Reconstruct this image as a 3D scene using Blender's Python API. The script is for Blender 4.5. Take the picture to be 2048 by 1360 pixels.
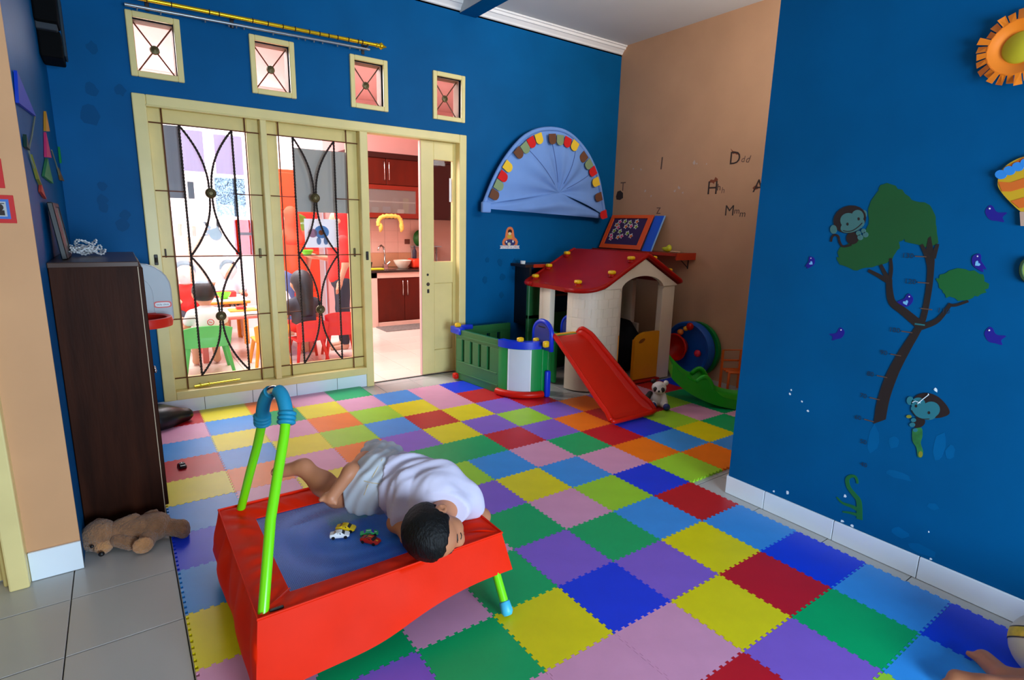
import bpy, bmesh, math, random
import numpy as np
from mathutils import Vector, Matrix
random.seed(7)
for o in list(bpy.data.objects): bpy.data.objects.remove(o)
SC = bpy.context.scene
COL = SC.collection
rad = math.radians

# ---------------------------------------------------------------- camera
FPX = 1106.677
YAW, PIT, ROL = 0.617529319, 0.204041183, -0.0234493694
CH = 1.37
def _axes():
    fwd = np.array([math.sin(YAW)*math.cos(PIT), math.cos(YAW)*math.cos(PIT), -math.sin(PIT)])
    right = np.array([math.cos(YAW), -math.sin(YAW), 0.0])
    down = np.cross(fwd, right)
    r = math.cos(ROL)*right + math.sin(ROL)*down
    d = -math.sin(ROL)*right + math.cos(ROL)*down
    return r, d, fwd
CR, CD, CF = _axes()
cam = bpy.data.cameras.new('camera'); camo = bpy.data.objects.new('camera', cam); COL.objects.link(camo)
m = Matrix.Identity(4)
for i in range(3):
    m[i][0] = CR[i]; m[i][1] = -CD[i]; m[i][2] = -CF[i]
m[2][3] = CH
camo.matrix_world = m
cam.sensor_fit = 'HORIZONTAL'; cam.sensor_width = 36.0; cam.lens = FPX/2048*36.0
cam.clip_start = 0.02; cam.clip_end = 60
SC.camera = camo
# a measured point of the photograph carried onto a real plane of the room
def ray(u, v): return CR*((u-1024)/FPX) + CD*((v-680)/FPX) + CF
def at(u, v, z=0.0):
    d = ray(u, v); k = (z-CH)/d[2]; return Vector((d[0]*k, d[1]*k, z))
def aty(u, v, y):
    d = ray(u, v); k = y/d[1]; return Vector((d[0]*k, y, CH+d[2]*k))
def atx(u, v, x):
    d = ray(u, v); k = x/d[0]; return Vector((x, d[1]*k, CH+d[2]*k))
def proj(p):
    q = np.array([p[0], p[1], p[2]-CH]); z = q@CF
    return (1024+FPX*(q@CR)/z, 680+FPX*(q@CD)/z, z)

# ---------------------------------------------------------------- light and exposure
SC.view_settings.view_transform = 'Standard'; SC.view_settings.look = 'None'
SC.view_settings.gamma = 1.0; SC.view_settings.use_curve_mapping = False
SC.view_settings.exposure = 0.27
w = bpy.data.worlds.new('world'); SC.world = w; w.use_nodes = True
bg = w.node_tree.nodes['Background']; bg.inputs[0].default_value = (0.75, 0.87, 1.0, 1); bg.inputs[1].default_value = 1.0
def area(name, loc, rot, sx, sy, power, col, spread=180):
    l = bpy.data.lights.new(name, 'AREA'); l.shape = 'RECTANGLE'; l.size = sx; l.size_y = sy
    l.energy = power; l.color = col; l.spread = rad(spread)
    o = bpy.data.objects.new(name, l); COL.objects.link(o); o.location = loc; o.rotation_euler = rot
    return o
# daylight through the open front of the room (behind the camera)
area('front_window_daylight', (1.20, -2.35, 0.92), (rad(88), 0, rad(-6)), 1.8, 1.4, 148, (0.64, 0.83, 1.0), 160)
# weak area light added on the camera's left; the wall there is closed
area('side_area_light', (-1.95, -0.3, 1.35), (0, rad(-90), 0), 2.0, 1.8, 4, (0.92, 0.96, 1.0))
# made-up light high in the hidden alcove end, brightening its upper walls
area('alcove_added_light', (3.45, 1.36, 2.55), (rad(104), 0, rad(0)), 1.3, 0.7, 18, (1.0, 0.97, 0.92), 120)
# roof light over the dining space and the kitchen's ceiling lamp
area('dining_roof_light', (0.9, 6.4, 2.92), (0, 0, 0), 2.0, 2.6, 175, (1.0, 0.98, 0.97))
area('kitchen_lamp', (3.0, 5.9, 2.92), (0, 0, 0), 0.8, 1.2, 13, (1.0, 0.90, 0.84))

# ---------------------------------------------------------------- helpers
def lin(c):
    c = c/255.0
    return c/12.92 if c <= 0.04045 else ((c+0.055)/1.055)**2.4
def rgb(t): return (lin(t[0]), lin(t[1]), lin(t[2]), 1.0)
MATS = {}
def M(name, col, rough=0.5, metal=0.0, noise=0.0, nscale=6.0, bump=0.0, bscale=60.0, spec=0.5, emit=0.0, sheen=0.0, aniso=(1,1,1)):
    if name in MATS: return MATS[name]
    mt = bpy.data.materials.new(name); mt.use_nodes = True
    nt = mt.node_tree; p = nt.nodes['Principled BSDF']
    c = rgb(col)
    p.inputs['Base Color'].default_value = c
    p.inputs['Roughness'].default_value = rough; p.inputs['Metallic'].default_value = metal
    p.inputs['Specular IOR Level'].default_value = spec
    if sheen: p.inputs['Sheen Weight'].default_value = sheen
    if emit:
        p.inputs['Emission Color'].default_value = c; p.inputs['Emission Strength'].default_value = emit
    if noise or bump:
        tc = nt.nodes.new('ShaderNodeTexCoord'); mp = nt.nodes.new('ShaderNodeMapping')
        mp.inputs['Scale'].default_value = aniso
        nt.links.new(tc.outputs['Object'], mp.inputs['Vector'])
    if noise:
        n = nt.nodes.new('ShaderNodeTexNoise'); n.inputs['Scale'].default_value = nscale; n.inputs['Detail'].default_value = 5
        nt.links.new(mp.outputs['Vector'], n.inputs['Vector'])
        r = nt.nodes.new('ShaderNodeValToRGB')
        r.color_ramp.elements[0].position = 0.3; r.color_ramp.elements[1].position = 0.7
        r.color_ramp.elements[0].color = tuple(x*(1-noise) for x in c[:3])+(1,)
        r.color_ramp.elements[1].color = tuple(min(1, x*(1+noise*0.6)) for x in c[:3])+(1,)
        nt.links.new(n.outputs['Fac'], r.inputs['Fac']); nt.links.new(r.outputs['Color'], p.inputs['Base Color'])
    if bump:
        n2 = nt.nodes.new('ShaderNodeTexNoise'); n2.inputs['Scale'].default_value = bscale; n2.inputs['Detail'].default_value = 4
        nt.links.new(mp.outputs['Vector'], n2.inputs['Vector'])
        b = nt.nodes.new('ShaderNodeBump'); b.inputs['Strength'].default_value = bump; b.inputs['Distance'].default_value = 0.01
        nt.links.new(n2.outputs['Fac'], b.inputs['Height']); nt.links.new(b.outputs['Normal'], p.inputs['Normal'])
    MATS[name] = mt
    return mt
def M_clear(name, tint, gloss, rough=0.02, body=0.0, bodycol=(255,255,255)):
    """thin clear sheet: transparent + fresnel gloss (+ some diffuse body)"""
    mt = bpy.data.materials.new(name); mt.use_nodes = True; nt = mt.node_tree
    for n in list(nt.nodes): nt.nodes.remove(n)
    out = nt.nodes.new('ShaderNodeOutputMaterial'); tr = nt.nodes.new('ShaderNodeBsdfTransparent'); gl = nt.nodes.new('ShaderNodeBsdfGlossy')
    tr.inputs[0].default_value = rgb(tint); gl.inputs['Roughness'].default_value = rough
    mx = nt.nodes.new('ShaderNodeMixShader'); mx.inputs[0].default_value = gloss
    nt.links.new(tr.outputs[0], mx.inputs[1]); nt.links.new(gl.outputs[0], mx.inputs[2])
    last = mx
    if body:
        df = nt.nodes.new('ShaderNodeBsdfDiffuse'); df.inputs[0].default_value = rgb(bodycol)
        tl = nt.nodes.new('ShaderNodeBsdfTranslucent'); tl.inputs[0].default_value = rgb(bodycol)
        m1 = nt.nodes.new('ShaderNodeMixShader'); m1.inputs[0].default_value = 0.4
        nt.links.new(df.outputs[0], m1.inputs[1]); nt.links.new(tl.outputs[0], m1.inputs[2])
        m2 = nt.nodes.new('ShaderNodeMixShader'); m2.inputs[0].default_value = body
        nt.links.new(mx.outputs[0], m2.inputs[1]); nt.links.new(m1.outputs[0], m2.inputs[2]); last = m2
    nt.links.new(last.outputs[0], out.inputs[0])
    MATS[name] = mt; return mt

class MB:
    """collects shapes (world or local coordinates) for ONE mesh object"""
    def __init__(s): s.v = []; s.f = []
    def add(s, vs, fs):
        b = len(s.v); s.v += [tuple(v) for v in vs]; s.f += [tuple(i+b for i in f) for f in fs]; return s
    def box(s, a, b, mat=None):
        (x0,y0,z0),(x1,y1,z1) = a, b
        vs = [(x0,y0,z0),(x1,y0,z0),(x1,y1,z0),(x0,y1,z0),(x0,y0,z1),(x1,y0,z1),(x1,y1,z1),(x0,y1,z1)]
        if mat is not None: vs = [mat@Vector(v) for v in vs]
        return s.add(vs, [(0,3,2,1),(4,5,6,7),(0,1,5,4),(1,2,6,5),(2,3,7,6),(3,0,4,7)])
    def rbox(s, a, b, r=0.01, n=3, mat=None):
        """box with rounded edges"""
        bm = bmesh.new(); bmesh.ops.create_cube(bm, size=1.0)
        c = [(p+q)/2 for p, q in zip(a, b)]; d = [abs(q-p) for p, q in zip(a, b)]
        for v in bm.verts: v.co = Vector((c[0]+v.co.x*d[0], c[1]+v.co.y*d[1], c[2]+v.co.z*d[2]))
        bmesh.ops.bevel(bm, geom=list(bm.edges), offset=min(r, min(d)*0.49), segments=n, affect='EDGES', profile=0.5)
        vs = [(mat@v.co if mat is not None else v.co.copy()) for v in bm.verts]
        bm.verts.index_update()
        fs = [[v.index for v in f.verts] for f in bm.faces]; bm.free()
        return s.add(vs, fs)
    def tube(s, pts, r, n=8, cap=True, closed=False):
        pts = [Vector(p) for p in pts]; k = len(pts); rs = r if isinstance(r, (list, tuple)) else [r]*k
        vs = []; fs = []
        up = None
        for i, p in enumerate(pts):
            if closed: t = (pts[(i+1) % k]-pts[i-1])
            else: t = (pts[min(i+1, k-1)]-pts[max(i-1, 0)])
            t = t.normalized() if t.length > 1e-9 else Vector((0,0,1))
            if up is None:
                up = Vector((0,0,1)) if abs(t.z) < 0.9 else Vector((1,0,0))
            a = t.cross(up)
            if a.length < 1e-5: a = t.cross(Vector((0.3,1,0.2)))
            a.normalize(); b = a.cross(t).normalized(); up = b
            for j in range(n):
                an = 2*math.pi*j/n
                vs.append(p+(a*math.cos(an)+b*math.sin(an))*rs[i])
        rng = k if closed else k-1
        for i in range(rng):
            for j in range(n):
                i2 = (i+1) % k
                fs.append((i*n+j, i*n+(j+1) % n, i2*n+(j+1) % n, i2*n+j))
        if cap and not closed:
            fs.append(tuple(range(n))[::-1]); fs.append(tuple((k-1)*n+j for j in range(n)))
        return s.add(vs, fs)
    def cyl(s, p0, p1, r0, r1=None, n=16): return s.tube([p0, p1], [r0, r0 if r1 is None else r1], n)
    def ball(s, c, r, n=12, m=8, mat=None):
        c = Vector(c); r = (r, r, r) if not isinstance(r, (list, tuple)) else r
        vs = [Vector((0,0,1))]
        for i in range(1, m):
            th = math.pi*i/m
            for j in range(n):
                ph = 2*math.pi*j/n
                vs.append(Vector((math.sin(th)*math.cos(ph), math.sin(th)*math.sin(ph), math.cos(th))))
        vs.append(Vector((0,0,-1)))
        fs = [(0, 1+j, 1+(j+1) % n) for j in range(n)]
        for i in range(m-2):
            for j in range(n): fs.append((1+i*n+j, 1+(i+1)*n+j, 1+(i+1)*n+(j+1) % n, 1+i*n+(j+1) % n))
        e = len(vs)-1
        fs += [(e, 1+(m-2)*n+(j+1) % n, 1+(m-2)*n+j) for j in range(n)]
        out = []
        for v in vs:
            q = Vector((v.x*r[0], v.y*r[1], v.z*r[2]))
            if mat is not None: q = mat.to_3x3()@q
            out.append(c+q)
        return s.add(out, fs)
    def lathe(s, prof, c=(0,0,0), n=24, mat=None, close=True):
        """profile [(radius, z)] turned about the z axis (then mat)"""
        vs = []; fs = []; k = len(prof)
        for (r, z) in prof:
            for j in range(n):
                a = 2*math.pi*j/n; q = Vector((r*math.cos(a), r*math.sin(a), z))
                if mat is not None: q = mat@q
                vs.append(q+Vector(c))
        for i in range(k-1):
            for j in range(n): fs.append((i*n+j, i*n+(j+1) % n, (i+1)*n+(j+1) % n, (i+1)*n+j))
        if close: fs.append(tuple(range(n))[::-1]); fs.append(tuple((k-1)*n+j for j in range(n)))
        return s.add(vs, fs)
    def prism(s, poly, f0, f1):
        """polygon [(a,b)] between two lifts f0(a,b), f1(a,b) -> 3D"""
        n = len(poly); vs = [f0(a, b) for a, b in poly]+[f1(a, b) for a, b in poly]
        fs = [tuple(range(n))[::-1], tuple(range(n, 2*n))]+[(i, (i+1) % n, n+(i+1) % n, n+i) for i in range(n)]
        return s.add(vs, fs)
    def grid(s, fn, nu, nv, thick=None):
        vs = [fn(i/nu, j/nv) for j in range(nv+1) for i in range(nu+1)]
        fs = [(j*(nu+1)+i, j*(nu+1)+i+1, (j+1)*(nu+1)+i+1, (j+1)*(nu+1)+i) for j in range(nv) for i in range(nu)]
        if thick is not None:
            t = Vector(thick); k = len(vs)
            vs = vs+[Vector(v)+t for v in vs]
            fs = fs+[tuple(x+k for x in f)[::-1] for f in fs]
            edge = [i for i in range(nu+1)]+[(j+1)*(nu+1)-1 for j in range(1, nv+1)]+[nv*(nu+1)+i for i in range(nu-1, -1, -1)]+[j*(nu+1) for j in range(nv-1, 0, -1)]
            fs += [(edge[q], edge[(q+1) % len(edge)], edge[(q+1) % len(edge)]+k, edge[q]+k) for q in range(len(edge))]
        return s.add(vs, fs)

def fix_normals(me):
    bm = bmesh.new(); bm.from_mesh(me); bmesh.ops.recalc_face_normals(bm, faces=bm.faces); bm.to_mesh(me); bm.free()
def tag(o, label=None, cat=None, group=None, kind=None):
    if label: o['label'] = label
    if cat: o['category'] = cat
    if group: o['group'] = group
    if kind: o['kind'] = kind
    return o
def thing(name, label, cat, loc=(0,0,0), rz=0.0, group=None, mat=None):
    o = bpy.data.objects.new(name, None); COL.objects.link(o); o.empty_display_size = 0.05
    if mat is not None: o.matrix_world = mat
    else: o.location = loc; o.rotation_euler = (0, 0, rz)
    return tag(o, label, cat, group)
def wm(o):
    m = o.matrix_basis
    while o.parent: o = o.parent; m = o.matrix_basis@m
    return m
def ob(name, mb, mat, parent=None, local=False, smooth=False, label=None, kind=None, bevel=0.0, angle=None):
    """ONE mesh object; world coordinates are carried into the parent's frame unless local"""
    me = bpy.data.meshes.new(name)
    vs = mb.v
    if parent is not None and not local:
        inv = wm(parent).inverted(); vs = [tuple(inv@Vector(v)) for v in vs]
    me.from_pydata(vs, [], mb.f); me.update(); fix_normals(me)
    me.materials.append(mat)
    if smooth:
        me.polygons.foreach_set('use_smooth', [True]*len(me.polygons))
        if angle is not None:
            try: me.set_sharp_from_angle(angle=rad(angle))
            except Exception: pass
    o = bpy.data.objects.new(name, me); COL.objects.link(o)
    if parent is not None: o.parent = parent
    if bevel:
        b = o.modifiers.new('bevel', 'BEVEL'); b.width = bevel; b.segments = 2; b.limit_method = 'ANGLE'; b.angle_limit = rad(40)
    if label: o['label'] = label
    if kind: o['kind'] = kind
    return o
def struct(name, mb, mat, label=None, cat=None, parent=None, **k):
    o = ob(name, mb, mat, parent, **k)
    if parent is None: tag(o, label, cat, kind='structure')
    return o
def dup(root, loc, rz=0.0, label=None, sc=None, mats=None):
    r = root.copy(); COL.objects.link(r); r.location = loc; r.rotation_euler = (0, 0, rz)
    if sc: r.scale = sc
    if label: r['label'] = label
    for ch in list(root.children):
        c = ch.copy(); COL.objects.link(c); c.parent = r
        for g in ch.children:
            d = g.copy(); COL.objects.link(d); d.parent = c
    return r
_FONT = {}
def text_mb(txt, size, lift, depth=0.001, italic=0.0, align='CENTER'):
    """lettering as flat geometry; lift(a,b,d) -> 3D"""
    cu = bpy.data.curves.new('txt', 'FONT'); cu.body = txt; cu.size = size; cu.align_x = align; cu.align_y = 'CENTER'; cu.resolution_u = 3
    cu.shear = italic
    to = bpy.data.objects.new('txt', cu); COL.objects.link(to)
    bpy.context.view_layer.update()
    me = bpy.data.meshes.new_from_object(to.evaluated_get(bpy.context.evaluated_depsgraph_get()))
    mb = MB(); mb.add([lift(v.co.x, v.co.y, 0.0) for v in me.vertices], [tuple(p.vertices) for p in me.polygons])
    bpy.data.objects.remove(to); bpy.data.curves.remove(cu); bpy.data.meshes.remove(me)
    return mb

# ---- smooth implicit bodies (surface nets): people, soft toys
def capsule(p0, p1, r0, r1): return ('c', np.array(p0, float), np.array(p1, float), r0, r1)
def ellip(c, r, ax=None): return ('e', np.array(c, float), np.array(r, float), None if ax is None else np.array(ax, float))
def _sd(pr, P):
    if pr[0] == 'c':
        _, a, b, r0, r1 = pr; ab = b-a; L = max(ab@ab, 1e-12)
        t = np.clip(((P-a)@ab)/L, 0, 1)
        return np.linalg.norm(P-a-t[:, None]*ab, axis=1)-(r0+(r1-r0)*t)
    _, c, r, ax = pr; q = P-c
    if ax is not None: q = q@ax.T
    k0 = np.linalg.norm(q/r, axis=1); k1 = np.linalg.norm(q/(r*r), axis=1)
    return k0*(k0-1)/np.maximum(k1, 1e-9)
def smin(a, b, k):
    h = np.maximum(k-np.abs(a-b), 0)/k
    return np.minimum(a, b)-h*h*k*0.25
def field(prims, k=0.03):
    def f(P):
        d = None
        for p in prims:
            e = _sd(p, P); d = e if d is None else smin(d, e, k)
        return d
    return f
def nets(f, lo, hi, h):
    lo = np.array(lo, float); hi = np.array(hi, float); n = np.ceil((hi-lo)/h).astype(int)+1
    xs = [lo[i]+h*np.arange(n[i]) for i in range(3)]
    G = np.stack(np.meshgrid(*xs, indexing='ij'), -1).reshape(-1, 3)
    D = f(G).reshape(n); S = D < 0
    cnt = np.zeros(n-1); acc = np.zeros(tuple(n-1)+(3,))
    base = np.stack(np.meshgrid(*[np.arange(q-1) for q in n], indexing='ij'), -1).astype(float)
    def sl(o): return tuple(slice(o[i], n[i]-1+o[i]) for i in range(3))
    corners = [(i, j, k) for i in (0,1) for j in (0,1) for k in (0,1)]
    for a in corners:
        for ax in range(3):
            if a[ax]: continue
            b = list(a); b[ax] = 1
            da, db = D[sl(a)], D[sl(b)]; x = (da < 0) != (db < 0)
            t = np.where(x, da/np.where(x, da-db, 1), 0)
            off = np.zeros(tuple(n-1)+(3,)); off[...] = a; off[..., ax] += t
            acc += np.where(x[..., None], off, 0); cnt += x
    act = cnt > 0; idx = -np.ones(n-1, int); idx[act] = np.arange(act.sum())
    V = lo+h*(base[act]+acc[act]/cnt[act][:, None])
    F = []
    for ax in range(3):
        o1, o2 = [(1,2),(2,0),(0,1)][ax]
        sA = [slice(None)]*3; sB = [slice(None)]*3; sA[ax] = slice(0, n[ax]-1); sB[ax] = slice(1, n[ax])
        x = S[tuple(sA)] != S[tuple(sB)]; I = np.argwhere(x)
        ok = (I[:, o1] > 0) & (I[:, o2] > 0) & (I[:, o1] < n[o1]-1) & (I[:, o2] < n[o2]-1); I = I[ok]
        def g(d1, d2):
            J = I.copy(); J[:, o1] -= d1; J[:, o2] -= d2; return idx[J[:, 0], J[:, 1], J[:, 2]]
        q = np.stack([g(1,1), g(0,1), g(0,0), g(1,0)], 1)
        fl = ~S[tuple(I.T)]
        q[fl] = q[fl][:, ::-1]; F.append(q)
    F = np.concatenate(F)
    mb = MB(); mb.v = [tuple(v) for v in V.tolist()]; mb.f = [tuple(q) for q in F.tolist() if min(q) >= 0]
    return mb
def bounds(prims, pad=0.03):
    lo = np.full(3, 1e9); hi = np.full(3, -1e9)
    for p in prims:
        if p[0] == 'c':
            for c, r in ((p[1], p[3]), (p[2], p[4])): lo = np.minimum(lo, c-r); hi = np.maximum(hi, c+r)
        else:
            r = max(p[2]); lo = np.minimum(lo, p[1]-r); hi = np.maximum(hi, p[1]+r)
    return lo-pad, hi+pad
def soft(prims, k, h, cut=None, noise=None):
    """blended body from primitives; cut(P)->signed distance to keep (negative inside)"""
    base = field(prims, k)
    def f(P):
        d = base(P)
        if noise is not None: d = d+noise(P)
        if cut is not None: d = np.maximum(d, cut(P))
        return d
    lo, hi = bounds(prims, 0.03)
    return nets(f, lo, hi, h)
def V3(*a): return np.array(a, float)
def unit(v): v = np.array(v, float); return v/np.linalg.norm(v)
# ---------------------------------------------------------------- paints and common materials
wall_blue = M('paint_blue', (0, 88, 144), 0.5, noise=0.10, nscale=3.0, bump=0.06, bscale=25, spec=0.08)
wall_peach = M('paint_peach', (214, 162, 118), 0.6, spec=0.15, noise=0.06, nscale=3.0, bump=0.05, bscale=25)
wall_tan = M('paint_tan', (208, 162, 126), 0.6, spec=0.15, noise=0.07, nscale=2.5, bump=0.05, bscale=25)
wall_pink = M('paint_pink', (232, 178, 172), 0.6, noise=0.03, nscale=3.0)
wall_white = M('paint_white', (240, 236, 234), 0.6, noise=0.02)
ceil_white = M('ceiling_white', (214, 214, 212), 0.7, noise=0.03, nscale=2.0)
cream = M('cream_gloss', (238, 218, 150), 0.32, spec=0.3, noise=0.06, nscale=5.0)
cream_in = M('cream_worn', (230, 208, 134), 0.36, spec=0.3, noise=0.08, nscale=5.0)
tile_grey = M('floor_tile_grey', (184, 184, 182), 0.22, noise=0.05, nscale=2.0)
tile_pink = M('floor_tile_cream', (232, 214, 204), 0.2, noise=0.04, nscale=2.0)
tile_white = M('wall_tile_white', (234, 244, 252), 0.2, noise=0.04, nscale=4.0)
grout = M('grout_dark', (62, 58, 52), 0.8)
grout_light = M('grout_light', (170, 160, 150), 0.8)
rust = M('rusty_iron', (112, 62, 40), 0.55, noise=0.25, nscale=30)
iron = M('wrought_iron', (44, 34, 32), 0.5)
brass_dark = M('aged_brass', (96, 84, 52), 0.45, 0.6, noise=0.2, nscale=40)
black = M('black_plastic', (14, 14, 15), 0.4)
white_pl = M('white_plastic', (235, 238, 240), 0.35)
chrome = M('chrome', (200, 200, 200), 0.15, 1.0)
glass = M_clear('window_glass', (250, 252, 255), 0.014)

FZ = -0.012                      # floor tiles; the foam mat's top face is z = 0
BY = 4.45; RX = 2.56; AX = 4.47; CZ = 3.20

# ---- floor (slab + the tiles the photograph shows)
fl = struct('floor', MB().box((-2.2,-2.6,-0.14), (AX+0.1, 8.3, FZ-0.008)), grout, 'grey tiled floor of the playroom and the rooms behind', 'floor')
TS = 0.33; X0 = -0.265; Y0 = 2.385; TY = 0.3365
def mat_cell_covered(x0, y0, x1, y1):
    # wholly under the foam mat?
    return x0 > 0.08 and x1 < 2.38 and y1 < 4.05
def seen(x0, y0, x1, y1, z=0):
    for x, y in ((x0,y0),(x1,y0),(x0,y1),(x1,y1),((x0+x1)/2,(y0+y1)/2)):
        if x*CF[0]+y*CF[1] < 0.3: continue
        u, v, d = proj((x, y, z))
        if d > 0.3 and -30 < u < 2080 and -30 < v < 1390: return True
    return False
tile_me = None
def tile_at(x, y, w, h, z, mt, parent, cache, th=0.009, name='floor_tile'):
    key = (round(w, 4), round(h, 4), mt.name)
    if key not in cache:
        g = 0.0018
        mb = MB().box((g, g, -th), (w-g, h-g, -0.0012)).add([(g+0.0015,g+0.0015,0),(w-g-0.0015,g+0.0015,0),(w-g-0.0015,h-g-0.0015,0),(g+0.0015,h-g-0.0015,0)], [(0,1,2,3)])
        mb.f = [f for f in mb.f if f != (4,5,6,7)]+[(4,5,9,8),(5,6,10,9),(6,7,11,10),(7,4,8,11)]
        me = bpy.data.meshes.new(name); me.from_pydata(mb.v, [], mb.f); me.update(); me.materials.append(mt); cache[key] = me
    o = bpy.data.objects.new(name, cache[key]); COL.objects.link(o); o.parent = parent; o.location = (x, y, z); return o
cache = {}
for i in range(-4, 15):
    for j in range(-8, 7):
        x = X0+i*TS; y = Y0+j*TY; x1, y1 = x+TS, y+TY
        if y > 4.5 or x > AX: continue
        y1c = min(y1, 4.52); x1c = min(x1, AX)
        if y1c-y < 0.02 or x1c-x < 0.02: continue
        if mat_cell_covered(x, y, x1c, y1c) or not seen(x, y, x1c, y1c): continue
        if x1 > RX+0.15 and x > RX and y1 < 1.57: continue
        if y1c < 1.5 and 0.1 < x and x1c < RX-0.2: continue
        tile_at(x, y, x1c-x, y1c-y, FZ, tile_grey, fl, cache)
for i in range(0, 14):
    for j in range(0, 10):
        x = 0.2+i*0.33; y = 4.525+j*0.33
        if seen(x, y, x+0.33, y+0.33) and x < 4.4 and y < 7.7: tile_at(x, y, 0.33, 0.33, FZ+0.004, tile_pink, fl, cache)

# ---- walls
def wall_grid(xs, zs, holes, fn):
    mb = MB()
    for i in range(len(xs)-1):
        for j in range(len(zs)-1):
            cx, cz = (xs[i]+xs[i+1])/2, (zs[j]+zs[j+1])/2
            if any(h[0] < cx < h[1] and h[2] < cz < h[3] for h in holes): continue
            a, b = fn(xs[i], xs[i+1], zs[j], zs[j+1]); mb.box(a, b)
    return mb
VX = [(0.214, 0.433), (0.914, 1.140), (1.617, 1.848), (2.320, 2.556)]; VZ = (2.272, 2.580)
holes = [(0.20, 1.67, 0.11, 2.10), (1.67, 2.58, -0.1, 2.10)]+[(a, b, VZ[0], VZ[1]) for a, b in VX]
xs = sorted({-0.335, AX+0.1}|{h[0] for h in holes}|{h[1] for h in holes}); zs = sorted({-0.1, CZ}|{h[2] for h in holes}|{h[3] for h in holes})
wb = wall_grid(xs, zs, holes, lambda x0, x1, z0, z1: ((x0, BY, z0), (x1, BY+0.12, z1)))
struct('wall_back', wb, wall_blue, 'deep blue back wall above the sliding windows', 'wall')
struct('wall_left', MB().box((-0.335, 2.613, -0.1), (-0.235, BY, CZ)), wall_blue, 'shaded blue side wall behind the brown cabinet', 'wall')
# peach wall with a doorway in it (its jamb shows at the picture's left edge)
pe = wall_grid([-2.2, -1.25, -0.43, -0.235], [-0.1, 2.1, CZ], [(-1.25, -0.43, -0.2, 2.1)], lambda x0, x1, z0, z1: ((x0, 2.60, z0), (x1, 2.612 if x1 > -0.3 else 2.72, z1)))
struct('wall_peach', pe, wall_peach, 'peach painted wall with small framed pictures at the left', 'wall')
struct('wall_far_left', MB().box((-2.3, -2.6, -0.1), (-2.2, 2.72, CZ)), wall_peach, 'peach wall closing the left of the room', 'wall')
struct('wall_right', MB().box((RX, -2.6, -0.1), (RX+0.14, 1.57, CZ)), wall_blue, 'deep blue right wall with the tree decal', 'wall')
struct('wall_alcove', MB().box((AX, 1.2, -0.1), (AX+0.1, BY, CZ)), wall_tan, 'tan wall of the alcove with letter decals', 'wall')
struct('wall_alcove_front', wall_grid([RX+0.14, 2.80, 4.10, AX], [-0.1, 2.2, 2.9, CZ], [(2.80, 4.10, 2.2, 2.9)], lambda x0, x1, z0, z1: ((x0, 1.2, z0), (x1, 1.3, z1))), wall_tan, 'tan wall closing the alcove behind the blue wall', 'wall')  # upper opening is made up, cut for the added alcove light
fr = wall_grid([-2.2, 0.0, 2.2, RX+0.14], [-0.1, 0.15, 1.95, CZ], [(0.0, 2.2, 0.15, 1.95)], lambda x0, x1, z0, z1: ((x0, -2.6, z0), (x1, -2.5, z1)))
struct('wall_front', fr, wall_peach, 'peach front wall with a wide window opening behind the viewer', 'wall')
struct('ceiling', MB().box((-2.3, -2.6, CZ), (AX+0.1, BY+0.12, CZ+0.1)), ceil_white, 'flat greyish white ceiling', 'ceiling')
# beam over the opening to the alcove: white side, blue soffit
bmo = struct('trim_1', MB().box((2.545, 1.57, 3.108), (2.70, BY, CZ)), ceil_white, 'white sided ceiling beam with a blue underside above the alcove opening', 'beam')
ob('soffit', MB().box((2.545, 1.57, 3.100), (2.70, BY, 3.108)), wall_blue, bmo, label='blue painted underside')
def cornice(x0, x1):
    prof = [(0,0.0),(0,0.012),(0.012,0.016),(0.018,0.030),(0.040,0.052),(0.052,0.055),(0.058,0.074),(0.072,0.078),(0.075,0.09),(0,0.09)]
    return MB().prism(prof, lambda a, b: (x0, BY-a, 3.11+b), lambda a, b: (x1, BY-a, 3.11+b))
struct('trim_2', cornice(-0.235, 2.545), wall_white, 'white moulded cornice left of the beam', 'cornice')
struct('trim_3', cornice(2.70, AX), wall_white, 'white moulded cornice right of the beam', 'cornice')
# dark wear marks on the blue wall
stain = M('wall_smudge', (0, 76, 126), 0.5, spec=0.08)
random.seed(3)
st = MB(); ks = 0
for (u, v, r) in [(185,95,.03),(183,180,.035),(182,232,.05),(205,400,.03),(208,415,.028),(240,180,.03),(245,450,.04),(250,430,.03),(205,372,.025),(1000,525,.03),(975,520,.022),(1030,530,.05),(970,560,.03),(1005,555,.03),(1003,590,.025)]:
    p = aty(u, v, BY); n = 11
    pol = [(p.x+r*(0.7+0.5*random.random())*math.cos(2*math.pi*k/n), p.z+1.2*r*(0.7+0.5*random.random())*math.sin(2*math.pi*k/n)) for k in range(n)]
    st.prism(pol, lambda a, b: (a, BY-0.0002, b), lambda a, b: (a, BY-0.0006-0.0002*ks, b)); ks += 1
tag(ob('wall_stain', st, stain), 'faint dark smudges scattered over the blue back wall', 'stain', kind='stuff')
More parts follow.
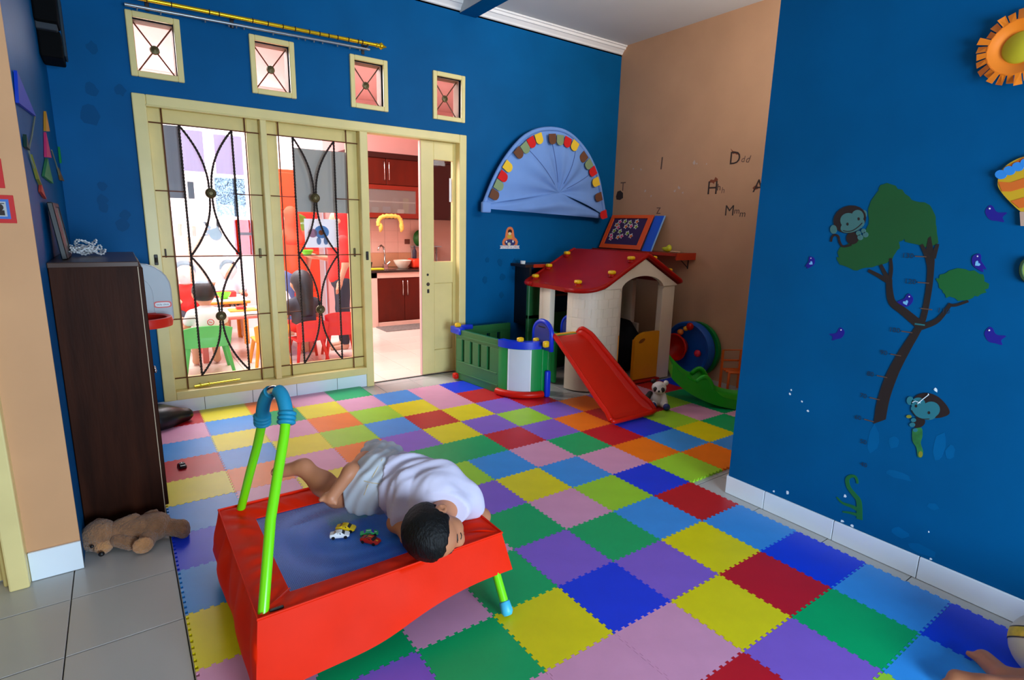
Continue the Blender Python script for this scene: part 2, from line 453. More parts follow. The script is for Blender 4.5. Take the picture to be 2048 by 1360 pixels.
# repainted scuffs low on the right wall
scu = MB(); scuff_m = M('wall_scuff', (0, 97, 156), 0.45, noise=0.1, spec=0.1)
for (u, v, a_, b_) in [(1797,950,.05,.016),(1788,885,.02,.025),(1880,890,.02,.06),(1747,880,.02,.06),(1866,1013,.02,.014),(1800,1065,.03,.02),(1845,1100,.05,.02),(1900,905,.015,.03)]:
    p = atx(u, v, RX); n = 10
    pol = [(p.y+a_*(0.75+0.5*random.random())*math.cos(2*math.pi*k/n), p.z+b_*(0.75+0.5*random.random())*math.sin(2*math.pi*k/n)) for k in range(n)]
    scu.prism(pol, lambda a, b: (RX, a, b), lambda a, b: (RX-0.0005, a, b))
tag(ob('wall_scuff', scu, scuff_m), 'lighter scuffed patches low on the blue right wall under the tree decal', 'stain', kind='stuff')
chip = MB(); chip_m = M('paint_chip', (225, 240, 250), 0.6)
for (u, v, r) in [(1872,780,.008),(1580,788,.006),(1604,803,.004),(1616,822,.005),(1582,780,.004),(1690,992,.006),(1560,1080,.004),(1575,985,.009),(1705,1052,.008),(1862,1118,.007),(1548,983,.006),(1684,1042,.007),(1858,1064,.004)]:
    p = atx(u, v, RX); n = 6
    pol = [(p.y+r*(0.5+random.random())*math.cos(2*math.pi*k/n), p.z+r*(0.5+random.random())*math.sin(2*math.pi*k/n)) for k in range(n)]
    chip.prism(pol, lambda a, b: (RX-0.0003, a, b), lambda a, b: (RX-0.0007, a, b))
tag(ob('paint_chip', chip, chip_m), 'tiny white chips in the paint of the blue right wall', 'paint chip', kind='stuff')

# ---- tiled baseboards
def board(name, label, pieces):
    """pieces: list of (box a, box b); backing of grout, each tile a part"""
    lo = [min(p[0][i] for p in pieces) for i in range(3)]; hi = [max(p[1][i] for p in pieces) for i in range(3)]
    ex = 0 if (hi[0]-lo[0]) > (hi[1]-lo[1]) else 1
    a = list(lo); b = list(hi); sh = 0.003
    return a, b
def baseboard_x(name, label, x0, x1, y, z1, step, first):
    s_ = struct(name, MB().box((x0, y-0.006, FZ), (x1, y, z1-0.002)), grout, label, 'baseboard')
    xs = [x0]+[first+k*step for k in range(40) if x0+0.01 < first+k*step < x1-0.01]+[x1]
    for a, b in zip(xs, xs[1:]):
        ob('tile', MB().rbox((a+0.0015, y-0.013, FZ+0.002), (b-0.0015, y-0.002, z1), 0.0015, 1), tile_white, s_)
def baseboard_y(name, label, x, sx, y0, y1, z1, step, first):
    s_ = struct(name, MB().box((min(x, x+sx*0.006), y0, FZ), (max(x, x+sx*0.006), y1, z1-0.002)), grout, label, 'baseboard')
    ys = [y0]+[y for y in sorted(first-k*step for k in range(40)) if y0+0.01 < y < y1-0.01]+[y1]
    for a, b in zip(ys, ys[1:]):
        ob('tile', MB().rbox((min(x+sx*0.002, x+sx*0.013), a+0.0015, FZ+0.002), (max(x+sx*0.002, x+sx*0.013), b-0.0015, z1), 0.0015, 1), tile_white, s_)
baseboard_x('baseboard_back', 'white tiled baseboard under the sliding windows', -0.2, 1.64, BY, 0.098, 0.3235, 0.413-0.647)
baseboard_y('baseboard_right', 'white tiled baseboard along the blue right wall', RX, -1, -2.4, 1.575, 0.086, 0.335, 1.357)
baseboard_x('baseboard_left', 'short white tile at the foot of the peach wall', -0.395, -0.232, 2.60, 0.108, 9.0, -3)
board_end = MB().rbox((RX+0.0, 1.565, FZ), (RX+0.14, 1.579, 0.086), 0.0015, 1)
struct('baseboard_end', board_end, tile_white, 'white tile on the end of the blue right wall', 'baseboard')
# door jamb at the left edge
dj = MB().rbox((-0.455, 2.55, FZ), (-0.395, 2.70, 2.16), 0.006, 2)
d2 = struct('door_2', dj, cream, 'cream door frame post at the left edge beside the peach wall', 'door frame')
ob('stop', MB().rbox((-0.475, 2.60, FZ), (-0.45, 2.68, 2.12), 0.004, 1), cream_in, d2)
ob('head', MB().rbox((-1.30, 2.55, 2.10), (-0.395, 2.70, 2.16), 0.006, 2), cream, d2)
ob('post', MB().rbox((-1.30, 2.55, FZ), (-1.24, 2.70, 2.11), 0.006, 2), cream, d2)
ob('leaf', MB().box((-1.24, 2.64, 0.0), (-0.475, 2.68, 2.10)), cream_in, d2)

# ---- the sliding windows with grilles (window_1, window_2), door frame and door leaf
fw = struct('trim_4', MB().rbox((0.165, BY-0.025, 0.098), (0.24, BY+0.11, 2.135), 0.006, 2), cream, 'wide cream timber frame around the sliding windows and the kitchen doorway', 'frame')
def fpart(name, a, b, m=cream): return ob(name, MB().rbox(a, b, 0.006, 2), m, fw)
fpart('head', (0.24, BY-0.025, 2.068), (2.535, BY+0.11, 2.135)); fpart('sill', (0.24, BY-0.024, 0.098), (1.66, BY+0.108, 0.158))
fpart('mullion', (0.912, BY-0.02, 0.158), (0.955, BY+0.11, 2.068)); fpart('door_post', (1.635, BY-0.025, FZ), (1.70, BY+0.11, 2.068))
fpart('jamb', (2.535, BY-0.025, FZ), (2.605, BY+0.11, 2.135)); fpart('bead', (0.235, BY-0.032, 2.062), (2.54, BY-0.02, 2.074)); 
fpart('threshold', (1.70, BY+0.045, FZ-0.004), (2.535, BY+0.06, FZ+0.006), grout)
YS = 4.495; YG = 4.470
def window(name, label, x0, x1, gx0, gx1, ros_x, tw0, tw1, r0, r1):
    s_ = struct(name, MB().box((gx0-0.005, YS+0.012, 0.23), (gx1+0.005, YS+0.016, 1.99)), glass, label, 'window')
    # sash
    ob('stile', MB().rbox((x0, YS, 0.158), (gx0, YS+0.035, 2.068), 0.004, 1), cream_in, s_)
    ob('stile', MB().rbox((gx1, YS, 0.158), (x1, YS+0.035, 2.068), 0.004, 1), cream_in, s_)
    ob('rail', MB().rbox((gx0, YS, 1.978), (gx1, YS+0.035, 2.068), 0.004, 1), cream_in, s_)
    ob('rail', MB().rbox((gx0, YS, 0.158), (gx1, YS+0.035, 0.242), 0.004, 1), cream_in, s_)
    # wrought grille
    def bar(pts, r, m, nm='grille_bar', n=6): return ob(nm, MB().tube([(p[0], YG, p[1]) for p in pts], r, n), m, s_, smooth=True)
    for x in (r0, r1): bar([(x, 0.16), (x, 2.066)], 0.0045, rust)
    bar([(x0+0.004, 1.973), (x1-0.004, 1.973)], 0.0045, rust); bar([(x0+0.004, 1.108), (x1-0.004, 1.108)], 0.0045, rust); bar([(x0+0.004, 0.248), (x1-0.004, 0.248)], 0.0045, rust)
    for z in (1.543, 0.672):
        bar([(x0+0.004, z), (tw0, z)], 0.004, rust); bar([(tw1, z), (x1-0.004, z)], 0.004, rust)
    def twist(pts, nm='twisted_bar'):
        # resample and give it the look of a twisted square rod
        P = [np.array(p) for p in pts]; L = [0]
        for a, b in zip(P, P[1:]): L.append(L[-1]+np.linalg.norm(b-a))
        n = max(12, int(L[-1]/0.009)); mb = MB(); vs = []; fs = []
        for i in range(n+1):
            t = L[-1]*i/n; k = max(j for j in range(len(L)) if L[j] <= t+1e-9); k = min(k, len(P)-2)
            f_ = (t-L[k])/max(1e-9, L[k+1]-L[k]); c = P[k]*(1-f_)+P[k+1]*f_
            d = unit(P[k+1]-P[k]); nrm = np.array([d[1], -d[0]])
            for q in range(4):
                a = q*math.pi/2+t/0.022*math.pi*0.5
                o_ = 0.0082*math.cos(a); y_ = 0.0082*math.sin(a)
                vs.append((c[0]+nrm[0]*o_, YG+y_, c[1]+nrm[1]*o_))
        for i in range(n):
            for q in range(4): fs.append((i*4+q, i*4+(q+1) % 4, (i+1)*4+(q+1) % 4, (i+1)*4+q))
        mb.add(vs, fs); return ob(nm, mb, iron, s_)
    for x in (tw0, tw1): twist([(x, 0.25), (x, 1.972)])
    mid = ros_x
    def arc(xa, za, xb, zb, sx):
        # quarter curve, vertical at the rosette
        return [(xa+(xb-xa)*math.sin(math.pi/2*t)**1.0 if False else xa+(xb-xa)*(1-(1-t)**2), za+(zb-za)*t) for t in [i/14 for i in range(15)]]
    for zr, za, zb in ((1.542, 1.972, 1.108), (0.676, 1.108, 0.25)):
        for sgn, tx in ((-1, tw0), (1, tw1)):
            twist([(mid+sgn*0.008+(tx-mid-sgn*0.008)*((1-t)**0.62 if False else 1-math.sqrt(max(0, 1-(1-t)**2)) if False else (1-t)**2.1), za+(zr+0.03-za)*t) for t in [i/14 for i in range(15)]], 'curved_bar')
            twist([(mid+sgn*0.008+(tx-mid-sgn*0.008)*((1-t)**2.1), zb+(zr-0.03-zb)*t) for t in [i/14 for i in range(15)]], 'curved_bar')
        n = 24
        prof = [(0.0, 0.022), (0.012, 0.021), (0.016, 0.017), (0.022, 0.019), (0.028, 0.014), (0.034, 0.010), (0.036, 0.0), (0.0, -0.004)]
        ob('rosette', MB().lathe(prof, (mid, YG, zr), 20, Matrix.Rotation(rad(90), 4, 'X'), close=False), brass_dark, s_, smooth=True, angle=35)
    return s_
w1 = window('window_1', 'left sliding window with twisted iron grille and brass rosettes', 0.24, 0.912, 0.325, 0.832, 0.570, 0.414, 0.731, 0.320, 0.818)
w2 = window('window_2', 'right sliding window with twisted iron grille and brass rosettes', 0.955, 1.635, 1.035, 1.55, 1.284, 1.139, 1.444, 1.041, 1.541)
# handles, latches
ob('latch', MB().rbox((0.262, YS-0.012, 1.10), (0.272, YS, 1.16), 0.003, 1), iron, w1)
for s_, x in ((w1, 0.868), (w2, 1.587)):
    ob('latch', MB().rbox((x-0.008, YS-0.014, 1.09), (x+0.008, YS, 1.16), 0.004, 2), brass_dark, s_)
ob('bolt', MB().tube([(0.40, YG-0.006, 0.178), (0.66, YG-0.006, 0.186)], 0.006, 8).tube([(0.36, YG-0.004, 0.172), (0.46, YG-0.004, 0.178)], 0.009, 8).box((0.395, YG-0.012, 0.166), (0.402, YG+0.02, 0.19)).box((0.45, YG-0.012, 0.168), (0.457, YG+0.02, 0.192)), M('brass_bright', (222, 196, 60), 0.25, 0.9), w1)
for x, z in ((0.205, 1.09), (1.668, 1.10)):
    ob('lock_plate', MB().rbox((x-0.011, BY-0.032, z-0.035), (x+0.011, BY-0.024, z+0.035), 0.003, 1).tube([(x, BY-0.034, z+0.015), (x, BY-0.034, z-0.018)], 0.008, 8), iron, fw)
# sheets of paper stuck on the far side of the panes
def sheet(name, label, x0, x1, z0, z1, mt, y=YS+0.022, group=None, parent=None):
    o = ob(name, MB().grid(lambda a, b: (x0+(x1-x0)*a, y+0.004*math.sin(3*a+2*b), z0+(z1-z0)*b), 6, 6, (0, 0.0008, 0)), mt, parent)
    if parent is None: tag(o, label, 'paper', group)
    return o
def papermat(name, col, tr=0.5):
    mt = bpy.data.materials.new(name); mt.use_nodes = True; nt = mt.node_tree
    for n in list(nt.nodes): nt.nodes.remove(n)
    out = nt.nodes.new('ShaderNodeOutputMaterial'); df = nt.nodes.new('ShaderNodeBsdfDiffuse'); tl = nt.nodes.new('ShaderNodeBsdfTranslucent'); mx = nt.nodes.new('ShaderNodeMixShader')
    df.inputs[0].default_value = rgb(col); tl.inputs[0].default_value = rgb(col); mx.inputs[0].default_value = tr
    nt.links.new(df.outputs[0], mx.inputs[1]); nt.links.new(tl.outputs[0], mx.inputs[2]); nt.links.new(mx.outputs[0], out.inputs[0]); MATS[name] = mt; return mt
p_grey = papermat('paper_grey', (204, 190, 172), 0.06); p_lav = papermat('paper_lavender', (226, 220, 238), 0.5); p_red = papermat('paper_red', (236, 70, 30), 0.35)
p_wh = papermat('paper_white', (236, 238, 240), 0.45); p_grey2 = papermat('paper_grey_thin', (176, 174, 176), 0.25)
sheet('poster', 'large plain grey sheet behind the upper grille of the right window', 1.152, 1.59, 1.435, 1.905, p_grey)
el = sheet('drawing', 'white sheet with a pastel elephant drawing on the right window', 1.205, 1.468, 1.163, 1.385, p_wh)
for nm, c, r, col in (('elephant_body', (1.335, 1.285), (0.058, 0.05), (150, 190, 225)), ('elephant_head', (1.265, 1.275), (0.036, 0.034), (214, 176, 190)), ('elephant_leg', (1.31, 1.215), (0.018, 0.03), (170, 190, 215)), ('elephant_leg', (1.365, 1.215), (0.018, 0.03), (170, 190, 215)), ('saddle', (1.33, 1.28), (0.02, 0.02), (232, 140, 80))):
    yy = YS+0.0195-(0.0006 if nm in ('saddle', 'elephant_head') else 0)
    ob(nm, MB().prism([(c[0]+r[0]*math.cos(a*math.pi/8), c[1]+r[1]*math.sin(a*math.pi/8)) for a in range(16)], lambda a, b: (a, yy, b), lambda a, b: (a, yy-0.0005, b)), papermat('print_'+nm+str(col[0]), col, 0.7), el)
sheet('poster', 'pale lavender sheet stuck high on the left window, left of the bright gap', 0.425, 0.555, 1.685, 1.955, p_lav)
sheet('poster', 'pale lavender sheet stuck high on the left window, right of the bright gap', 0.622, 0.80, 1.68, 1.945, p_lav)
sheet('poster', 'narrow grey sheet along the left edge of the left window', 0.327, 0.42, 1.50, 1.972, p_grey2)
sheet('poster', 'silvery crumpled sheet on the left window beside the upper rosette', 0.605, 0.80, 1.385, 1.655, M('foil', (190, 196, 204), 0.25, 0.7, noise=0.3, nscale=25, bump=0.8, bscale=40))
sheet('poster', 'tiny grey slip left of the upper rosette in the left window', 0.437, 0.475, 1.50, 1.615, p_grey2)
rp = sheet('poster', 'red sheet with a white band stuck low right on the left window', 0.708, 0.832, 1.112, 1.365, p_red)
ob('white_band', MB().box((0.735, YS+0.012, 1.255), (0.83, YS+0.0155, 1.275)), p_wh, rp)
# grey rabbit cutout on the left window
rb = MB(); P2 = lambda c, r, n=14: [(c[0]+r[0]*math.cos(2*math.pi*k/n), c[1]+r[1]*math.sin(2*math.pi*k/n)) for k in range(n)]
yq = YS+0.019
for pol in (P2((0.585, 1.26), (0.042, 0.045)), P2((0.556, 1.275), (0.035, 0.018)), [(0.545,1.29),(0.51,1.345),(0.525,1.35),(0.565,1.305)], [(0.59,1.30),(0.598,1.36),(0.612,1.355),(0.61,1.29)], [(0.535,1.262),(0.505,1.258),(0.505,1.25),(0.54,1.248)]):
    rb.prism(pol, lambda a, b: (a, yq, b), lambda a, b: (a, yq+0.001, b)); yq += 0.0012
tag(ob('rabbit_cutout', rb, p_grey2), 'small grey rabbit cutout on the left window pane', 'decoration')

# ---- kitchen door leaf (half open, glazed top)
d1 = struct('door_1', MB().rbox((2.195, 4.50, 0.0), (2.318, 4.54, 2.066), 0.004, 1), cream, 'cream half glazed kitchen door slid to the right of its opening', 'door')
ob('stile', MB().rbox((2.508, 4.50, 0.0), (2.56, 4.54, 2.066), 0.004, 1), cream_in, d1)
ob('rail', MB().rbox((2.318, 4.50, 1.915), (2.508, 4.54, 2.066), 0.004, 1), cream, d1)
ob('panel', MB().rbox((2.318, 4.508, 0.22), (2.508, 4.532, 0.84), 0.006, 1), cream, d1)
ob('rail', MB().rbox((2.318, 4.50, 0.84), (2.508, 4.54, 1.035), 0.004, 1), cream, d1)
ob('rail', MB().rbox((2.318, 4.50, 0.0), (2.508, 4.54, 0.22), 0.004, 1), cream, d1)
ob('pane', MB().box((2.316, 4.518, 1.03), (2.51, 4.522, 1.918)), glass, d1)
ob('pale_edge', MB().box((2.188, 4.503, 0.0), (2.1948, 4.537, 2.06)), wall_pink, d1, label='pale unpainted edge of the door')
ob('knob_hole', MB().cyl((2.252, 4.4985, 0.92), (2.252, 4.501, 0.92), 0.011), iron, d1)
ob('lock', MB().cyl((2.255, 4.4975, 0.835), (2.255, 4.501, 0.835), 0.016).rbox((2.245, 4.497, 0.755), (2.267, 4.501, 0.79), 0.002, 1), iron, d1)
ob('key_hole', MB().cyl((2.255, 4.4965, 0.837), (2.255, 4.499, 0.837), 0.007), chrome, d1)
# paper notice on the jamb behind the pane
tag(ob('notice', MB().box((2.487, 4.526, 1.565), (2.525, 4.528, 1.77)), p_wh), 'small white notice stuck on the glass of the kitchen door', 'paper')

# ---- four vent windows above
for k, (a, b) in enumerate(VX):
    lab = ['first vent window from the left, under the left end of the curtain rod', 'second vent window from the left, above the middle of the left frame', 'third vent window from the left, under the right end of the curtain rod', 'fourth vent window from the left, above the kitchen door'][k]
    z0, z1 = VZ; mx, mz = (a+b)/2, (z0+z1)/2
    g = MB().box((a, BY+0.085, z0), (b, BY+0.088, z1))
    v = struct('window_%d' % (k+3), g, glass, lab, 'window')
    fwid = 0.036
    ob('frame_side', MB().rbox((a-fwid, BY-0.02, z0-fwid), (a, BY+0.03, z1+fwid), 0.004, 1), cream, v)
    ob('frame_side', MB().rbox((b, BY-0.02, z0-fwid), (b+fwid, BY+0.03, z1+fwid), 0.004, 1), cream, v)
    ob('frame_top', MB().rbox((a, BY-0.02, z1), (b, BY+0.03, z1+fwid), 0.004, 1), cream, v)
    ob('frame_bottom', MB().rbox((a, BY-0.02, z0-fwid), (b, BY+0.03, z0), 0.004, 1), cream, v)
    rv = M('reveal_brown', (150, 112, 84), 0.6, noise=0.1)
    ob('reveal', MB().box((b-0.004, BY+0.03, z0), (b, BY+0.12, z1)).box((a, BY+0.03, z0), (a+0.004, BY+0.12, z1)).box((a, BY+0.03, z1-0.004), (b, BY+0.12, z1)).box((a, BY+0.03, z0), (b, BY+0.12, z0+0.004)), rv, v)
    yb = BY+0.07
    for (p, q) in (((a, z0), (b, z1)), ((a, z1), (b, z0))):
        ob('cross_bar', MB().tube([(p[0], yb, p[1]), (q[0], yb, q[1])], 0.005, 6), rust, v)
    ob('rosette', MB().lathe([(0.0, 0.016), (0.012, 0.015), (0.018, 0.011), (0.025, 0.011), (0.029, 0.0), (0.0, -0.006)], (mx, yb, mz), 18, Matrix.Rotation(rad(90), 4, 'X'), close=False), brass_dark, v, smooth=True, angle=35)

# ---- double curtain rod
rod = thing('curtain_rod', 'double brass and grey curtain rod above the vent windows', 'curtain rod', (1.0, BY, 2.65))
gold = M('gold_lacquer', (236, 190, 28), 0.22, 0.75); steel = M('grey_steel', (150, 156, 164), 0.3, 0.7)
ob('brass_pole', MB().tube([(0.15, 4.34, 2.663), (1.76, 4.34, 2.685)], 0.0125, 12), gold, rod, smooth=True, angle=40)
ob('grey_pole', MB().tube([(0.18, 4.385, 2.628), (1.72, 4.385, 2.657)], 0.010, 12), steel, rod, smooth=True, angle=40)
for t in (0.03, 0.09, 0.17, 0.30, 0.335, 0.46, 0.52, 0.58, 0.63, 0.69, 0.735, 0.775, 0.815, 0.865, 0.91, 0.93):
    x = 0.15+1.61*t; z = 2.663+0.022*t
    ob('ring', MB().tube([(x, 4.34+0.0145*math.cos(a*math.pi/6), z+0.0145*math.sin(a*math.pi/6)) for a in range(12)], 0.0028, 5, closed=True), iron, rod)
for t in (0.04, 0.12, 0.28, 0.37, 0.385, 0.40, 0.43, 0.55, 0.66, 0.69, 0.73, 0.77, 0.84, 0.9, 0.95):
    x = 0.18+1.54*t; z = 2.628+0.029*t
    ob('glide', MB().tube([(x, 4.385, z-0.008), (x, 4.385, z-0.022)], 0.0045, 6), steel, rod)
ob('finial', MB().lathe([(0.0, 0.075), (0.006, 0.068), (0.012, 0.05), (0.022, 0.038), (0.026, 0.028), (0.018, 0.016), (0.012, 0.010), (0.016, 0.004), (0.016, -0.01), (0.0, -0.012)], (1.765, 4.34, 2.685), 14, Matrix.Rotation(rad(90), 4, 'Y'), close=False), gold, rod, smooth=True)
for x in (0.30, 0.78, 1.69): ob('bracket', MB().tube([(x, BY, 2.69), (x, 4.385, 2.668), (x, 4.33, 2.668)], 0.006, 6).rbox((x-0.012, BY-0.006, 2.63), (x+0.012, BY, 2.70), 0.003, 1), iron, rod)
# ---------------------------------------------------------------- interlocking foam mat
OX, OY, S = 1.568714642, 1.439938874, 0.3
FC = {'R': (198,18,34), 'P': (222,156,190), 'Y': (232,218,0), 'G': (0,172,100), 'L': (160,214,48), 'B': (0,58,228), 'C': (54,150,232), 'V': (136,98,208), 'O': (250,124,8)}
FN = {'R': 'red', 'P': 'pink', 'Y': 'yellow', 'G': 'green', 'L': 'lime', 'B': 'dark blue', 'C': 'sky blue', 'V': 'violet', 'O': 'orange'}
foam = {k: M('foam_'+FN[k].replace(' ', '_'), c, 0.40, noise=0.05, nscale=9, bump=0.08, bscale=500, spec=0.42) for k, c in FC.items()}
ROWS = {  # row j: (first column i, colours)
 9: (-5, 'RYOPG'), 8: (-5, 'PCGYPCPB'), 7: (-5, 'CYPOLYPRR'), 6: (-5, 'RCYLCRYVR'), 5: (-5, 'YOPOVYVLVOVPRB'),
 4: (-5, 'CPYPGGRVORRLGR'), 3: (-5, 'BCGGLCPGRBLPGC'), 2: (-5, 'CCCBVYCPOCYGPL'), 1: (-5, 'YBBPGPLBLOCLYG'),
 0: (-5, 'PGPGVGCR'), -1: (-4, 'VGYBVYC'), -2: (-5, 'LBPPPYRB'), -3: (-5, 'YOVGRVGC'), -4: (-5, 'GPLRYLCB')}
CELL = {(i0+k, j): c for j, (i0, s_) in ROWS.items() for k, c in enumerate(s_)}
NT = 9; TD = 0.0085; GAP = 0.0006; TH = 0.0115
def side(ax):
    """tooth line along one side, (t, offset) with dovetail tabs"""
    pts = []; p = S/(2*NT)
    for k in range(NT):
        a = (2*k+0.64)*p; b = (2*k+1.36)*p
        pts += [(a, 0), (a-0.0016, 1), (b+0.0016, 1), (b, 0)]
    return [(t, o*TD) for t, o in pts]
def outline(w, e, s_, n):
    """closed outline; each flag: 'j' jointed with the neighbour, 'f' plain edge (straight)"""
    sd = side(0); out = []
    out.append((0, 0))
    if s_: out += [(t, o) for t, o in sd]
    out.append((S, 0))
    if e: out += [(S+o, t) for t, o in sd]
    out.append((S, S))
    if n: out += [(t, S+o) for t, o in reversed(sd)]
    out.append((0, S))
    if w: out += [(o, t) for t, o in reversed(sd)]
    return out
mat_root = thing('foam_play_mat', 'large puzzle mat of many coloured interlocking foam squares on the floor', 'mat', (OX, OY, -TH))
foam_me = {}
def foam_mesh(kind):
    if kind in foam_me: return foam_me[kind]
    ol = outline(*kind); c = S/2
    # shrink a hair so that the joints read as dark lines
    pts = []; n = len(ol)
    for x, y in ol: pts.append((c+(x-c)*(1-2*GAP/S), c+(y-c)*(1-2*GAP/S)))
    mb = MB(); vs = [(x, y, 0) for x, y in pts]+[(x, y, TH) for x, y in pts]
    fs = [tuple(range(n, 2*n))]+[(i, (i+1) % n, n+(i+1) % n, n+i) for i in range(n)]
    me = bpy.data.meshes.new('foam_tile'); me.from_pydata(vs, [], fs); me.update(); me.materials.append(foam['R']); foam_me[kind] = me
    return me
rnd = random.Random(5)
for (i, j), c in CELL.items():
    west = True; south = True; east = True; north = True
    o = bpy.data.objects.new('foam_tile', foam_mesh((True, True, True, True))); COL.objects.link(o)
    o.parent = mat_root; o.location = (i*S, j*S, rnd.uniform(-0.0006, 0.0))
    o.material_slots[0].link = 'OBJECT'; o.material_slots[0].material = foam[c]
    o['label'] = FN[c]+' foam tile'
# ---------------------------------------------------------------- brown cabinet at the left wall
wood_dk = M('dark_wood', (54, 24, 11), 0.5, spec=0.08, noise=0.45, nscale=3.5, bump=0.05, bscale=20, aniso=(6, 6, 0.7))
wood_ed = M('wood_pale_edge', (196, 170, 140), 0.5)
cab = thing('cabinet', 'tall dark brown wooden cabinet against the left wall', 'cabinet', (-0.085, 3.2, FZ))
CX1 = 0.062; CY0 = 2.84; CY1 = 3.62; CT = 1.185
ob('side_panel', MB().rbox((-0.232, CY0, FZ), (CX1, CY0+0.018, CT-0.02), 0.002, 1), wood_dk, cab)
ob('side_panel', MB().rbox((-0.232, CY1-0.018, FZ), (CX1, CY1, CT-0.02), 0.002, 1), wood_dk, cab)
ob('top', MB().rbox((-0.234, CY0-0.006, CT-0.022), (CX1+0.006, CY1+0.006, CT), 0.003, 2), M('dark_wood_top', (74, 50, 40), 0.3, spec=0.2, noise=0.2, nscale=4), cab)
ob('back_panel', MB().box((-0.234, CY0+0.018, FZ), (-0.228, CY1-0.018, CT-0.022)), wood_dk, cab)
for y0, y1 in ((CY0+0.004, (CY0+CY1)/2-0.002), ((CY0+CY1)/2+0.002, CY1-0.004)):
    d = ob('door', MB().rbox((CX1, y0, 0.06), (CX1+0.018, y1, CT-0.026), 0.003, 1), wood_dk, cab)
    ob('knob', MB().lathe([(0, 0.022), (0.011, 0.018), (0.011, 0.012), (0.005, 0.008), (0.006, 0)], (CX1+0.018, y1-0.03 if y0 < 3.1 else y0+0.03, 0.62), 12, Matrix.Rotation(rad(90), 4, 'Y'), close=False), chrome, d, smooth=True)
for z in (0.4, 0.78): ob('shelf', MB().box((-0.228, CY0+0.018, z), (CX1-0.004, CY1-0.018, z+0.016)), wood_dk, cab)
ob('plinth', MB().box((-0.228, CY0+0.018, FZ), (CX1-0.02, CY1-0.018, 0.055)), wood_dk, cab)
ob('edge_strip', MB().box((CX1-0.0005, CY0-0.0008, 0.02), (CX1+0.0025, CY0+0.004, CT-0.022)), wood_ed, cab, label='pale worn edge strip')
# things on the cabinet
bf = thing('picture_frame', 'dark framed panel leaning on the wall on top of the cabinet', 'frame', (-0.18, 3.25, CT))
M0 = Matrix.Translation((-0.195, 3.10, CT)) @ Matrix.Rotation(rad(-6), 4, 'Y')
ob('frame', MB().rbox((0, -0.10, 0), (0.02, 0.0, 0.235), 0.003, 1, M0).rbox((0.0, 0.0, 0.0), (0.02, 0.20, 0.02), 0.003, 1, M0).rbox((0, 0.0, 0.215), (0.02, 0.20, 0.235), 0.003, 1, M0).rbox((0, 0.18, 0.0), (0.02, 0.20, 0.235), 0.003, 1, M0), black, bf)
ob('panel', MB().box((0.006, 0.0, 0.012), (0.014, 0.19, 0.222), M0), M('panel_greybrown', (120, 104, 92), 0.35, noise=0.1), bf)
# heap of white beaded string
lace = thing('beaded_garland', 'heap of white beaded string on top of the cabinet', 'garland', (-0.12, 3.3, CT))
rg = random.Random(11)
for k in range(9):
    c = Vector((-0.10+rg.uniform(-0.05, 0.05), 3.30+rg.uniform(-0.10, 0.10), CT+0.008+0.006*k*rg.random())); pts = []
    a0 = rg.random()*6; R_ = rg.uniform(0.025, 0.05)
    for q in range(20):
        a = a0+q*2*math.pi/20; pts.append(c+Vector((R_*math.cos(a), R_*1.3*math.sin(a), 0.010*math.sin(3*a+k)+0.010)))
    mb = MB().tube(pts, 0.0022, 5, closed=True)
    for q in range(0, 20): mb.ball(pts[q], 0.0048, 6, 4)
    ob('bead_string', mb, white_pl, lace)

# ---------------------------------------------------------------- toddler basketball hoop behind the cabinet
hg = M('hoop_grey', (176, 182, 188), 0.4, noise=0.03); hr = M('hoop_red', (222, 40, 22), 0.35)
hoop = thing('basketball_hoop', 'toddler basketball hoop with grey backboard and red rim behind the cabinet', 'basketball hoop', (0.03, 4.1, 0.0))
HY = 4.06; cxh = 0.03
pol = []
bw = 0.222; zb, ztp = 0.715, 1.095
for a, b in ((-bw, zb+0.03), (-bw+0.03, zb), (bw-0.03, zb), (bw, zb+0.03)): pol.append((cxh+a, b))
for k in range(0, 7): an = math.pi/2*k/6; pol.append((cxh+bw-0.16+0.16*math.cos(an), ztp-0.16+0.16*math.sin(an)))
for k in range(0, 7): an = math.pi/2+math.pi/2*k/6; pol.append((cxh-bw+0.16+0.16*math.cos(an), ztp-0.16+0.16*math.sin(an)))
ob('backboard', MB().prism(pol, lambda a, b: (a, HY+0.02, b), lambda a, b: (a, HY-0.012, b)), hg, hoop, bevel=0.008)
inner = [(cxh+(a-cxh)*0.55, 0.88+(b-0.90)*0.68) for a, b in pol]
ob('raised_target', MB().prism(inner, lambda a, b: (a, HY-0.010, b), lambda a, b: (a, HY-0.017, b)), hg, hoop, bevel=0.004)
rim = MB(); RR = 0.145; rc = (cxh+0.035, HY-0.165, 0.762)
prof = []
for k in range(48):
    a = 2*math.pi*k/48
    ring = [(RR, -0.028), (RR+0.014, -0.026), (RR+0.018, 0.0), (RR+0.012, 0.026), (RR, 0.028), (RR-0.012, 0.022), (RR-0.014, -0.02)]
    rim.v += [(rc[0]+r*math.cos(a)*1.05, rc[1]+r*math.sin(a), rc[2]+z) for r, z in ring]
n7 = 7
for k in range(48):
    for q in range(n7): rim.f.append((k*n7+q, k*n7+(q+1) % n7, ((k+1) % 48)*n7+(q+1) % n7, ((k+1) % 48)*n7+q))
ob('rim', rim, hr, hoop, smooth=True, angle=60)
ob('rim_bracket', MB().rbox((cxh-0.06, HY-0.03, 0.735), (cxh+0.13, HY-0.005, 0.79), 0.008, 2), hr, hoop)
lx, lz = 0.197, 0.838
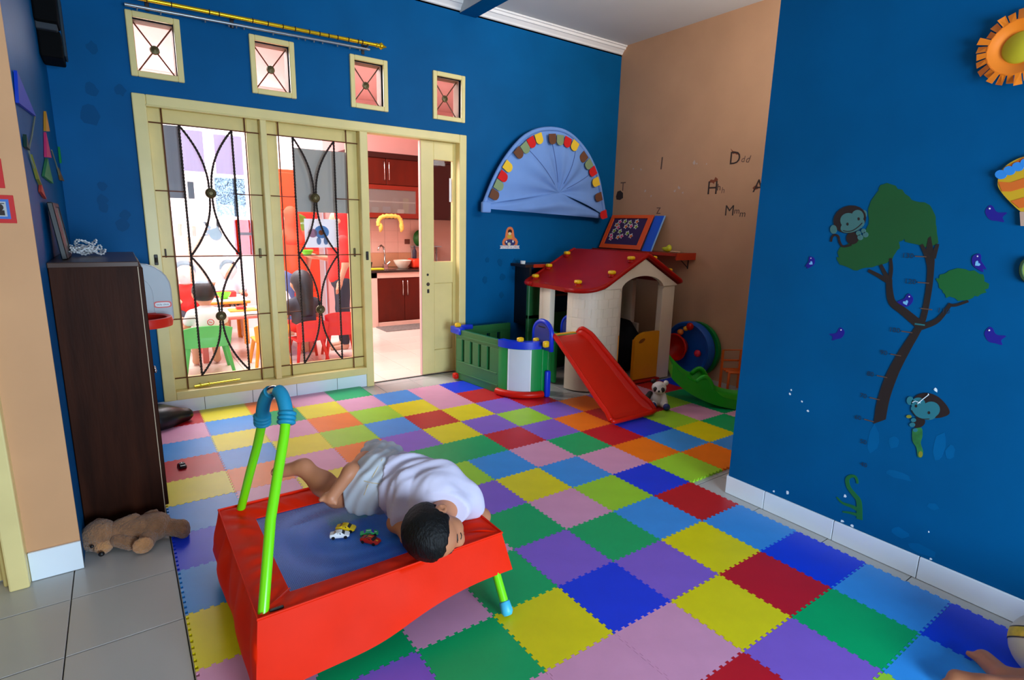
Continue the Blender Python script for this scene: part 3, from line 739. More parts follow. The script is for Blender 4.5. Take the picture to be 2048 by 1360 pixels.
lab = ob('label_plate', MB().prism([(lx+0.048*math.copysign(abs(math.cos(t))**0.5, math.cos(t)), lz+0.021*math.copysign(abs(math.sin(t))**0.6, math.sin(t))) for t in [2*math.pi*k/28 for k in range(28)]], lambda a, b: (a, HY-0.011, b), lambda a, b: (a, HY-0.0145, b)), hr, hoop)
ob('label_face', MB().prism([(lx+0.040*math.copysign(abs(math.cos(t))**0.5, math.cos(t)), lz+0.0135*math.copysign(abs(math.sin(t))**0.6, math.sin(t))) for t in [2*math.pi*k/28 for k in range(28)]], lambda a, b: (a, HY-0.014, b), lambda a, b: (a, HY-0.0155, b)), white_pl, lab)
ob('lettering', text_mb('little tikes', 0.0165, lambda a, b, d: (lx+a, HY-0.0158, lz+b)), M('label_ink', (20, 24, 60), 0.5), lab)
ob('pole', MB().cyl((cxh, HY+0.05, 0.05), (cxh, HY+0.05, 0.98), 0.028, None, 14), hg, hoop, smooth=True, angle=40)
bk = M('hoop_base_black', (16, 17, 20), 0.33, noise=0.1)
bprims = [ellip((0.04, 4.22, 0.055), (0.20, 0.15, 0.10)), capsule((0.1, 4.18, 0.05), (0.275, 4.24, 0.045), 0.07, 0.045)]
ob('base', soft(bprims, 0.05, 0.014, cut=lambda P: 0.0-P[:, 2]), bk, hoop, smooth=True, label='black domed base resting on the mat')

# ---------------------------------------------------------------- little black toy car on the mat
def toy_car(name, label, mat, body, wheel=black, glassm=None, L=0.07, W=0.031, H=0.022, group=None, stripes=None, parts=True):
    """low car in local axes: x forward, wheels on z = 0"""
    r = thing(name, label, 'toy car', mat=mat, group=group)
    sec = [(-0.5, 0.25, 0.62, 0.80), (-0.47, 0.2, 0.72, 0.95), (-0.30, 0.18, 0.78, 1.0), (-0.18, 0.18, 0.98, 1.0), (0.0, 0.18, 1.0, 1.0), (0.12, 0.18, 0.95, 1.0), (0.26, 0.18, 0.66, 1.0), (0.42, 0.2, 0.55, 0.92), (0.5, 0.28, 0.42, 0.72)]
    vs = []; fs = []
    for (x, z0, z1, w_) in sec:
        X = x*L; a = W/2*w_; t = a*(0.72 if z1 > 0.7 else 0.9); zb_ = z0*H; zm = min(z1, 0.62)*H; zt = z1*H
        vs += [(X, -a*0.9, zb_), (X, -a, (zb_+zm)/2), (X, -a*0.97, zm), (X, -t, zt), (X, t, zt), (X, a*0.97, zm), (X, a, (zb_+zm)/2), (X, a*0.9, zb_)]
    for i in range(len(sec)-1):
        for q in range(8): fs.append((i*8+q, i*8+(q+1) % 8, (i+1)*8+(q+1) % 8, (i+1)*8+q))
    fs += [tuple(range(8))[::-1], tuple((len(sec)-1)*8+q for q in range(8))]
    ob('body', MB().add(vs, fs), body, r, local=True, smooth=True, angle=32)
    for sx in (-0.31, 0.31):
        for sy in (-1, 1):
            ob('wheel', MB().tube([(sx*L, sy*(W/2-0.004), 0.0062), (sx*L, sy*(W/2+0.0012), 0.0062)], 0.0062, 12), wheel, r, local=True, smooth=True, angle=40)
    gm = glassm or M('toy_car_window', (20, 24, 30), 0.15)
    ob('windscreen', MB().add([(0.125*L, -W*0.36, H*0.94), (0.125*L, W*0.36, H*0.94), (0.262*L, W*0.40, H*0.69), (0.262*L, -W*0.40, H*0.69)], [(0, 1, 2, 3)]).add([(-0.185*L, -W*0.36, H*0.985), (-0.185*L, W*0.36, H*0.985), (-0.30*L, W*0.38, H*0.80), (-0.30*L, -W*0.38, H*0.80)], [(0, 1, 2, 3)]), gm, r, local=True)
    for sy in (-1, 1):
        ob('side_window', MB().add([(-0.15*L, sy*W*0.462, H*0.66), (0.10*L, sy*W*0.462, H*0.66), (0.06*L, sy*W*0.385, H*0.93), (-0.12*L, sy*W*0.385, H*0.93)], [(0, 1, 2, 3)]), gm, r, local=True)
    if stripes:
        ob('stripe', MB().add([(0.30*L, -W*0.1, H*0.635), (0.30*L, W*0.1, H*0.635), (0.42*L, W*0.1, H*0.57), (0.42*L, -W*0.1, H*0.57)], [(0, 1, 2, 3)]).box((-0.15*L, -W*0.06, H*0.995), (0.10*L, W*0.06, H*1.01)), stripes, r, local=True)
    return r
p = at(364, 934)
toy_car('toy_car', 'tiny black toy car alone on the pink mat square beside the cabinet', Matrix.Translation((p.x, p.y, 0.0)) @ Matrix.Rotation(rad(96), 4, 'Z'), M('car_black', (18, 18, 22), 0.25), stripes=white_pl, L=0.075, W=0.036, H=0.026)

# ---------------------------------------------------------------- trampoline
t_red = M('vinyl_red', (232, 38, 2), 0.55, spec=0.10, noise=0.06, nscale=8, bump=0.12, bscale=14)
t_edge = M('vinyl_piping', (206, 30, 18), 0.4)
t_green = M('tube_lime', (120, 226, 14), 0.25)
t_foam = M('grip_teal', (10, 138, 176), 0.6, bump=0.1, bscale=80)
tz = 0.255; tx0, tx1, ty0, ty1 = 0.222, 1.060, 1.530, 2.262; ix0, ix1, iy0, iy1 = 0.335, 0.945, 1.632, 2.160
tr = thing('trampoline', 'red toddler trampoline with lime green tubes and a blue mesh bed', 'trampoline', (0.64, 1.9, 0.0))
# pad: four mitred strips, slightly padded and wrinkled, each a part
def pad_strip(o0, o1, i0, i1):
    """outer edge o0-o1, inner edge i0-i1"""
    o0, o1, i0, i1 = map(Vector, (o0, o1, i0, i1)); L = (o1-o0).length
    def fn(a, b):
        p = (o0.lerp(o1, a)).lerp(i0.lerp(i1, a), b)
        z = tz+0.010*math.sin(math.pi*min(1, b*1.02))*(1-0.25*math.sin(a*L*38)**2)-0.016*b-0.004*math.sin(math.pi*a)
        z += 0.0034*math.sin(a*L*62+4*b+2*math.sin(a*9))*math.sin(math.pi*b)
        return (p.x, p.y, z)
    return MB().grid(fn, 44, 8, (0, 0, -0.008))
O = [(tx0, ty0, 0), (tx1, ty0, 0), (tx1, ty1, 0), (tx0, ty1, 0)]; I = [(ix0, iy0, 0), (ix1, iy0, 0), (ix1, iy1, 0), (ix0, iy1, 0)]
for k in range(4): ob('edge_pad', pad_strip(O[k], O[(k+1) % 4], I[k], I[(k+1) % 4]), t_red, tr, smooth=True, angle=60)
# skirt: four hanging panels flaring outwards
CB = [(tx0-0.030, ty0-0.070), (tx1+0.012, ty0-0.058), (tx1+0.022, ty1+0.028), (tx0-0.030, ty1+0.028)]
def skirt(i, j, z0, wav, fq, pleat):
    """hanging panel between pad corners i and j; hems meet at the shared corners CB"""
    p0, p1 = Vector(O[i]), Vector(O[j]); b0, b1 = Vector(CB[i]+(0,)), Vector(CB[j]+(0,)); d = (p1-p0).normalized(); nrm = Vector((d.y, -d.x, 0)); L = (p1-p0).length
    def fn(a, b):
        t_ = p0.lerp(p1, a); q_ = b0.lerp(b1, a); q = t_.lerp(q_, b); e = math.sin(math.pi*a)**0.5
        q += nrm*e*(wav*math.sin(a*L*fq+1)*math.sin(math.pi*min(1, b*0.85+0.08))+pleat*abs(math.sin(a*L*fq*0.75))*math.sin(math.pi*b)*(1-b*0.5))
        return (q.x, q.y, tz+0.001+(z0(a)-tz)*b)
    return MB().grid(fn, 48, 10, tuple(nrm*-0.003))
zf = lambda a: 0.050+0.080*(0.5+0.5*math.tanh((a-0.50)*7))+0.006*math.sin(a*9)
ob('skirt_panel', skirt(0, 1, zf, 0.006, 15, 0.006), t_red, tr, smooth=True, angle=60)
ob('skirt_panel', skirt(3, 0, lambda a: 0.080-0.030*a+0.010*math.sin(a*14), 0.010, 26, 0.034), t_red, tr, smooth=True, angle=60)
ob('skirt_panel', skirt(1, 2, lambda a: zf(1)+(0.10-zf(1))*a, 0.008, 15, 0.006), t_red, tr, smooth=True, angle=60)
ob('skirt_panel', skirt(2, 3, lambda a: 0.10-0.02*a, 0.008, 15, 0.006), t_red, tr, smooth=True, angle=60)
ob('piping', MB().tube([(tx0, ty0-0.002, tz+0.002), (tx1, ty0-0.002, tz+0.002), (tx1+0.002, ty1, tz+0.002), (tx0, ty1, tz+0.002)], 0.0045, 6, closed=True), t_red, tr)
ob('mitre_seam', MB().tube([(tx0+0.01, ty0+0.01, tz+0.006), (ix0, iy0, tz-0.004)], 0.0022, 5), t_edge, tr)
# mesh bed
mm = bpy.data.materials.new('trampoline_mesh'); mm.use_nodes = True; nt = mm.node_tree
for n in list(nt.nodes): nt.nodes.remove(n)
out = nt.nodes.new('ShaderNodeOutputMaterial'); tp = nt.nodes.new('ShaderNodeBsdfTransparent'); df = nt.nodes.new('ShaderNodeBsdfPrincipled'); mx = nt.nodes.new('ShaderNodeMixShader')
tp.inputs[0].default_value = rgb((170, 205, 245)); df.inputs['Base Color'].default_value = rgb((36, 104, 196)); df.inputs['Roughness'].default_value = 0.42
tc = nt.nodes.new('ShaderNodeTexCoord'); vo = nt.nodes.new('ShaderNodeTexVoronoi'); vo.inputs['Scale'].default_value = 190; vo.inputs['Randomness'].default_value = 0.15
mr = nt.nodes.new('ShaderNodeMapRange'); mr.inputs[1].default_value = 0.25; mr.inputs[2].default_value = 0.55; mr.inputs[3].default_value = 0.42; mr.inputs[4].default_value = 0.92
nt.links.new(tc.outputs['Object'], vo.inputs['Vector']); nt.links.new(vo.outputs['Distance'], mr.inputs[0]); nt.links.new(mr.outputs[0], mx.inputs[0])
nt.links.new(tp.outputs[0], mx.inputs[1]); nt.links.new(df.outputs[0], mx.inputs[2]); nt.links.new(mx.outputs[0], out.inputs[0])
def bed(a, b):
    x = ix0-0.01+(ix1-ix0+0.02)*a; y = iy0-0.01+(iy1-iy0+0.02)*b
    return (x, y, tz-0.022-0.014*math.sin(math.pi*a)*math.sin(math.pi*b))
ob('mesh_bed', MB().grid(bed, 20, 18), mm, tr, smooth=True)
# frame under the pad, legs, feet
ob('frame_tube', MB().tube([(tx0+0.03, ty0+0.03, tz-0.03), (tx1-0.03, ty0+0.03, tz-0.03), (tx1-0.03, ty1-0.03, tz-0.03), (tx0+0.03, ty1-0.03, tz-0.03)], 0.014, 10, closed=True), t_green, tr, smooth=True)
for (a, b) in (((tx1-0.05, ty0+0.02), (tx1-0.052, ty0-0.115)), ((tx0+0.03, ty0+0.03), (tx0-0.005, ty0-0.035)), ((tx1-0.03, ty1-0.03), (tx1-0.01, ty1+0.02)), ((tx0+0.03, ty1-0.03), (tx0+0.01, ty1+0.02))):
    top = Vector((a[0], a[1], tz-0.03)); bot = Vector((b[0], b[1], 0.03))
    lg = ob('leg', MB().tube([top, bot], 0.0155, 12), t_green, tr, smooth=True, angle=50)
    d = (bot-top).normalized()
    f_blue = M('rubber_sky_blue', (66, 184, 224), 0.45)
    ob('foot_cap', MB().tube([bot-d*0.028, bot-d*0.024, bot+d*0.008, bot+d*0.020], [0.017, 0.020, 0.022, 0.015], 12), f_blue, lg, smooth=True, label='sky blue rubber foot')
# handle bar: two poles converging on a padded loop
A0 = Vector((0.236, 1.545, tz-0.03)); B0 = Vector((0.292, 2.245, tz-0.03))
def onray(u, v, y):
    return aty(u, v, y)
fs_ = [A0, onray(541, 1040, 1.665), onray(556, 945, 1.745), onray(569, 868, 1.80), onray(571, 845, 1.815)]
bs_ = [B0, onray(500, 945, 2.145), onray(515, 890, 2.07), onray(525, 842, 2.02)]
ob('handle_pole', MB().tube(fs_, 0.0158, 14), t_green, tr, smooth=True, angle=50)
ob('handle_pole', MB().tube(bs_, 0.0158, 14), t_green, tr, smooth=True, angle=50)
lp = [onray(525, 850, 2.03), onray(525, 826, 2.01), onray(529, 803, 1.985), onray(537, 787, 1.955), onray(548, 780, 1.92), onray(560, 785, 1.885), onray(568, 803, 1.855), onray(573, 830, 1.83), onray(572, 850, 1.815)]
def smooth_path(p, n):
    out = []
    for i in range(len(p)-1):
        p0 = p[max(0, i-1)]; p1 = p[i]; p2 = p[i+1]; p3 = p[min(len(p)-1, i+2)]
        for k in range(n):
            t = k/n; out.append(0.5*((2*p1)+(-p0+p2)*t+(2*p0-5*p1+4*p2-p3)*t*t+(-p0+3*p1-3*p2+p3)*t**3))
    out.append(p[-1]); return out
L_ = smooth_path(lp, 6); nL = len(L_)
ob('handle_loop', MB().tube(L_, 0.0165, 14), chrome, tr, smooth=True, label='chrome handle loop')
g1 = ob('foam_grip', MB().tube(L_[2:21], 0.0222, 14), t_foam, tr, smooth=True, angle=50)
g2 = ob('foam_grip', MB().tube(L_[nL-21:nL-2], 0.0222, 14), t_foam, tr, smooth=True, angle=50)
for g, c, d in ((g1, L_[1], L_[3]), (g2, L_[nL-2], L_[nL-4])):
    dd = (d-c).normalized(); mb = MB()
    for q in range(3): mb.tube([c+dd*(0.014*q+a) for a in (-0.002, 0.003, 0.009, 0.014)], [0.023, 0.0295, 0.0295, 0.023], 14)
    ob('ribbed_collar', mb, t_foam, g, smooth=True)
ob('corner_clip', MB().rbox((tx0+0.035, ty0+0.012, tz-0.006), (tx0+0.075, ty0+0.022, tz+0.006), 0.002, 1), black, tr)

# four toy cars on the mesh
def on_bed(u, v): return at(u, v, tz-0.026)
def cmat(u, v, u2, v2, roll=0.0, dz=0.0):
    a = on_bed(u, v); b = on_bed(u2, v2); an = math.atan2(b.y-a.y, b.x-a.x); c = (a+b)/2
    return Matrix.Translation((c.x, c.y, tz-0.033+dz)) @ Matrix.Rotation(an, 4, 'Z') @ Matrix.Rotation(roll, 4, 'X')
toy_car('toy_car', 'yellow toy car on the blue mesh, behind the white one', cmat(674, 1057, 710, 1058), M('car_yellow', (236, 196, 20), 0.3), L=0.072, W=0.036, H=0.026)
toy_car('toy_car', 'white toy car with black wheels on the blue mesh', cmat(662, 1072, 697, 1069), M('car_white', (245, 246, 250), 0.25), L=0.070, W=0.033, H=0.024)
toy_car('toy_car', 'small green and purple toy car on the blue mesh behind the red one', cmat(720, 1069, 757, 1065), M('car_green', (60, 190, 110), 0.2), glassm=M('car_purple', (88, 60, 190), 0.2), L=0.066, W=0.028, H=0.020, stripes=white_pl)
toy_car('toy_car', 'dark red toy car with black sides on the blue mesh', cmat(723, 1077, 760, 1086), M('car_red', (170, 26, 18), 0.3), L=0.074, W=0.034, H=0.024, stripes=M('car_gold', (220, 160, 30), 0.4))
# ---------------------------------------------------------------- the boy lying across the trampoline
skin = M('skin_tan', (190, 124, 88), 0.5, noise=0.05, nscale=8)
hair_b = M('hair_black', (7, 7, 8), 0.6, spec=0.25, noise=0.3, nscale=60, bump=0.5, bscale=140, aniso=(1, 1, 0.3))
shirt_w = M('shirt_white', (206, 200, 222), 0.8, noise=0.04, nscale=10)
denim = M('shorts_pale', (196, 202, 212), 0.85, noise=0.05, nscale=14)
stitch = M('stitching', (212, 190, 150), 0.8)
def J(u, v, z): return np.array(at(u, v, z))
boy = thing('person', 'sleeping boy in a white shirt and pale shorts lying on the red trampoline', 'person', tuple(J(790, 1000, 0.24)))
Hc = J(866, 1064, 0.335); U = unit((-0.62, -0.77, 0.08)); Fd = np.array([0.74, -0.50, -0.42]); Fd = unit(Fd-U*(Fd@U)); Sd = np.cross(U, Fd)
if Sd[2] < 0: Sd = -Sd
AXH = [Sd, Fd, U]
def hp(s_, f, u): return Hc+Sd*s_+Fd*f+U*u
neck = J(893, 1014, 0.33); chest = J(872, 985, 0.352); pel = J(764, 962, 0.352)
lsh = J(926, 1000, 0.325); lel = np.array([1.125, 1.765, 0.19]); lha = np.array([1.12, 1.80, 0.06])
rsh = J(815, 1028, 0.30); rel = J(792, 1046, 0.262); rha = J(812, 1066, 0.258)
hipA = J(738, 980, 0.33); kneA = J(674, 989, 0.31); ankA = J(604, 934, 0.40); toeA = J(556, 944, 0.375)
hipB = J(768, 930, 0.34); kneB = J(748, 912, 0.335); ankB = J(700, 944, 0.42); toeB = J(662, 996, 0.36)
def leg(h, k, a, t, rr):
    heel = a+unit(a-t)*0.012
    side_ = unit(np.cross(t-a, k-a))
    dg_ = []
    pr_ = [capsule(h, k, rr*1.25, rr), capsule(k, k+(a-k)*0.4, rr*0.95, rr*0.93), capsule(k+(a-k)*0.4, a, rr*0.93, rr*0.60), capsule(heel, t, rr*0.62, rr*0.52)]
    for q in range(5):
        o_ = (q-2)*0.0115; base = t+side_*o_*0.9; tip = t+unit(t-a)*(0.024-0.0035*q)+side_*o_*1.15
        dg_.append(capsule(base, tip, 0.0105 if q == 0 else 0.008, 0.0095 if q == 0 else 0.007))
    DIG.extend(dg_); return pr_
DIG = []
body = [ellip(hp(0,0,0.012), (0.074, 0.090, 0.088), AXH), ellip(hp(0.0, 0.045, -0.042), (0.055, 0.048, 0.058), AXH), ellip(hp(0.028, 0.062, -0.035), (0.030, 0.030, 0.034), AXH),
        ellip(hp(0, 0.097, -0.022), (0.014, 0.016, 0.018), AXH), ellip(hp(0.010, 0.094, -0.030), (0.009, 0.010, 0.008), AXH), ellip(hp(0, 0.086, -0.062), (0.022, 0.012, 0.009), AXH), ellip(hp(0, 0.070, -0.088), (0.022, 0.018, 0.016), AXH),
        capsule(hp(0, -0.015, -0.06), neck, 0.042, 0.045), capsule(neck, chest, 0.045, 0.09), capsule(chest, pel, 0.092, 0.095),
        capsule(lsh, lel, 0.040, 0.030), capsule(lel, lha, 0.029, 0.022), capsule(rsh, rel, 0.036, 0.031), capsule(rel, rha, 0.030, 0.024)]
# hands: palm, four fingers of different lengths, thumb from the side
def hand(w_, d, n_, sc=1.0):
    d = unit(d); n_ = unit(n_-d*(n_@d)); sd = np.cross(d, n_); out = [capsule(w_, w_+d*0.030*sc, 0.020*sc, 0.022*sc)]
    for q, L in enumerate((0.030, 0.036, 0.034, 0.026)):
        b = w_+d*0.038*sc+sd*(q-1.5)*0.0125*sc; m_ = b+d*L*0.6*sc+n_*0.003; e = m_+unit(d+n_*0.5)*L*0.5*sc
        DIG.extend([capsule(b, m_, 0.0075*sc, 0.0068*sc), capsule(m_, e, 0.0068*sc, 0.006*sc)])
    b = w_+d*0.008*sc-sd*0.018*sc; out += [capsule(b, b+unit(d-sd*0.9)*0.026*sc, 0.0095*sc, 0.008*sc), capsule(b+unit(d-sd*0.9)*0.026*sc, b+unit(d-sd*0.9)*0.026*sc+unit(d-sd*0.2)*0.018*sc, 0.008*sc, 0.0066*sc)]
    return out
body += hand(lha, V3(0.0, 0.2, -1), V3(-1, 0, 0.0)); body += hand(rha, J(850, 1085, 0.258)-rha, V3(0, 0, -1))
legs = leg(hipA, kneA, ankA, toeA, 0.049)+leg(hipB, kneB, ankB, toeB, 0.043)
ear = [ellip(hp(0.078, -0.012, -0.012), (0.013, 0.020, 0.030), AXH), ellip(hp(0.082, -0.004, -0.028), (0.010, 0.012, 0.012), AXH)]
def earcut(P): return None
bd0 = field(body+legs, 0.022); dgf = field(DIG, 0.003); bd = lambda P: smin(bd0(P), dgf(P), 0.009); eard = field(ear, 0.012); hole = ('e', hp(0.093, -0.008, -0.012), np.array((0.010, 0.011, 0.017)), np.array(AXH))
def bodyf(P):
    d = smin(bd(P), eard(P), 0.010)
    return np.maximum(d, -_sd(hole, P))
lo, hi = bounds(body+legs, 0.03)
ob('body', nets(bodyf, lo, hi, 0.0055), skin, boy, smooth=True)
# hair cap: swollen skull kept behind the hairline
hairp = [ellip(hp(0.0, -0.008, 0.018), (0.088, 0.099, 0.098), AXH), ellip(hp(0.0, -0.05, -0.02), (0.074, 0.06, 0.065), AXH)]
def haircut(P):
    q = P-Hc; s_, f, u = q@Sd, q@Fd, q@U
    front = f+0.005*np.sin(s_*190+u*60)*np.sin(s_*75)-(0.045+0.35*np.maximum(u-0.02, 0)-0.25*np.abs(s_))     # hairline over the forehead
    low = -(u+0.045+0.10*np.minimum(f, 0)+0.0)                        # nape
    earn = 0.030-np.sqrt((f+0.006)**2+(u+0.018)**2)                    # clear the ear
    earn = np.where(np.abs(s_) > 0.05, earn, -1)
    d = np.maximum(front, low); d = np.maximum(d, np.where(u < 0.0, f-0.012, -1))
    return np.maximum(d, earn)
hn = lambda P: 0.0022*np.sin(P[:, 0]*170+P[:, 1]*60)*np.sin(P[:, 1]*150)*np.sin(P[:, 2]*120+P[:, 0]*80)
ob('hair', soft(hairp, 0.02, 0.0062, cut=haircut, noise=hn), hair_b, boy, smooth=True, label='short black hair')
dark = M('lash_dark', (20, 14, 12), 0.6)
def facept(s_, f0, u):
    """point on the skin in front of the face at side s_, height u"""
    f = f0
    for k in range(60):
        if bodyf(hp(s_, f, u)[None])[0] > 0: break
        f += 0.002
    return hp(s_, f, u)
for sg in (1, -1):
    ob('closed_eye', MB().tube([facept(sg*(0.018+0.021*t), 0.03, -0.006-0.006*math.sin(math.pi*t)) for t in [k/8 for k in range(9)]], 0.0021, 5), dark, boy)
    ob('eyebrow', MB().tube([facept(sg*(0.014+0.028*t), 0.03, 0.016+0.005*math.sin(math.pi*t)) for t in [k/8 for k in range(9)]], [0.0014+0.0016*math.sin(math.pi*k/8) for k in range(9)], 5), dark, boy)
ob('mouth', MB().tube([facept(0.018*(2*t-1), 0.03, -0.062) for t in [k/8 for k in range(9)]], 0.0022, 5), M('lips', (150, 78, 66), 0.5), boy)
# shirt
mid = (chest+pel)/2
sp = [capsule(neck+(chest-neck)*-0.15, chest, 0.060, 0.112), capsule(chest, mid, 0.112, 0.115), capsule(mid, pel, 0.115, 0.108), capsule(chest+(lsh-chest)*0.3, lsh, 0.085, 0.058), capsule(lsh, lsh+(lel-lsh)*0.42, 0.058, 0.055), capsule(chest+(rsh-chest)*0.4, rsh+(rel-rsh)*0.35, 0.075, 0.052)]
axd = unit(pel-chest)
def shirtcut(P):
    t = (P-chest)@axd; L = np.linalg.norm(pel-chest)
    d = t-(L*0.80)-0.03*((P-mid)@unit(np.cross(axd, (0, 0, 1))))*4
    dl = unit(lel-lsh); dr = unit(rel-rsh)
    lim = np.linalg.norm(lel-lsh)*0.42
    sl = np.where(((P-lsh)@dl) > 0, (P-lsh)@dl-lim, -1)
    nk = (P-neck)@unit(hp(0, 0, 0)-chest)-0.030
    return np.maximum(np.maximum(d, sl), nk)
def folds(P):
    t = (P-chest)@axd; s2 = (P-chest)@unit(np.cross(axd, (0, 0, 1)))
    a = t*0.9+s2*0.55
    return 0.007*np.exp(-((np.mod(a*17+0.45*np.sin(s2*24), 1)-0.5)/0.10)**2)*np.clip(0.35+t*4, 0.12, 1)-(0.0095*np.sin(a*62+1.5*np.sin(s2*30))*np.clip(0.4+t*4, 0.15, 1)+0.0045*np.sin(a*130+s2*40)*np.clip(0.4+t*3, 0.1, 1)+0.0055*np.sin(s2*55+t*15))
ob('shirt', soft(sp, 0.05, 0.0065, cut=shirtcut, noise=folds), shirt_w, boy, smooth=True, label='white short sleeved shirt')
# shorts
shp = [capsule(mid+(pel-mid)*0.55, pel, 0.104, 0.106), capsule(pel, hipA, 0.106, 0.082), capsule(hipA, hipA+(kneA-hipA)*0.60, 0.085, 0.074), capsule(pel, hipB, 0.104, 0.09), capsule(hipB, hipB+(kneB-hipB)*0.9, 0.090, 0.075)]
def shortcut(P):
    dA = unit(kneA-hipA); lA = np.linalg.norm(kneA-hipA)
    a = (P-hipA)@dA-lA*0.66
    w_ = -((P-mid)@axd-np.linalg.norm(pel-mid)*0.50)
    return np.maximum(a, w_)
def folds2(P):
    return -(0.005*np.sin(P[:, 0]*70+P[:, 1]*35)+0.003*np.sin(P[:, 1]*120-P[:, 0]*50+P[:, 2]*60))
so_f = field(shp, 0.04)
def shorts_sd(P): return np.maximum(so_f(P)+folds2(P), shortcut(P))
lo, hi = bounds(shp, 0.03)
shorts = ob('shorts', nets(shorts_sd, lo, hi, 0.0065), denim, boy, smooth=True, label='pale denim shorts')
def on_cloth(u, v):
    """march the sight line of this point of the photograph until it meets the shorts"""
    d = ray(u, v); d = unit(d); t = 1.2; o_ = np.array((0, 0, CH))
    for k in range(400):
        p_ = o_+d*t; s_ = shorts_sd(p_[None])[0]
        if s_ < 0.001: return p_
        t += max(0.0008, s_*0.4)
        if t > 3.5: return None
    return None
for pts in ([(800, 925), (790, 950), (778, 985), (768, 1010), (762, 1030)], [(805, 928), (795, 953), (783, 987), (773, 1012), (767, 1032)], [(765, 918), (750, 945), (735, 972), (728, 990)], [(728, 962), (745, 966), (763, 968), (780, 970)]):
    q = [on_cloth(*a) for a in pts]; q = [x for x in q if x is not None]
    if len(q) > 2: ob('seam', MB().tube(q, 0.0016, 5), stitch, shorts)

# ---------------------------------------------------------------- teddy bear on the floor
fur = M('plush_brown', (158, 110, 72), 0.95, noise=0.25, nscale=40, bump=1.0, bscale=160, sheen=0.4)
fur2 = M('plush_tan', (206, 146, 92), 0.95, noise=0.2, nscale=40, bump=1.0, bscale=160, sheen=0.4)
T = lambda u, v, z: np.array(at(u, v, z+FZ))
ted = thing('teddy_bear', 'brown plush teddy bear lying face down on the floor at the foot of the cabinet', 'soft toy', tuple(T(260, 1085, 0)))
tn = lambda P: 0.0028*np.sin(P[:, 0]*240)*np.sin(P[:, 1]*220)*np.sin(P[:, 2]*260)
fcut = lambda P: FZ+0.0005-P[:, 2]
def tpart(name, prims, mt, k=0.012, par=None, label=None): return ob(name, soft(prims, k, 0.0052, cut=fcut, noise=tn), mt, par or ted, smooth=True, label=label)
tpart('body', [capsule(T(238, 1064, 0.062), T(312, 1052, 0.062), 0.050, 0.060)], fur)
th_ = tpart('head', [ellip(T(200, 1070, 0.066), (0.066, 0.060, 0.066)), ellip(T(186, 1078, 0.05), (0.045, 0.045, 0.05))], fur)
tpart('muzzle', [ellip(T(207, 1093, 0.034), (0.034, 0.030, 0.030))], fur2, par=th_, label='lighter tan muzzle')
for u, v, z in ((171, 1068, 0.075), (197, 1046, 0.10)): tpart('ear', [ellip(T(u, v, z), (0.022, 0.014, 0.022))], fur, par=th_)
ob('nose', MB().ball(T(203, 1108, 0.030), (0.011, 0.010, 0.010)), black, th_, smooth=True)
ob('eye', MB().ball(T(184, 1093, 0.058), (0.007, 0.007, 0.007)), black, th_, smooth=True)
tpart('arm', [capsule(T(240, 1052, 0.09), T(268, 1040, 0.10), 0.030, 0.028)], fur)
tpart('arm', [capsule(T(236, 1080, 0.05), T(262, 1086, 0.032), 0.028, 0.030)], fur)
lg1 = tpart('leg', [capsule(T(312, 1052, 0.055), T(358, 1056, 0.045), 0.037, 0.036), ellip(T(366, 1058, 0.045), (0.028, 0.034, 0.044))], fur)
lg2 = tpart('leg', [capsule(T(300, 1070, 0.045), T(292, 1086, 0.036), 0.036, 0.032)], fur)
tpart('foot_pad', [ellip(T(286, 1091, 0.040), (0.038, 0.016, 0.036))], fur2, par=lg2, label='round lighter sole')
tpart('tail', [capsule(T(296, 1032, 0.095), T(309, 1026, 0.10), 0.020, 0.017)], fur)
# ---------------------------------------------------------------- playhouse
ph_w = M('playhouse_cream', (244, 230, 208), 0.45, noise=0.03)
ph_r = M('playhouse_red', (168, 14, 6), 0.4, spec=0.2, noise=0.06, nscale=5)
ph_y = M('toy_yellow', (240, 190, 12), 0.35)
ph_yd = M('toy_amber', (236, 160, 20), 0.38, noise=0.04)
ph_g = M('toy_green', (0, 140, 62), 0.35, noise=0.04)
ph_gd = M('toy_green_dark', (34, 112, 58), 0.4, noise=0.04)
ph_b = M('toy_blue', (10, 52, 206), 0.32)
ph_red2 = M('toy_red', (206, 26, 8), 0.35, spec=0.25, noise=0.04)
HX, HYc, hx, hy, hr_ = 3.71, 3.72, 0.655, 0.44, 0.21
house = thing('playhouse', 'cream plastic playhouse with a red roof and an arched doorway', 'playhouse', (HX, HYc, 0))
def plan(t0, t1, n, off=0.0):
    """points along the front-left corner path: t=0 on the left side, then round the corner, to the front"""
    pts = []
    ax, ay = HX-hx+hr_, HYc-hy+hr_
    path = []
    path.append((HX-hx+off, HYc-0.05))
    for k in range(9):
        a = math.pi+math.pi/2*k/8; path.append((ax+(hr_-off)*math.cos(a), ay+(hr_-off)*math.sin(a)))
    path.append((HX, HYc-hy+off))
    L = [0]
    for a, b in zip(path, path[1:]): L.append(L[-1]+math.dist(a, b))
    for k in range(n+1):
        t = t0+(t1-t0)*k/n; i = max(j for j in range(len(L)) if L[j] <= t+1e-9); i = min(i, len(path)-2)
        f_ = (t-L[i])/(L[i+1]-L[i]); pts.append((path[i][0]*(1-f_)+path[i+1][0]*f_, path[i][1]*(1-f_)+path[i+1][1]*f_))
    return pts
def plan_wall(t0, t1, z0, z1, th=0.03, n=14, mirror=False, out=0.0):
    a = plan(t0, t1, n, -out); b = plan(t0, t1, n, th)
    if mirror: a = [(2*HX-x, y) for x, y in a]; b = [(2*HX-x, y) for x, y in b]
    poly = a+b[::-1]
    return MB().prism(poly, lambda x, y: (x, y, z0), lambda x, y: (x, y, z1))
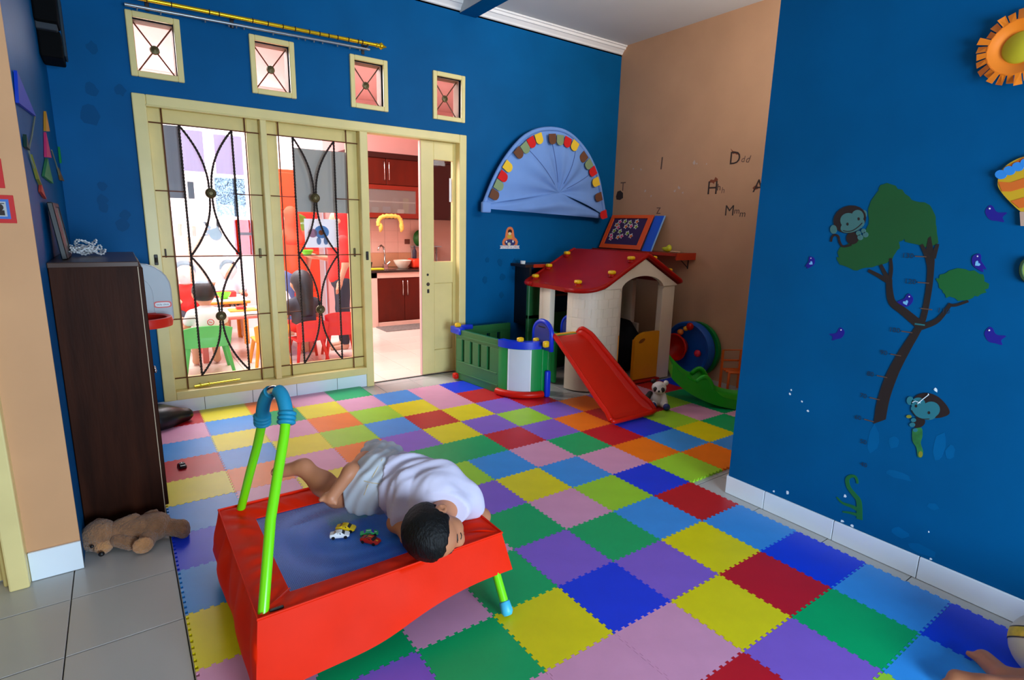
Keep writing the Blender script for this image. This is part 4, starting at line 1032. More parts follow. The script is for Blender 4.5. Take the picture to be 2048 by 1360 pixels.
# arc length from the side reference point to the front: side straight 0..0.18, corner .18..0.51, front from 0.51
tA = 0.16; tD = 0.18+hr_*math.pi/2+0.18       # brick wall from the side window to the door jamb
wl = ob('front_wall', plan_wall(tA, tD, 0.0, 0.872), ph_w, house, smooth=True, angle=40)
wr = ob('front_wall', MB().rbox((3.985, HYc-hy, 0.0), (4.15, HYc-hy+0.06, 0.872), 0.006, 2).rbox((4.10, HYc-hy+0.03, 0.0), (4.15, HYc-hy+0.16, 0.872), 0.006, 2), ph_w, house)
for wall_, mir in ((wl, False),):
    for r_ in range(7):
        z0 = 0.865-0.078*(r_+1); t = tA+0.012+(0.055 if r_ % 2 else 0.0)
        q = 0
        while t < tD-0.05:
            w_ = 0.105 if not (q == 0 and r_ % 2) else 0.105
            if mir is False or r_ < 5: ob('brick', plan_wall(t, min(t+w_, tD-0.01), z0+0.003, z0+0.075, 0.0, 4, mir, out=0.0035), ph_w, wall_)
            t += w_+0.006; q += 1
# gable with arched doorway
yF = HYc-hy
dl, dr_, spz, apz = 3.44, 3.98, 0.845, 0.968
top = [(HX-0.46, 0.875), (HX, 1.118), (HX+0.46, 0.875)]
arch = [(dl+(dr_-dl)*(0.5-0.5*math.cos(math.pi*k/16)), spz+(apz-spz)*math.sin(math.pi*k/16)) for k in range(17)]
poly = [(HX-0.47, 0.868)]+top[0:1]+[(HX-0.2, 1.01), (HX, 1.118), (HX+0.2, 1.01)]+top[2:3]+[(HX+0.445, 0.868), (dr_, 0.868)]+[p for p in arch[::-1]]+[(dl, 0.868)]
ob('gable', MB().prism(poly, lambda a, b: (a, yF-0.012, b), lambda a, b: (a, yF+0.03, b)), ph_w, house, bevel=0.004)
ob('gable', MB().prism([(HX-0.47, 0.86), (HX, 1.118), (HX+0.47, 0.86)], lambda a, b: (a, HYc+hy-0.03, b), lambda a, b: (a, HYc+hy, b)), ph_w, house)
# back posts, low side walls and back wall
for sx in (-1, 1):
    x = HX-hx+0.03 if sx < 0 else 4.12
    ob('corner_post', MB().rbox((x-0.03, HYc+0.02, 0.0), (x+0.03, HYc+0.13, 0.88), 0.012, 2).rbox((x-0.02, HYc+0.10, 0.0), (x+0.035, HYc+0.19, 0.88), 0.012, 2), ph_w, house, smooth=True, angle=40)
    ob('low_side_wall', MB().rbox((x-0.02, HYc-0.06, 0.0), (x+0.012, HYc+0.05, 0.46), 0.008, 2), ph_g if sx < 0 else ph_w, house)
ob('back_wall', MB().rbox((HX-hx+0.05, HYc+hy-0.04, 0.0), (4.12, HYc+hy, 0.55), 0.01, 2).rbox((HX-hx+0.05, HYc+hy-0.04, 0.5), (HX-hx+0.2, HYc+hy, 0.88), 0.01, 2).rbox((4.0, HYc+hy-0.04, 0.5), (4.14, HYc+hy, 0.88), 0.01, 2), ph_gd, house)
# roof following the rounded plan
RXh, RYh, RR_ = 0.70, 0.475, 0.24
def rz(dx):
    a = abs(dx)
    if a < 0.45: return 1.150-(1.150-0.918)*(a/0.45)**1.04
    t = (a-0.45)/(RXh-0.45); return 0.918-0.062*(1-(1-t)**2)*0.95
def roof_pt(a, b, lift=0.0):
    dx = -RXh+(RXh+0.50)*a
    inset = 0.0
    R_c = RR_ if dx < 0 else 0.05; e = abs(dx)-((RXh if dx < 0 else 0.50)-R_c)
    if e > 0: inset = R_c-math.sqrt(max(0, R_c**2-e*e))
    y0 = HYc-RYh+inset; y1 = HYc+RYh-inset
    return (HX+dx, y0+(y1-y0)*b, rz(dx)+lift)
rt = ob('roof', MB().grid(lambda a, b: roof_pt(a, b, 0.012+0.006*math.sin(b*math.pi)), 60, 14, (0, 0, -0.034)), ph_r, house, smooth=True, angle=50)
ob('roof_edge', MB().tube([roof_pt(k/50, 0.0, 0.0) for k in range(51)], 0.021, 8), ph_r, house, smooth=True)
ob('roof_edge', MB().tube([roof_pt(k/50, 1.0, 0.0) for k in range(51)], 0.021, 8), ph_r, house, smooth=True)
for (dx, b) in ((-0.36, 0.06), (-0.14, 0.06), (-0.36, 0.94), (-0.14, 0.94), (0.14, 0.06), (0.36, 0.06), (-0.56, 0.25), (-0.56, 0.9)):
    if (dx, b) == (-0.36, 0.06): pass
    p = Vector(roof_pt((dx+RXh)/(RXh+0.50), b, 0.012))
    k = ob('roof_bolt', MB().lathe([(0.030, -0.006), (0.026, 0.010), (0.018, 0.014), (0.0, 0.014)], p, 14, close=False), ph_r, house, smooth=True)
    ob('bolt_cap', MB().rbox((p.x-0.027, p.y-0.027, p.z+0.012), (p.x+0.027, p.y+0.027, p.z+0.044), 0.012, 2), ph_y, k, smooth=True, label='yellow cap')
# half doors
def half_door(hinge, ang, w_, name='half_door'):
    Mx = Matrix.Translation(hinge) @ Matrix.Rotation(ang, 4, 'Z')
    o = [(0, 0.03), (w_, 0.03), (w_, 0.40)]+[(w_-0.16+0.16*math.cos(a), 0.36+0.10*math.sin(a)) for a in [math.pi/2*k/8 for k in range(1, 9)]]+[(0, 0.46)]
    mb = MB().prism(o, lambda a, b: Mx@Vector((a, -0.017, b)), lambda a, b: Mx@Vector((a, 0.017, b)))
    d = ob(name, mb, ph_yd, house, bevel=0.006)
    hp_ = [(w_-0.085+0.042*math.cos(a)*0.9, 0.385+0.018*math.sin(a)+0.012*math.cos(a)*-1) for a in [2*math.pi*k/16 for k in range(16)]]
    ob('handle_hole', MB().prism(hp_, lambda a, b: Mx@Vector((a, -0.0185, b)), lambda a, b: Mx@Vector((a, 0.0185, b))), M('toy_amber_recess', (150, 84, 16), 0.6), d)
    return d
fe = at(1283, 757, 0.03)
half_door((3.975, yF+0.01, 0.0), math.atan2(fe.y-yF, fe.x-3.975), 0.30)
half_door((3.445, yF+0.01, 0.0), rad(44), 0.26)
ob('door_sill', MB().rbox((3.42, yF-0.03, 0.0), (4.0, yF+0.05, 0.022), 0.008, 2), ph_r, house)
dm = MB().rbox((3.36, yF-0.09, 0.0), (3.56, yF-0.01, 0.025), 0.01, 2)
ob('step', dm, ph_r, house)

mass = thing('black_mass', 'slumped black bag lying inside the playhouse', 'mass', (3.72, 3.80, 0))  # black lump sized to fill the playhouse doorway
ob('mass', soft([ellip((3.78, 3.86, 0.20), (0.30, 0.18, 0.28)), ellip((3.96, 3.72, 0.24), (0.13, 0.22, 0.27))], 0.08, 0.02, cut=lambda P: 0.001-P[:, 2], noise=lambda P: 0.01*np.sin(P[:, 0]*30)*np.sin(P[:, 1]*26+P[:, 2]*20)), M('mass_black', (12, 13, 18), 0.6, spec=0.2), mass, smooth=True)
# ---------------------------------------------------------------- slide
sl = thing('slide', 'red plastic toddler slide leading from the play fence to the mat', 'slide', (2.96, 3.0, 0))
prof = [(3.40, 0.50), (3.34, 0.505), (3.26, 0.475), (3.05, 0.325), (2.86, 0.185), (2.72, 0.085), (2.66, 0.052), (2.61, 0.038)]
def slx(t): return (2.745+(2.725-2.745)*t, 3.085+(3.185-3.085)*t)
def slp(a, b):
    f_ = b*(len(prof)-1); i = min(int(f_), len(prof)-2); f_ -= i
    y = prof[i][0]*(1-f_)+prof[i+1][0]*f_; z = prof[i][1]*(1-f_)+prof[i+1][1]*f_
    x0, x1 = slx(b); e = abs(a*2-1); rim_ = 0.052*max(0, (e-0.80)/0.20)**1.3*(1-0.75*max(0, (b-0.86)/0.14))*min(1, b/0.10+0.25)
    return (x0+(x1-x0)*a, y, z+rim_)
ob('chute', MB().grid(slp, 30, 42, (0, 0.006, -0.022)), ph_red2, sl, smooth=True, angle=60)
for e in (0, 1):
    ob('side_rail', MB().tube([tuple(Vector(slp(e, k/30))+Vector((0, 0, -0.012))) for k in range(31)], [0.019]*31, 8), ph_red2, sl, smooth=True)
ob('end_lip', MB().tube([tuple(Vector(slp(k/12, 1.0))+Vector((0, -0.004, -0.012))) for k in range(13)], 0.018, 8), ph_red2, sl, smooth=True)
ob('yellow_sill', MB().rbox((2.80, 3.40, 0.485), (3.13, 3.435, 0.512), 0.008, 2), ph_yd, sl, label='amber strip at the top of the slide')
ob('green_sill', MB().rbox((2.86, 3.372, 0.478), (3.12, 3.398, 0.505), 0.006, 2), ph_g, sl, label='green strip at the top of the slide')
def cheek(x, sgn, y0, y1, z0, z1):
    o = [(y0, z0), (y1, z0)]
    n = 12
    for k in range(n+1): a = math.pi*k/n; o.append(((y0+y1)/2+(y1-y0)/2*math.cos(a), z1-0.10+0.10*math.sin(a)))
    d = ob('safety_cheek', MB().prism(o, lambda a, b: (x-0.014, a, b), lambda a, b: (x+0.014, a, b)), M('toy_blue_dark', (26, 50, 140), 0.4), sl, bevel=0.004)
    rimp = [(x, a, b) for a, b in o[2:]]
    ob('cheek_rim', MB().tube([(x, y1, z0)]+rimp+[(x, y0, z0)], 0.020, 8), ph_b, d, smooth=True)
    ob('cheek_slot', MB().rbox((x-0.0155, (y0+y1)/2-0.05, z1-0.055), (x+0.0155, (y0+y1)/2+0.05, z1-0.035), 0.006, 1), M('recess_dark', (8, 12, 30), 0.7), d)
cheek(2.725, -1, 3.30, 3.52, 0.40, 0.628); cheek(3.11, 1, 3.42, 3.62, 0.45, 0.62)
ob('cheek_knob', MB().rbox((2.66, 3.30, 0.435), (2.71, 3.335, 0.487), 0.012, 2), ph_y, sl, smooth=True)

# ---------------------------------------------------------------- play fence (yard)
fen = thing('play_fence', 'green plastic play fence with blue caps and a white panel beside the slide', 'play fence', (2.6, 3.85, 0))
FH = 0.455
def panel(p0, p1, name, mt, slots, th=0.034):
    p0, p1 = Vector(p0+(0,)), Vector(p1+(0,)); d = (p1-p0); L = d.length; d.normalize(); n_ = Vector((-d.y, d.x, 0))
    mb = MB()
    def bx(a0, a1, z0, z1, t=th, off=0):
        vs = []
        for z in (z0, z1):
            for a, s_ in ((a0, -1), (a1, -1), (a1, 1), (a0, 1)): vs.append(p0+d*a+n_*(s_*t/2+off)+Vector((0, 0, z)))
        mb.add(vs, [(0,3,2,1),(4,5,6,7),(0,1,5,4),(1,2,6,5),(2,3,7,6),(3,0,4,7)])
    z0, z1 = 0.175, 0.375
    xs = [0]
    for a, b in slots: xs += [a*L, b*L]
    xs.append(L)
    bx(0, L, 0.0, z0); bx(0, L, z1, FH)
    for k in range(0, len(xs), 2): bx(xs[k], xs[k+1], z0, z1)
    o = ob(name, mb, mt, fen, bevel=0.003)
    m2 = MB(); mb = m2
    bx(0.02, L-0.02, 0.16, 0.172, th+0.012); bx(0.0, L, 0.395, 0.41, th+0.012); bx(0.01, L-0.01, 0.06, 0.072, th+0.012)
    ob('moulded_ridge', m2, mt, o, bevel=0.002)
    return o
sl4 = [(0.14, 0.20), (0.34, 0.40), (0.54, 0.60), (0.74, 0.80)]
panel((2.415, 4.24), (2.485, 3.66), 'fence_panel', ph_gd, sl4)
panel((2.44, 4.30), (3.02, 4.30), 'fence_panel', ph_gd, sl4)
# curved corner panel
def corner(r0, r1, z0, z1, a0=0.0, a1=1.0, n=16):
    c = Vector((2.735, 3.66)); pts = []
    def pt(t, r):
        a = math.pi+math.pi/2*t; return (c.x+(0.25+r)*math.cos(a)*1.0, c.y+(0.24+r)*math.sin(a))
    o = [pt(a0+(a1-a0)*k/n, r1) for k in range(n+1)]+[pt(a0+(a1-a0)*k/n, r0) for k in range(n, -1, -1)]
    return MB().prism(o, lambda x, y: (x, y, z0), lambda x, y: (x, y, z1))
cp = ob('curved_corner', corner(-0.017, 0.017, 0.0, FH), ph_g, fen, smooth=True, angle=40)
ob('top_cap', corner(-0.028, 0.030, 0.405, 0.465, 0.02, 0.92), ph_b, fen, smooth=True, angle=40)
ob('white_panel', corner(0.012, 0.021, 0.055, 0.40, 0.28, 0.72), M('panel_white', (208, 214, 224), 0.45, noise=0.03), fen, smooth=True, angle=40)
for t in (0.28, 0.72): ob('panel_edge', corner(0.012, 0.024, 0.055, 0.40, t-0.012, t+0.012, 2), white_pl, fen)
ob('bumper', MB().tube([(2.735+0.285*math.cos(math.pi+math.pi/2*t), 3.66+0.275*math.sin(math.pi+math.pi/2*t), 0.030) for t in [k/14*0.95+0.02 for k in range(15)]], 0.028, 10), ph_red2, fen, smooth=True, angle=50)
ob('end_post', MB().rbox((2.715, 3.395, 0.0), (2.775, 3.435, 0.44), 0.008, 2), ph_g, fen)
ob('blue_post', MB().rbox((2.735, 3.355, 0.0), (2.785, 3.395, 0.225), 0.016, 3), ph_b, fen, smooth=True, angle=40)
ob('gate_panel', MB().rbox((2.80, 3.43, 0.0), (2.835, 3.62, 0.44), 0.01, 2), ph_g, fen)
ob('far_corner_cap', MB().rbox((2.385, 4.17, 0.41), (2.45, 4.33, 0.475), 0.012, 2).rbox((2.42, 4.275, 0.43), (2.60, 4.325, 0.475), 0.012, 2), ph_b, fen, smooth=True, angle=40)
for (x, y, z) in ((2.41, 4.23, 0.475), (2.56, 3.49, 0.462), (2.70, 3.46, 0.450)):
    ob('yellow_knob', MB().rbox((x-0.027, y-0.02, z), (x+0.027, y+0.02, z+0.036), 0.012, 2), ph_y, fen, smooth=True)
ob('red_foot', MB().rbox((2.365, 4.20, 0.0), (2.415, 4.26, 0.055), 0.016, 2), ph_red2, fen, smooth=True)

# ---------------------------------------------------------------- round blue activity wheel against the tan wall
aw = thing('activity_wheel', 'round blue activity toy with a red bowl leaning on the tan wall', 'toy', (4.36, 3.28, 0))
c = atx(1378, 697, 4.36); RW = c.z-0.0
Rm = Matrix.Rotation(rad(-90), 4, 'Y') @ Matrix.Identity(4)
bl2 = M('toy_sky_blue', (12, 92, 190), 0.35)
ob('disc', MB().lathe([(0.0, 0.01), (RW*0.80, 0.01), (RW*0.84, 0.04), (RW*0.95, 0.05), (RW, 0.03), (RW, -0.03), (RW*0.9, -0.05), (0, -0.05)], c, 40, Rm, close=False), bl2, aw, smooth=True, angle=50)
ob('green_rim', MB().lathe([(RW*0.86, -0.05), (RW*0.99, -0.045), (RW*0.99, -0.085), (RW*0.86, -0.085)], c+Vector((0, -0.03, 0.0)), 36, Rm, close=False), ph_g, aw, smooth=True, angle=50)
cb = atx(1362, 692, 4.30)
ob('red_bowl', MB().lathe([(0.045, -0.02), (0.095, 0.02), (0.122, 0.085), (0.132, 0.092), (0.120, 0.098), (0.10, 0.07), (0.07, 0.02), (0.0, 0.0)], cb, 30, Rm, close=False), ph_red2, aw, smooth=True, angle=60)
for (u, v, r, mt) in ((1361, 664, 0.030, M('toy_orange', (244, 130, 40), 0.4)), (1372, 657, 0.024, ph_yd), (1380, 653, 0.036, ph_red2), (1395, 707, 0.034, M('toy_pink', (226, 40, 70), 0.4))):
    q = atx(u, v, 4.29); ob('bead', MB().ball(q, (0.030, r, r), 14, 8), mt, aw, smooth=True)

# ---------------------------------------------------------------- green rocker
gr = M('toy_bright_green', (20, 172, 24), 0.35, noise=0.05)
ro = thing('rocker', 'bright green plastic rocking seesaw half hidden behind the blue wall', 'rocker', (3.88, 2.28, 0))
e0 = np.array(at(1343, 762, 0.20)); dxy = unit((3.90-e0[0], 2.26-e0[1], 0)); side_ = np.array((-dxy[1], dxy[0], 0.0))
cen = e0+dxy*0.56; cen[2] = 0; Rk = 0.66
def rock(s_, w_, up):
    """s_ along -1..1, w_ across 0..1 (far side), up = height above the sole"""
    a = s_*0.56; z = (Rk-math.sqrt(Rk**2-a*a*0.86))*0.86
    p = cen+dxy*a+side_*(0.0+0.30*w_); return np.array((p[0], p[1], 0.004+z+up))
def crest(s_):
    return 0.045+0.05*abs(s_)**2
def deck(a, b):
    s_ = a*2-1; e = abs(b*2-1)
    lip = 0.030*max(0, (e-0.72)/0.28)**1.2
    saddle = 0.085*math.exp(-((abs(s_)-0.52)/0.13)**2)*max(0, (e-0.62)/0.38)**0.8
    return tuple(rock(s_, b, crest(s_)+lip+saddle))
mb = MB().grid(deck, 48, 16)
nu, nv = 48, 16; base = len(mb.v)
for j in range(nv+1):
    for i in range(nu+1): mb.v.append(tuple(rock(i/nu*2-1, j/nv, 0.0)))
k0 = (nu+1)*(nv+1)
for j in range(nv):
    for i in range(nu):
        q = [j*(nu+1)+i, j*(nu+1)+i+1, (j+1)*(nu+1)+i+1, (j+1)*(nu+1)+i]; mb.f.append(tuple(x+k0 for x in q)[::-1])
edge = [i for i in range(nu+1)]+[(j+1)*(nu+1)-1 for j in range(1, nv+1)]+[nv*(nu+1)+i for i in range(nu-1, -1, -1)]+[j*(nu+1) for j in range(nv-1, 0, -1)]
for q in range(len(edge)): a, b = edge[q], edge[(q+1) % len(edge)]; mb.f.append((a, b, b+k0, a+k0))
ob('body', mb, gr, ro, smooth=True, angle=50)
for w_ in (0.05, 0.95):
    pts = [rock(-0.66+0.02*k, w_, crest(-0.6)+0.05+0.075*math.sin(math.pi*k/12)) for k in range(13)]
    ob('grab_handle', MB().tube(pts, 0.018, 8), gr, ro, smooth=True)

# ---------------------------------------------------------------- small orange frame chair
orm = M('toy_orange_frame', (236, 104, 24), 0.45)
oc = thing('toy_chair', 'small orange tube chair by the tan wall behind the green rocker', 'chair', (4.25, 2.86, 0))
b0 = Vector((4.27, 2.80, 0)); 
ob('back_frame', MB().tube([b0, b0+Vector((0, 0, 0.34)), b0+Vector((0.13, -0.09, 0.345)), b0+Vector((0.13, -0.09, 0))], 0.012, 8), orm, oc, smooth=True, angle=40)
for dx, dy in ((-0.08, -0.13), (0.08, -0.26)): ob('leg', MB().tube([b0+Vector((dx, dy, 0)), b0+Vector((dx, dy, 0.17))], 0.011, 8), orm, oc, smooth=True)
S_ = MB(); 
for k in range(4): S_.tube([b0+Vector((-0.0-0.025*k, -0.04*k, 0.17)), b0+Vector((0.13-0.025*k, -0.09-0.04*k, 0.17))], 0.009, 6)
ob('seat', S_, orm, oc, smooth=True)
ob('backrest_bar', MB().tube([b0+Vector((0, 0, 0.25)), b0+Vector((0.13, -0.09, 0.25))], 0.009, 6), orm, oc, smooth=True)

# ---------------------------------------------------------------- panda toy
pw = M('panda_white', (232, 226, 220), 0.45); pb = M('panda_black', (26, 18, 18), 0.4); pbl = M('panda_blue', (20, 40, 120), 0.4)
q0 = at(1312, 812, 0.0); VD = Vector((-q0.x, -q0.y, 0)).normalized(); VS = Vector((-VD.y, VD.x, 0))    # VD towards the viewer, VS to the viewer's left... 
pan = thing('toy_panda', 'small black and white toy panda with blue feet sitting beside the slide', 'soft toy', tuple(q0))
def pp(s_, f, z): v = q0-VS*-1*0+VS*(-s_)+VD*f; return np.array((v.x, v.y, z))
# s_ > 0 is towards the picture's right
Pr = lambda s_, f, z: np.array(q0+(-VS if (-VS).x > 0 else VS)*s_+VD*f+Vector((0, 0, z)))
SR = (-VS if (-VS).x > 0 else VS)
AXP = [np.array(SR), np.array(VD), np.array((0, 0, 1.0))]
ob('body', soft([ellip(Pr(0, 0, 0.06), (0.055, 0.05, 0.058), AXP)], 0.02, 0.006), pw, pan, smooth=True)
ob('head', soft([ellip(Pr(0.012, 0.012, 0.155), (0.056, 0.05, 0.05), AXP), ellip(Pr(0.012, 0.055, 0.138), (0.026, 0.02, 0.02), AXP)], 0.02, 0.006), pw, pan, smooth=True)
for s_, z in ((-0.034, 0.20), (0.062, 0.196)): ob('ear', MB().ball(Pr(s_, 0, z), (0.02, 0.02, 0.02), 12, 8), pb if s_ < 0 else pw, pan, smooth=True)
for s_ in (-0.012, 0.038): ob('eye_patch', MB().ball(Pr(s_, 0.050, 0.150), (0.019, 0.019, 0.022), 12, 8), pb, pan, smooth=True)
ob('nose', MB().ball(Pr(0.013, 0.074, 0.143), (0.009, 0.009, 0.008), 10, 6), pb, pan, smooth=True)
for s_, s2 in ((-0.052, -0.085), (0.048, 0.062)): ob('arm', soft([capsule(Pr(s_, 0.01, 0.10), Pr(s2, 0.035, 0.045), 0.022, 0.026)], 0.02, 0.006), pb if s_ < 0 else pw, pan, smooth=True)
for s_ in (-0.02, 0.075):
    lg = ob('leg', soft([capsule(Pr(s_*0.6, 0.02, 0.032), Pr(s_, 0.07, 0.028), 0.026, 0.024)], 0.02, 0.006), pw, pan, smooth=True)
    ob('foot', MB().ball(Pr(s_*1.05, 0.088, 0.028), (0.027, 0.027, 0.028), 14, 8), pbl, lg, smooth=True)

# ---------------------------------------------------------------- shelves in the corner
sh_m = M('shelf_redbrown', (120, 34, 14), 0.35, noise=0.25, nscale=4, aniso=(1, 1, 1)); sh_e = M('shelf_red_edge', (176, 44, 12), 0.35)
s1 = thing('wall_shelf', 'red brown shelf on the tan wall holding the framed picture', 'shelf', (AX, 3.9, 1.14))
ob('board', MB().rbox((4.20, 3.335, 1.128), (AX, BY, 1.152), 0.002, 1), sh_m, s1)
ob('edging', MB().box((4.19, 3.33, 1.126), (4.202, BY, 1.154)).box((4.19, 3.322, 1.09), (AX, 3.336, 1.155)), sh_e, s1)
ob('bracket', MB().tube([(AX-0.006, 3.40, 1.0), (AX-0.006, 3.40, 1.126), (4.25, 3.40, 1.126)], 0.006, 6).tube([(AX-0.006, 3.40, 1.01), (4.30, 3.40, 1.122)], 0.004, 6), iron, s1)
s2 = thing('corner_shelf', 'dark two tier shelf on the blue wall behind the playhouse roof', 'shelf', (3.5, BY, 1.0))
ob('board', MB().rbox((3.12, 4.20, 0.985), (4.19, BY, 1.012), 0.002, 1), M('shelf_dark', (36, 22, 20), 0.4), s2)
ob('edging', MB().box((3.21, 4.194, 0.982), (4.19, 4.20, 1.014)), sh_e, s2)
ob('board', MB().rbox((3.20, 4.22, 0.690), (4.19, BY, 0.715), 0.002, 1), sh_m, s2)
ob('side_panel', MB().rbox((3.175, 4.21, 0.42), (3.20, BY, 0.985), 0.002, 1), M('shelf_black', (12, 12, 14), 0.5), s2)
tag(ob('white_cup', MB().lathe([(0, 0), (0.022, 0.0), (0.026, 0.03), (0.0, 0.03)], (3.16, 4.3, 1.0125), 12, close=False), white_pl, smooth=True, angle=40), 'small white cap on the left end of the dark shelf', 'cup')
# leaning picture and blue board
pic = thing('framed_picture', 'orange framed picture of small flowers on a purple ground leaning on the shelf', 'picture', (4.3, 4.1, 1.154))
def lean(y0, y1, xb, xt, z0, L):
    """frame of reference: a along the wall towards the viewer, b up the leaning face, d out of the face"""
    o = Vector((xb, y0, z0)); ax_ = Vector((0, -1, 0)); up = Vector((xt-xb, 0, math.sqrt(max(1e-6, L*L-(xt-xb)**2)))).normalized(); nn = ax_.cross(up)
    if nn.x > 0: nn = -nn
    return lambda a, b, d=0.0: o+ax_*a+up*b+nn*d
fp = lean(4.405, 3.80, 4.262, 4.445, 1.156, 0.40)
PWd, PHt = 0.575, 0.385
og = M('frame_orange', (244, 92, 24), 0.5); pu = M('purple_card', (58, 34, 84), 0.7)
def leanbox(f_, a0, a1, b0, b1, d0, d1):
    mb = MB(); vs = [f_(a, b, d) for d in (d0, d1) for a, b in ((a0, b0), (a1, b0), (a1, b1), (a0, b1))]
    return mb.add(vs, [(0,3,2,1),(4,5,6,7),(0,1,5,4),(1,2,6,5),(2,3,7,6),(3,0,4,7)])
ob('backing', leanbox(fp, 0, PWd, 0, PHt, 0, 0.006), pu, pic)
bw_ = 0.045
for a0, a1, b0, b1 in ((0, PWd, 0, bw_), (0, PWd, PHt-bw_*0.8, PHt), (0, bw_, bw_, PHt-bw_*0.8), (PWd-bw_*1.3, PWd, bw_, PHt-bw_*0.8)): ob('frame_bar', leanbox(fp, a0, a1, b0, b1, 0.005, 0.016), og, pic)
fl_c = [M('flower_'+n, c_, 0.7) for n, c_ in (('pink', (232, 60, 130)), ('orange', (236, 110, 30)), ('lime', (140, 170, 40)))]
pet = M('petal_pale', (226, 222, 214), 0.7)
for k, (fa, fb, ci) in enumerate([(.20,.88,0),(.36,.90,2),(.52,.86,2),(.72,.90,1),(.14,.76,1),(.22,.66,0),(.45,.70,1),(.60,.72,0),(.76,.70,2),(.14,.52,2),(.33,.50,2),(.10,.34,0),(.14,.22,0),(.34,.28,1),(.44,.32,0),(.58,.44,2),(.72,.34,1)]):
    a = 0.05+fa*(PWd-0.12); b = 0.05+fb*(PHt-0.09)
    fo = ob('paper_flower', MB().prism([(a+0.030*(0.78+0.22*math.cos(5*t))*math.cos(t), b+0.030*(0.78+0.22*math.cos(5*t))*math.sin(t)) for t in [2*math.pi*q/30 for q in range(30)]], lambda x, y: fp(x, y, 0.0065), lambda x, y: fp(x, y, 0.009)), pet, pic)
    ob('flower_heart', MB().prism([(a+0.008+0.014*math.cos(t), b-0.004+0.014*math.sin(t)) for t in [2*math.pi*q/12 for q in range(12)]], lambda x, y: fp(x, y, 0.009), lambda x, y: fp(x, y, 0.012)), fl_c[ci], fo)
fb_ = lean(3.83, 3.70, 4.27, 4.445, 1.156, 0.40)
bb = thing('blue_board', 'blue board with a pale edge leaning behind the framed picture', 'board', (4.3, 3.75, 1.154))
fb2 = lambda a, b, d=0.0: fb_(a, b, d-0.02)
ob('sheet', leanbox(fb2, 0, 0.125, 0, 0.385, 0, 0.010), M('board_blue', (24, 92, 220), 0.45), bb)
ob('pale_edge', leanbox(fb2, 0.117, 0.132, 0, 0.385, 0.009, 0.0125), M('board_edge', (150, 196, 236), 0.45), bb)
yt = thing('toy_bird', 'small yellow plastic toy on the end of the wall shelf', 'toy', (4.36, 3.56, 1.152))
ob('body', soft([ellip((4.36, 3.575, 1.178), (0.03, 0.042, 0.024)), ellip((4.36, 3.555, 1.20), (0.022, 0.022, 0.024)), capsule((4.36, 3.61, 1.18), (4.36, 3.64, 1.19), 0.016, 0.006)], 0.02, 0.006), M('toy_lemon', (214, 214, 30), 0.4), yt, smooth=True)
ob('pale_tail', MB().rbox((4.345, 3.43, 1.153), (4.38, 3.53, 1.165), 0.004, 1), M('toy_peach', (226, 180, 140), 0.5), yt)

# ---------------------------------------------------------------- half round canopy hung on the blue wall
cv = M('canopy_blue', (116, 156, 222), 0.8, noise=0.04, nscale=6)
can = thing('wall_canopy', 'half round pale blue play canopy with coloured scallops hung on the blue wall', 'canopy', (3.6, BY, 1.5))
edge = [aty(u, v, BY-0.10) for u, v in [(968, 408), (985, 365), (1003, 330), (1025, 298), (1050, 273), (1078, 260), (1108, 258), (1135, 266), (1160, 288), (1180, 318), (1195, 355), (1203, 395), (1209, 432)]]
edge = [Vector(e) for e in smooth_path(edge, 5)]
nE = len(edge)
ctr = aty(1121, 385, BY-0.06)
def canopy(a, b):
    i = min(int(a*(nE-1)), nE-2); f_ = a*(nE-1)-i; e = edge[i].lerp(edge[i+1], f_)
    p = e.lerp(ctr, b)
    puff = -0.05*math.sin(math.pi*min(1, b*1.05))+0.012*math.sin(a*44)*math.sin(math.pi*b)+0.016*math.sin(a*15+1)*math.sin(math.pi*b)
    return (p.x, p.y+puff+0.02*b, p.z)
ob('fabric', MB().grid(canopy, 90, 16), cv, can, smooth=True)
lft = edge[0]; rgt = edge[-1]
lowL = aty(982, 418, BY-0.10); lowR = aty(1206, 437, BY-0.10)
def lower(a, b):
    t = lowL.lerp(lowR, a); 
    t2 = lft.lerp(ctr, a*2) if a < 0.5 else ctr.lerp(rgt, a*2-1)
    p = t2.lerp(t, b); f_ = -0.05*math.sin(math.pi*b)*math.sin(math.pi*a)+0.008*math.sin(b*9+a*12)*math.sin(math.pi*a)
    return (p.x, p.y+f_, p.z)
ob('front_flap', MB().grid(lower, 60, 12), cv, can, smooth=True)
ob('hoop_edge', MB().tube(edge, 0.020, 8), cv, can, smooth=True)
for k in (0.30, 0.47, 0.64, 0.80): ob('seam', MB().tube([Vector(canopy(k, t/12))+Vector((0, -0.002, 0)) for t in range(1, 11)], 0.003, 5), M('canopy_seam', (70, 96, 160), 0.8), can)
ob('corner_tab', MB().rbox((lft.x-0.03, BY-0.13, lft.z-0.075), (lft.x+0.06, BY-0.09, lft.z+0.02), 0.01, 2), cv, can)
scm = {'n': M('felt_brown', (108, 66, 44), 0.9), 'g': M('felt_sage', (132, 152, 112), 0.9), 'r': M('felt_red', (214, 22, 22), 0.9), 'y': M('felt_yellow', (238, 196, 50), 0.9)}
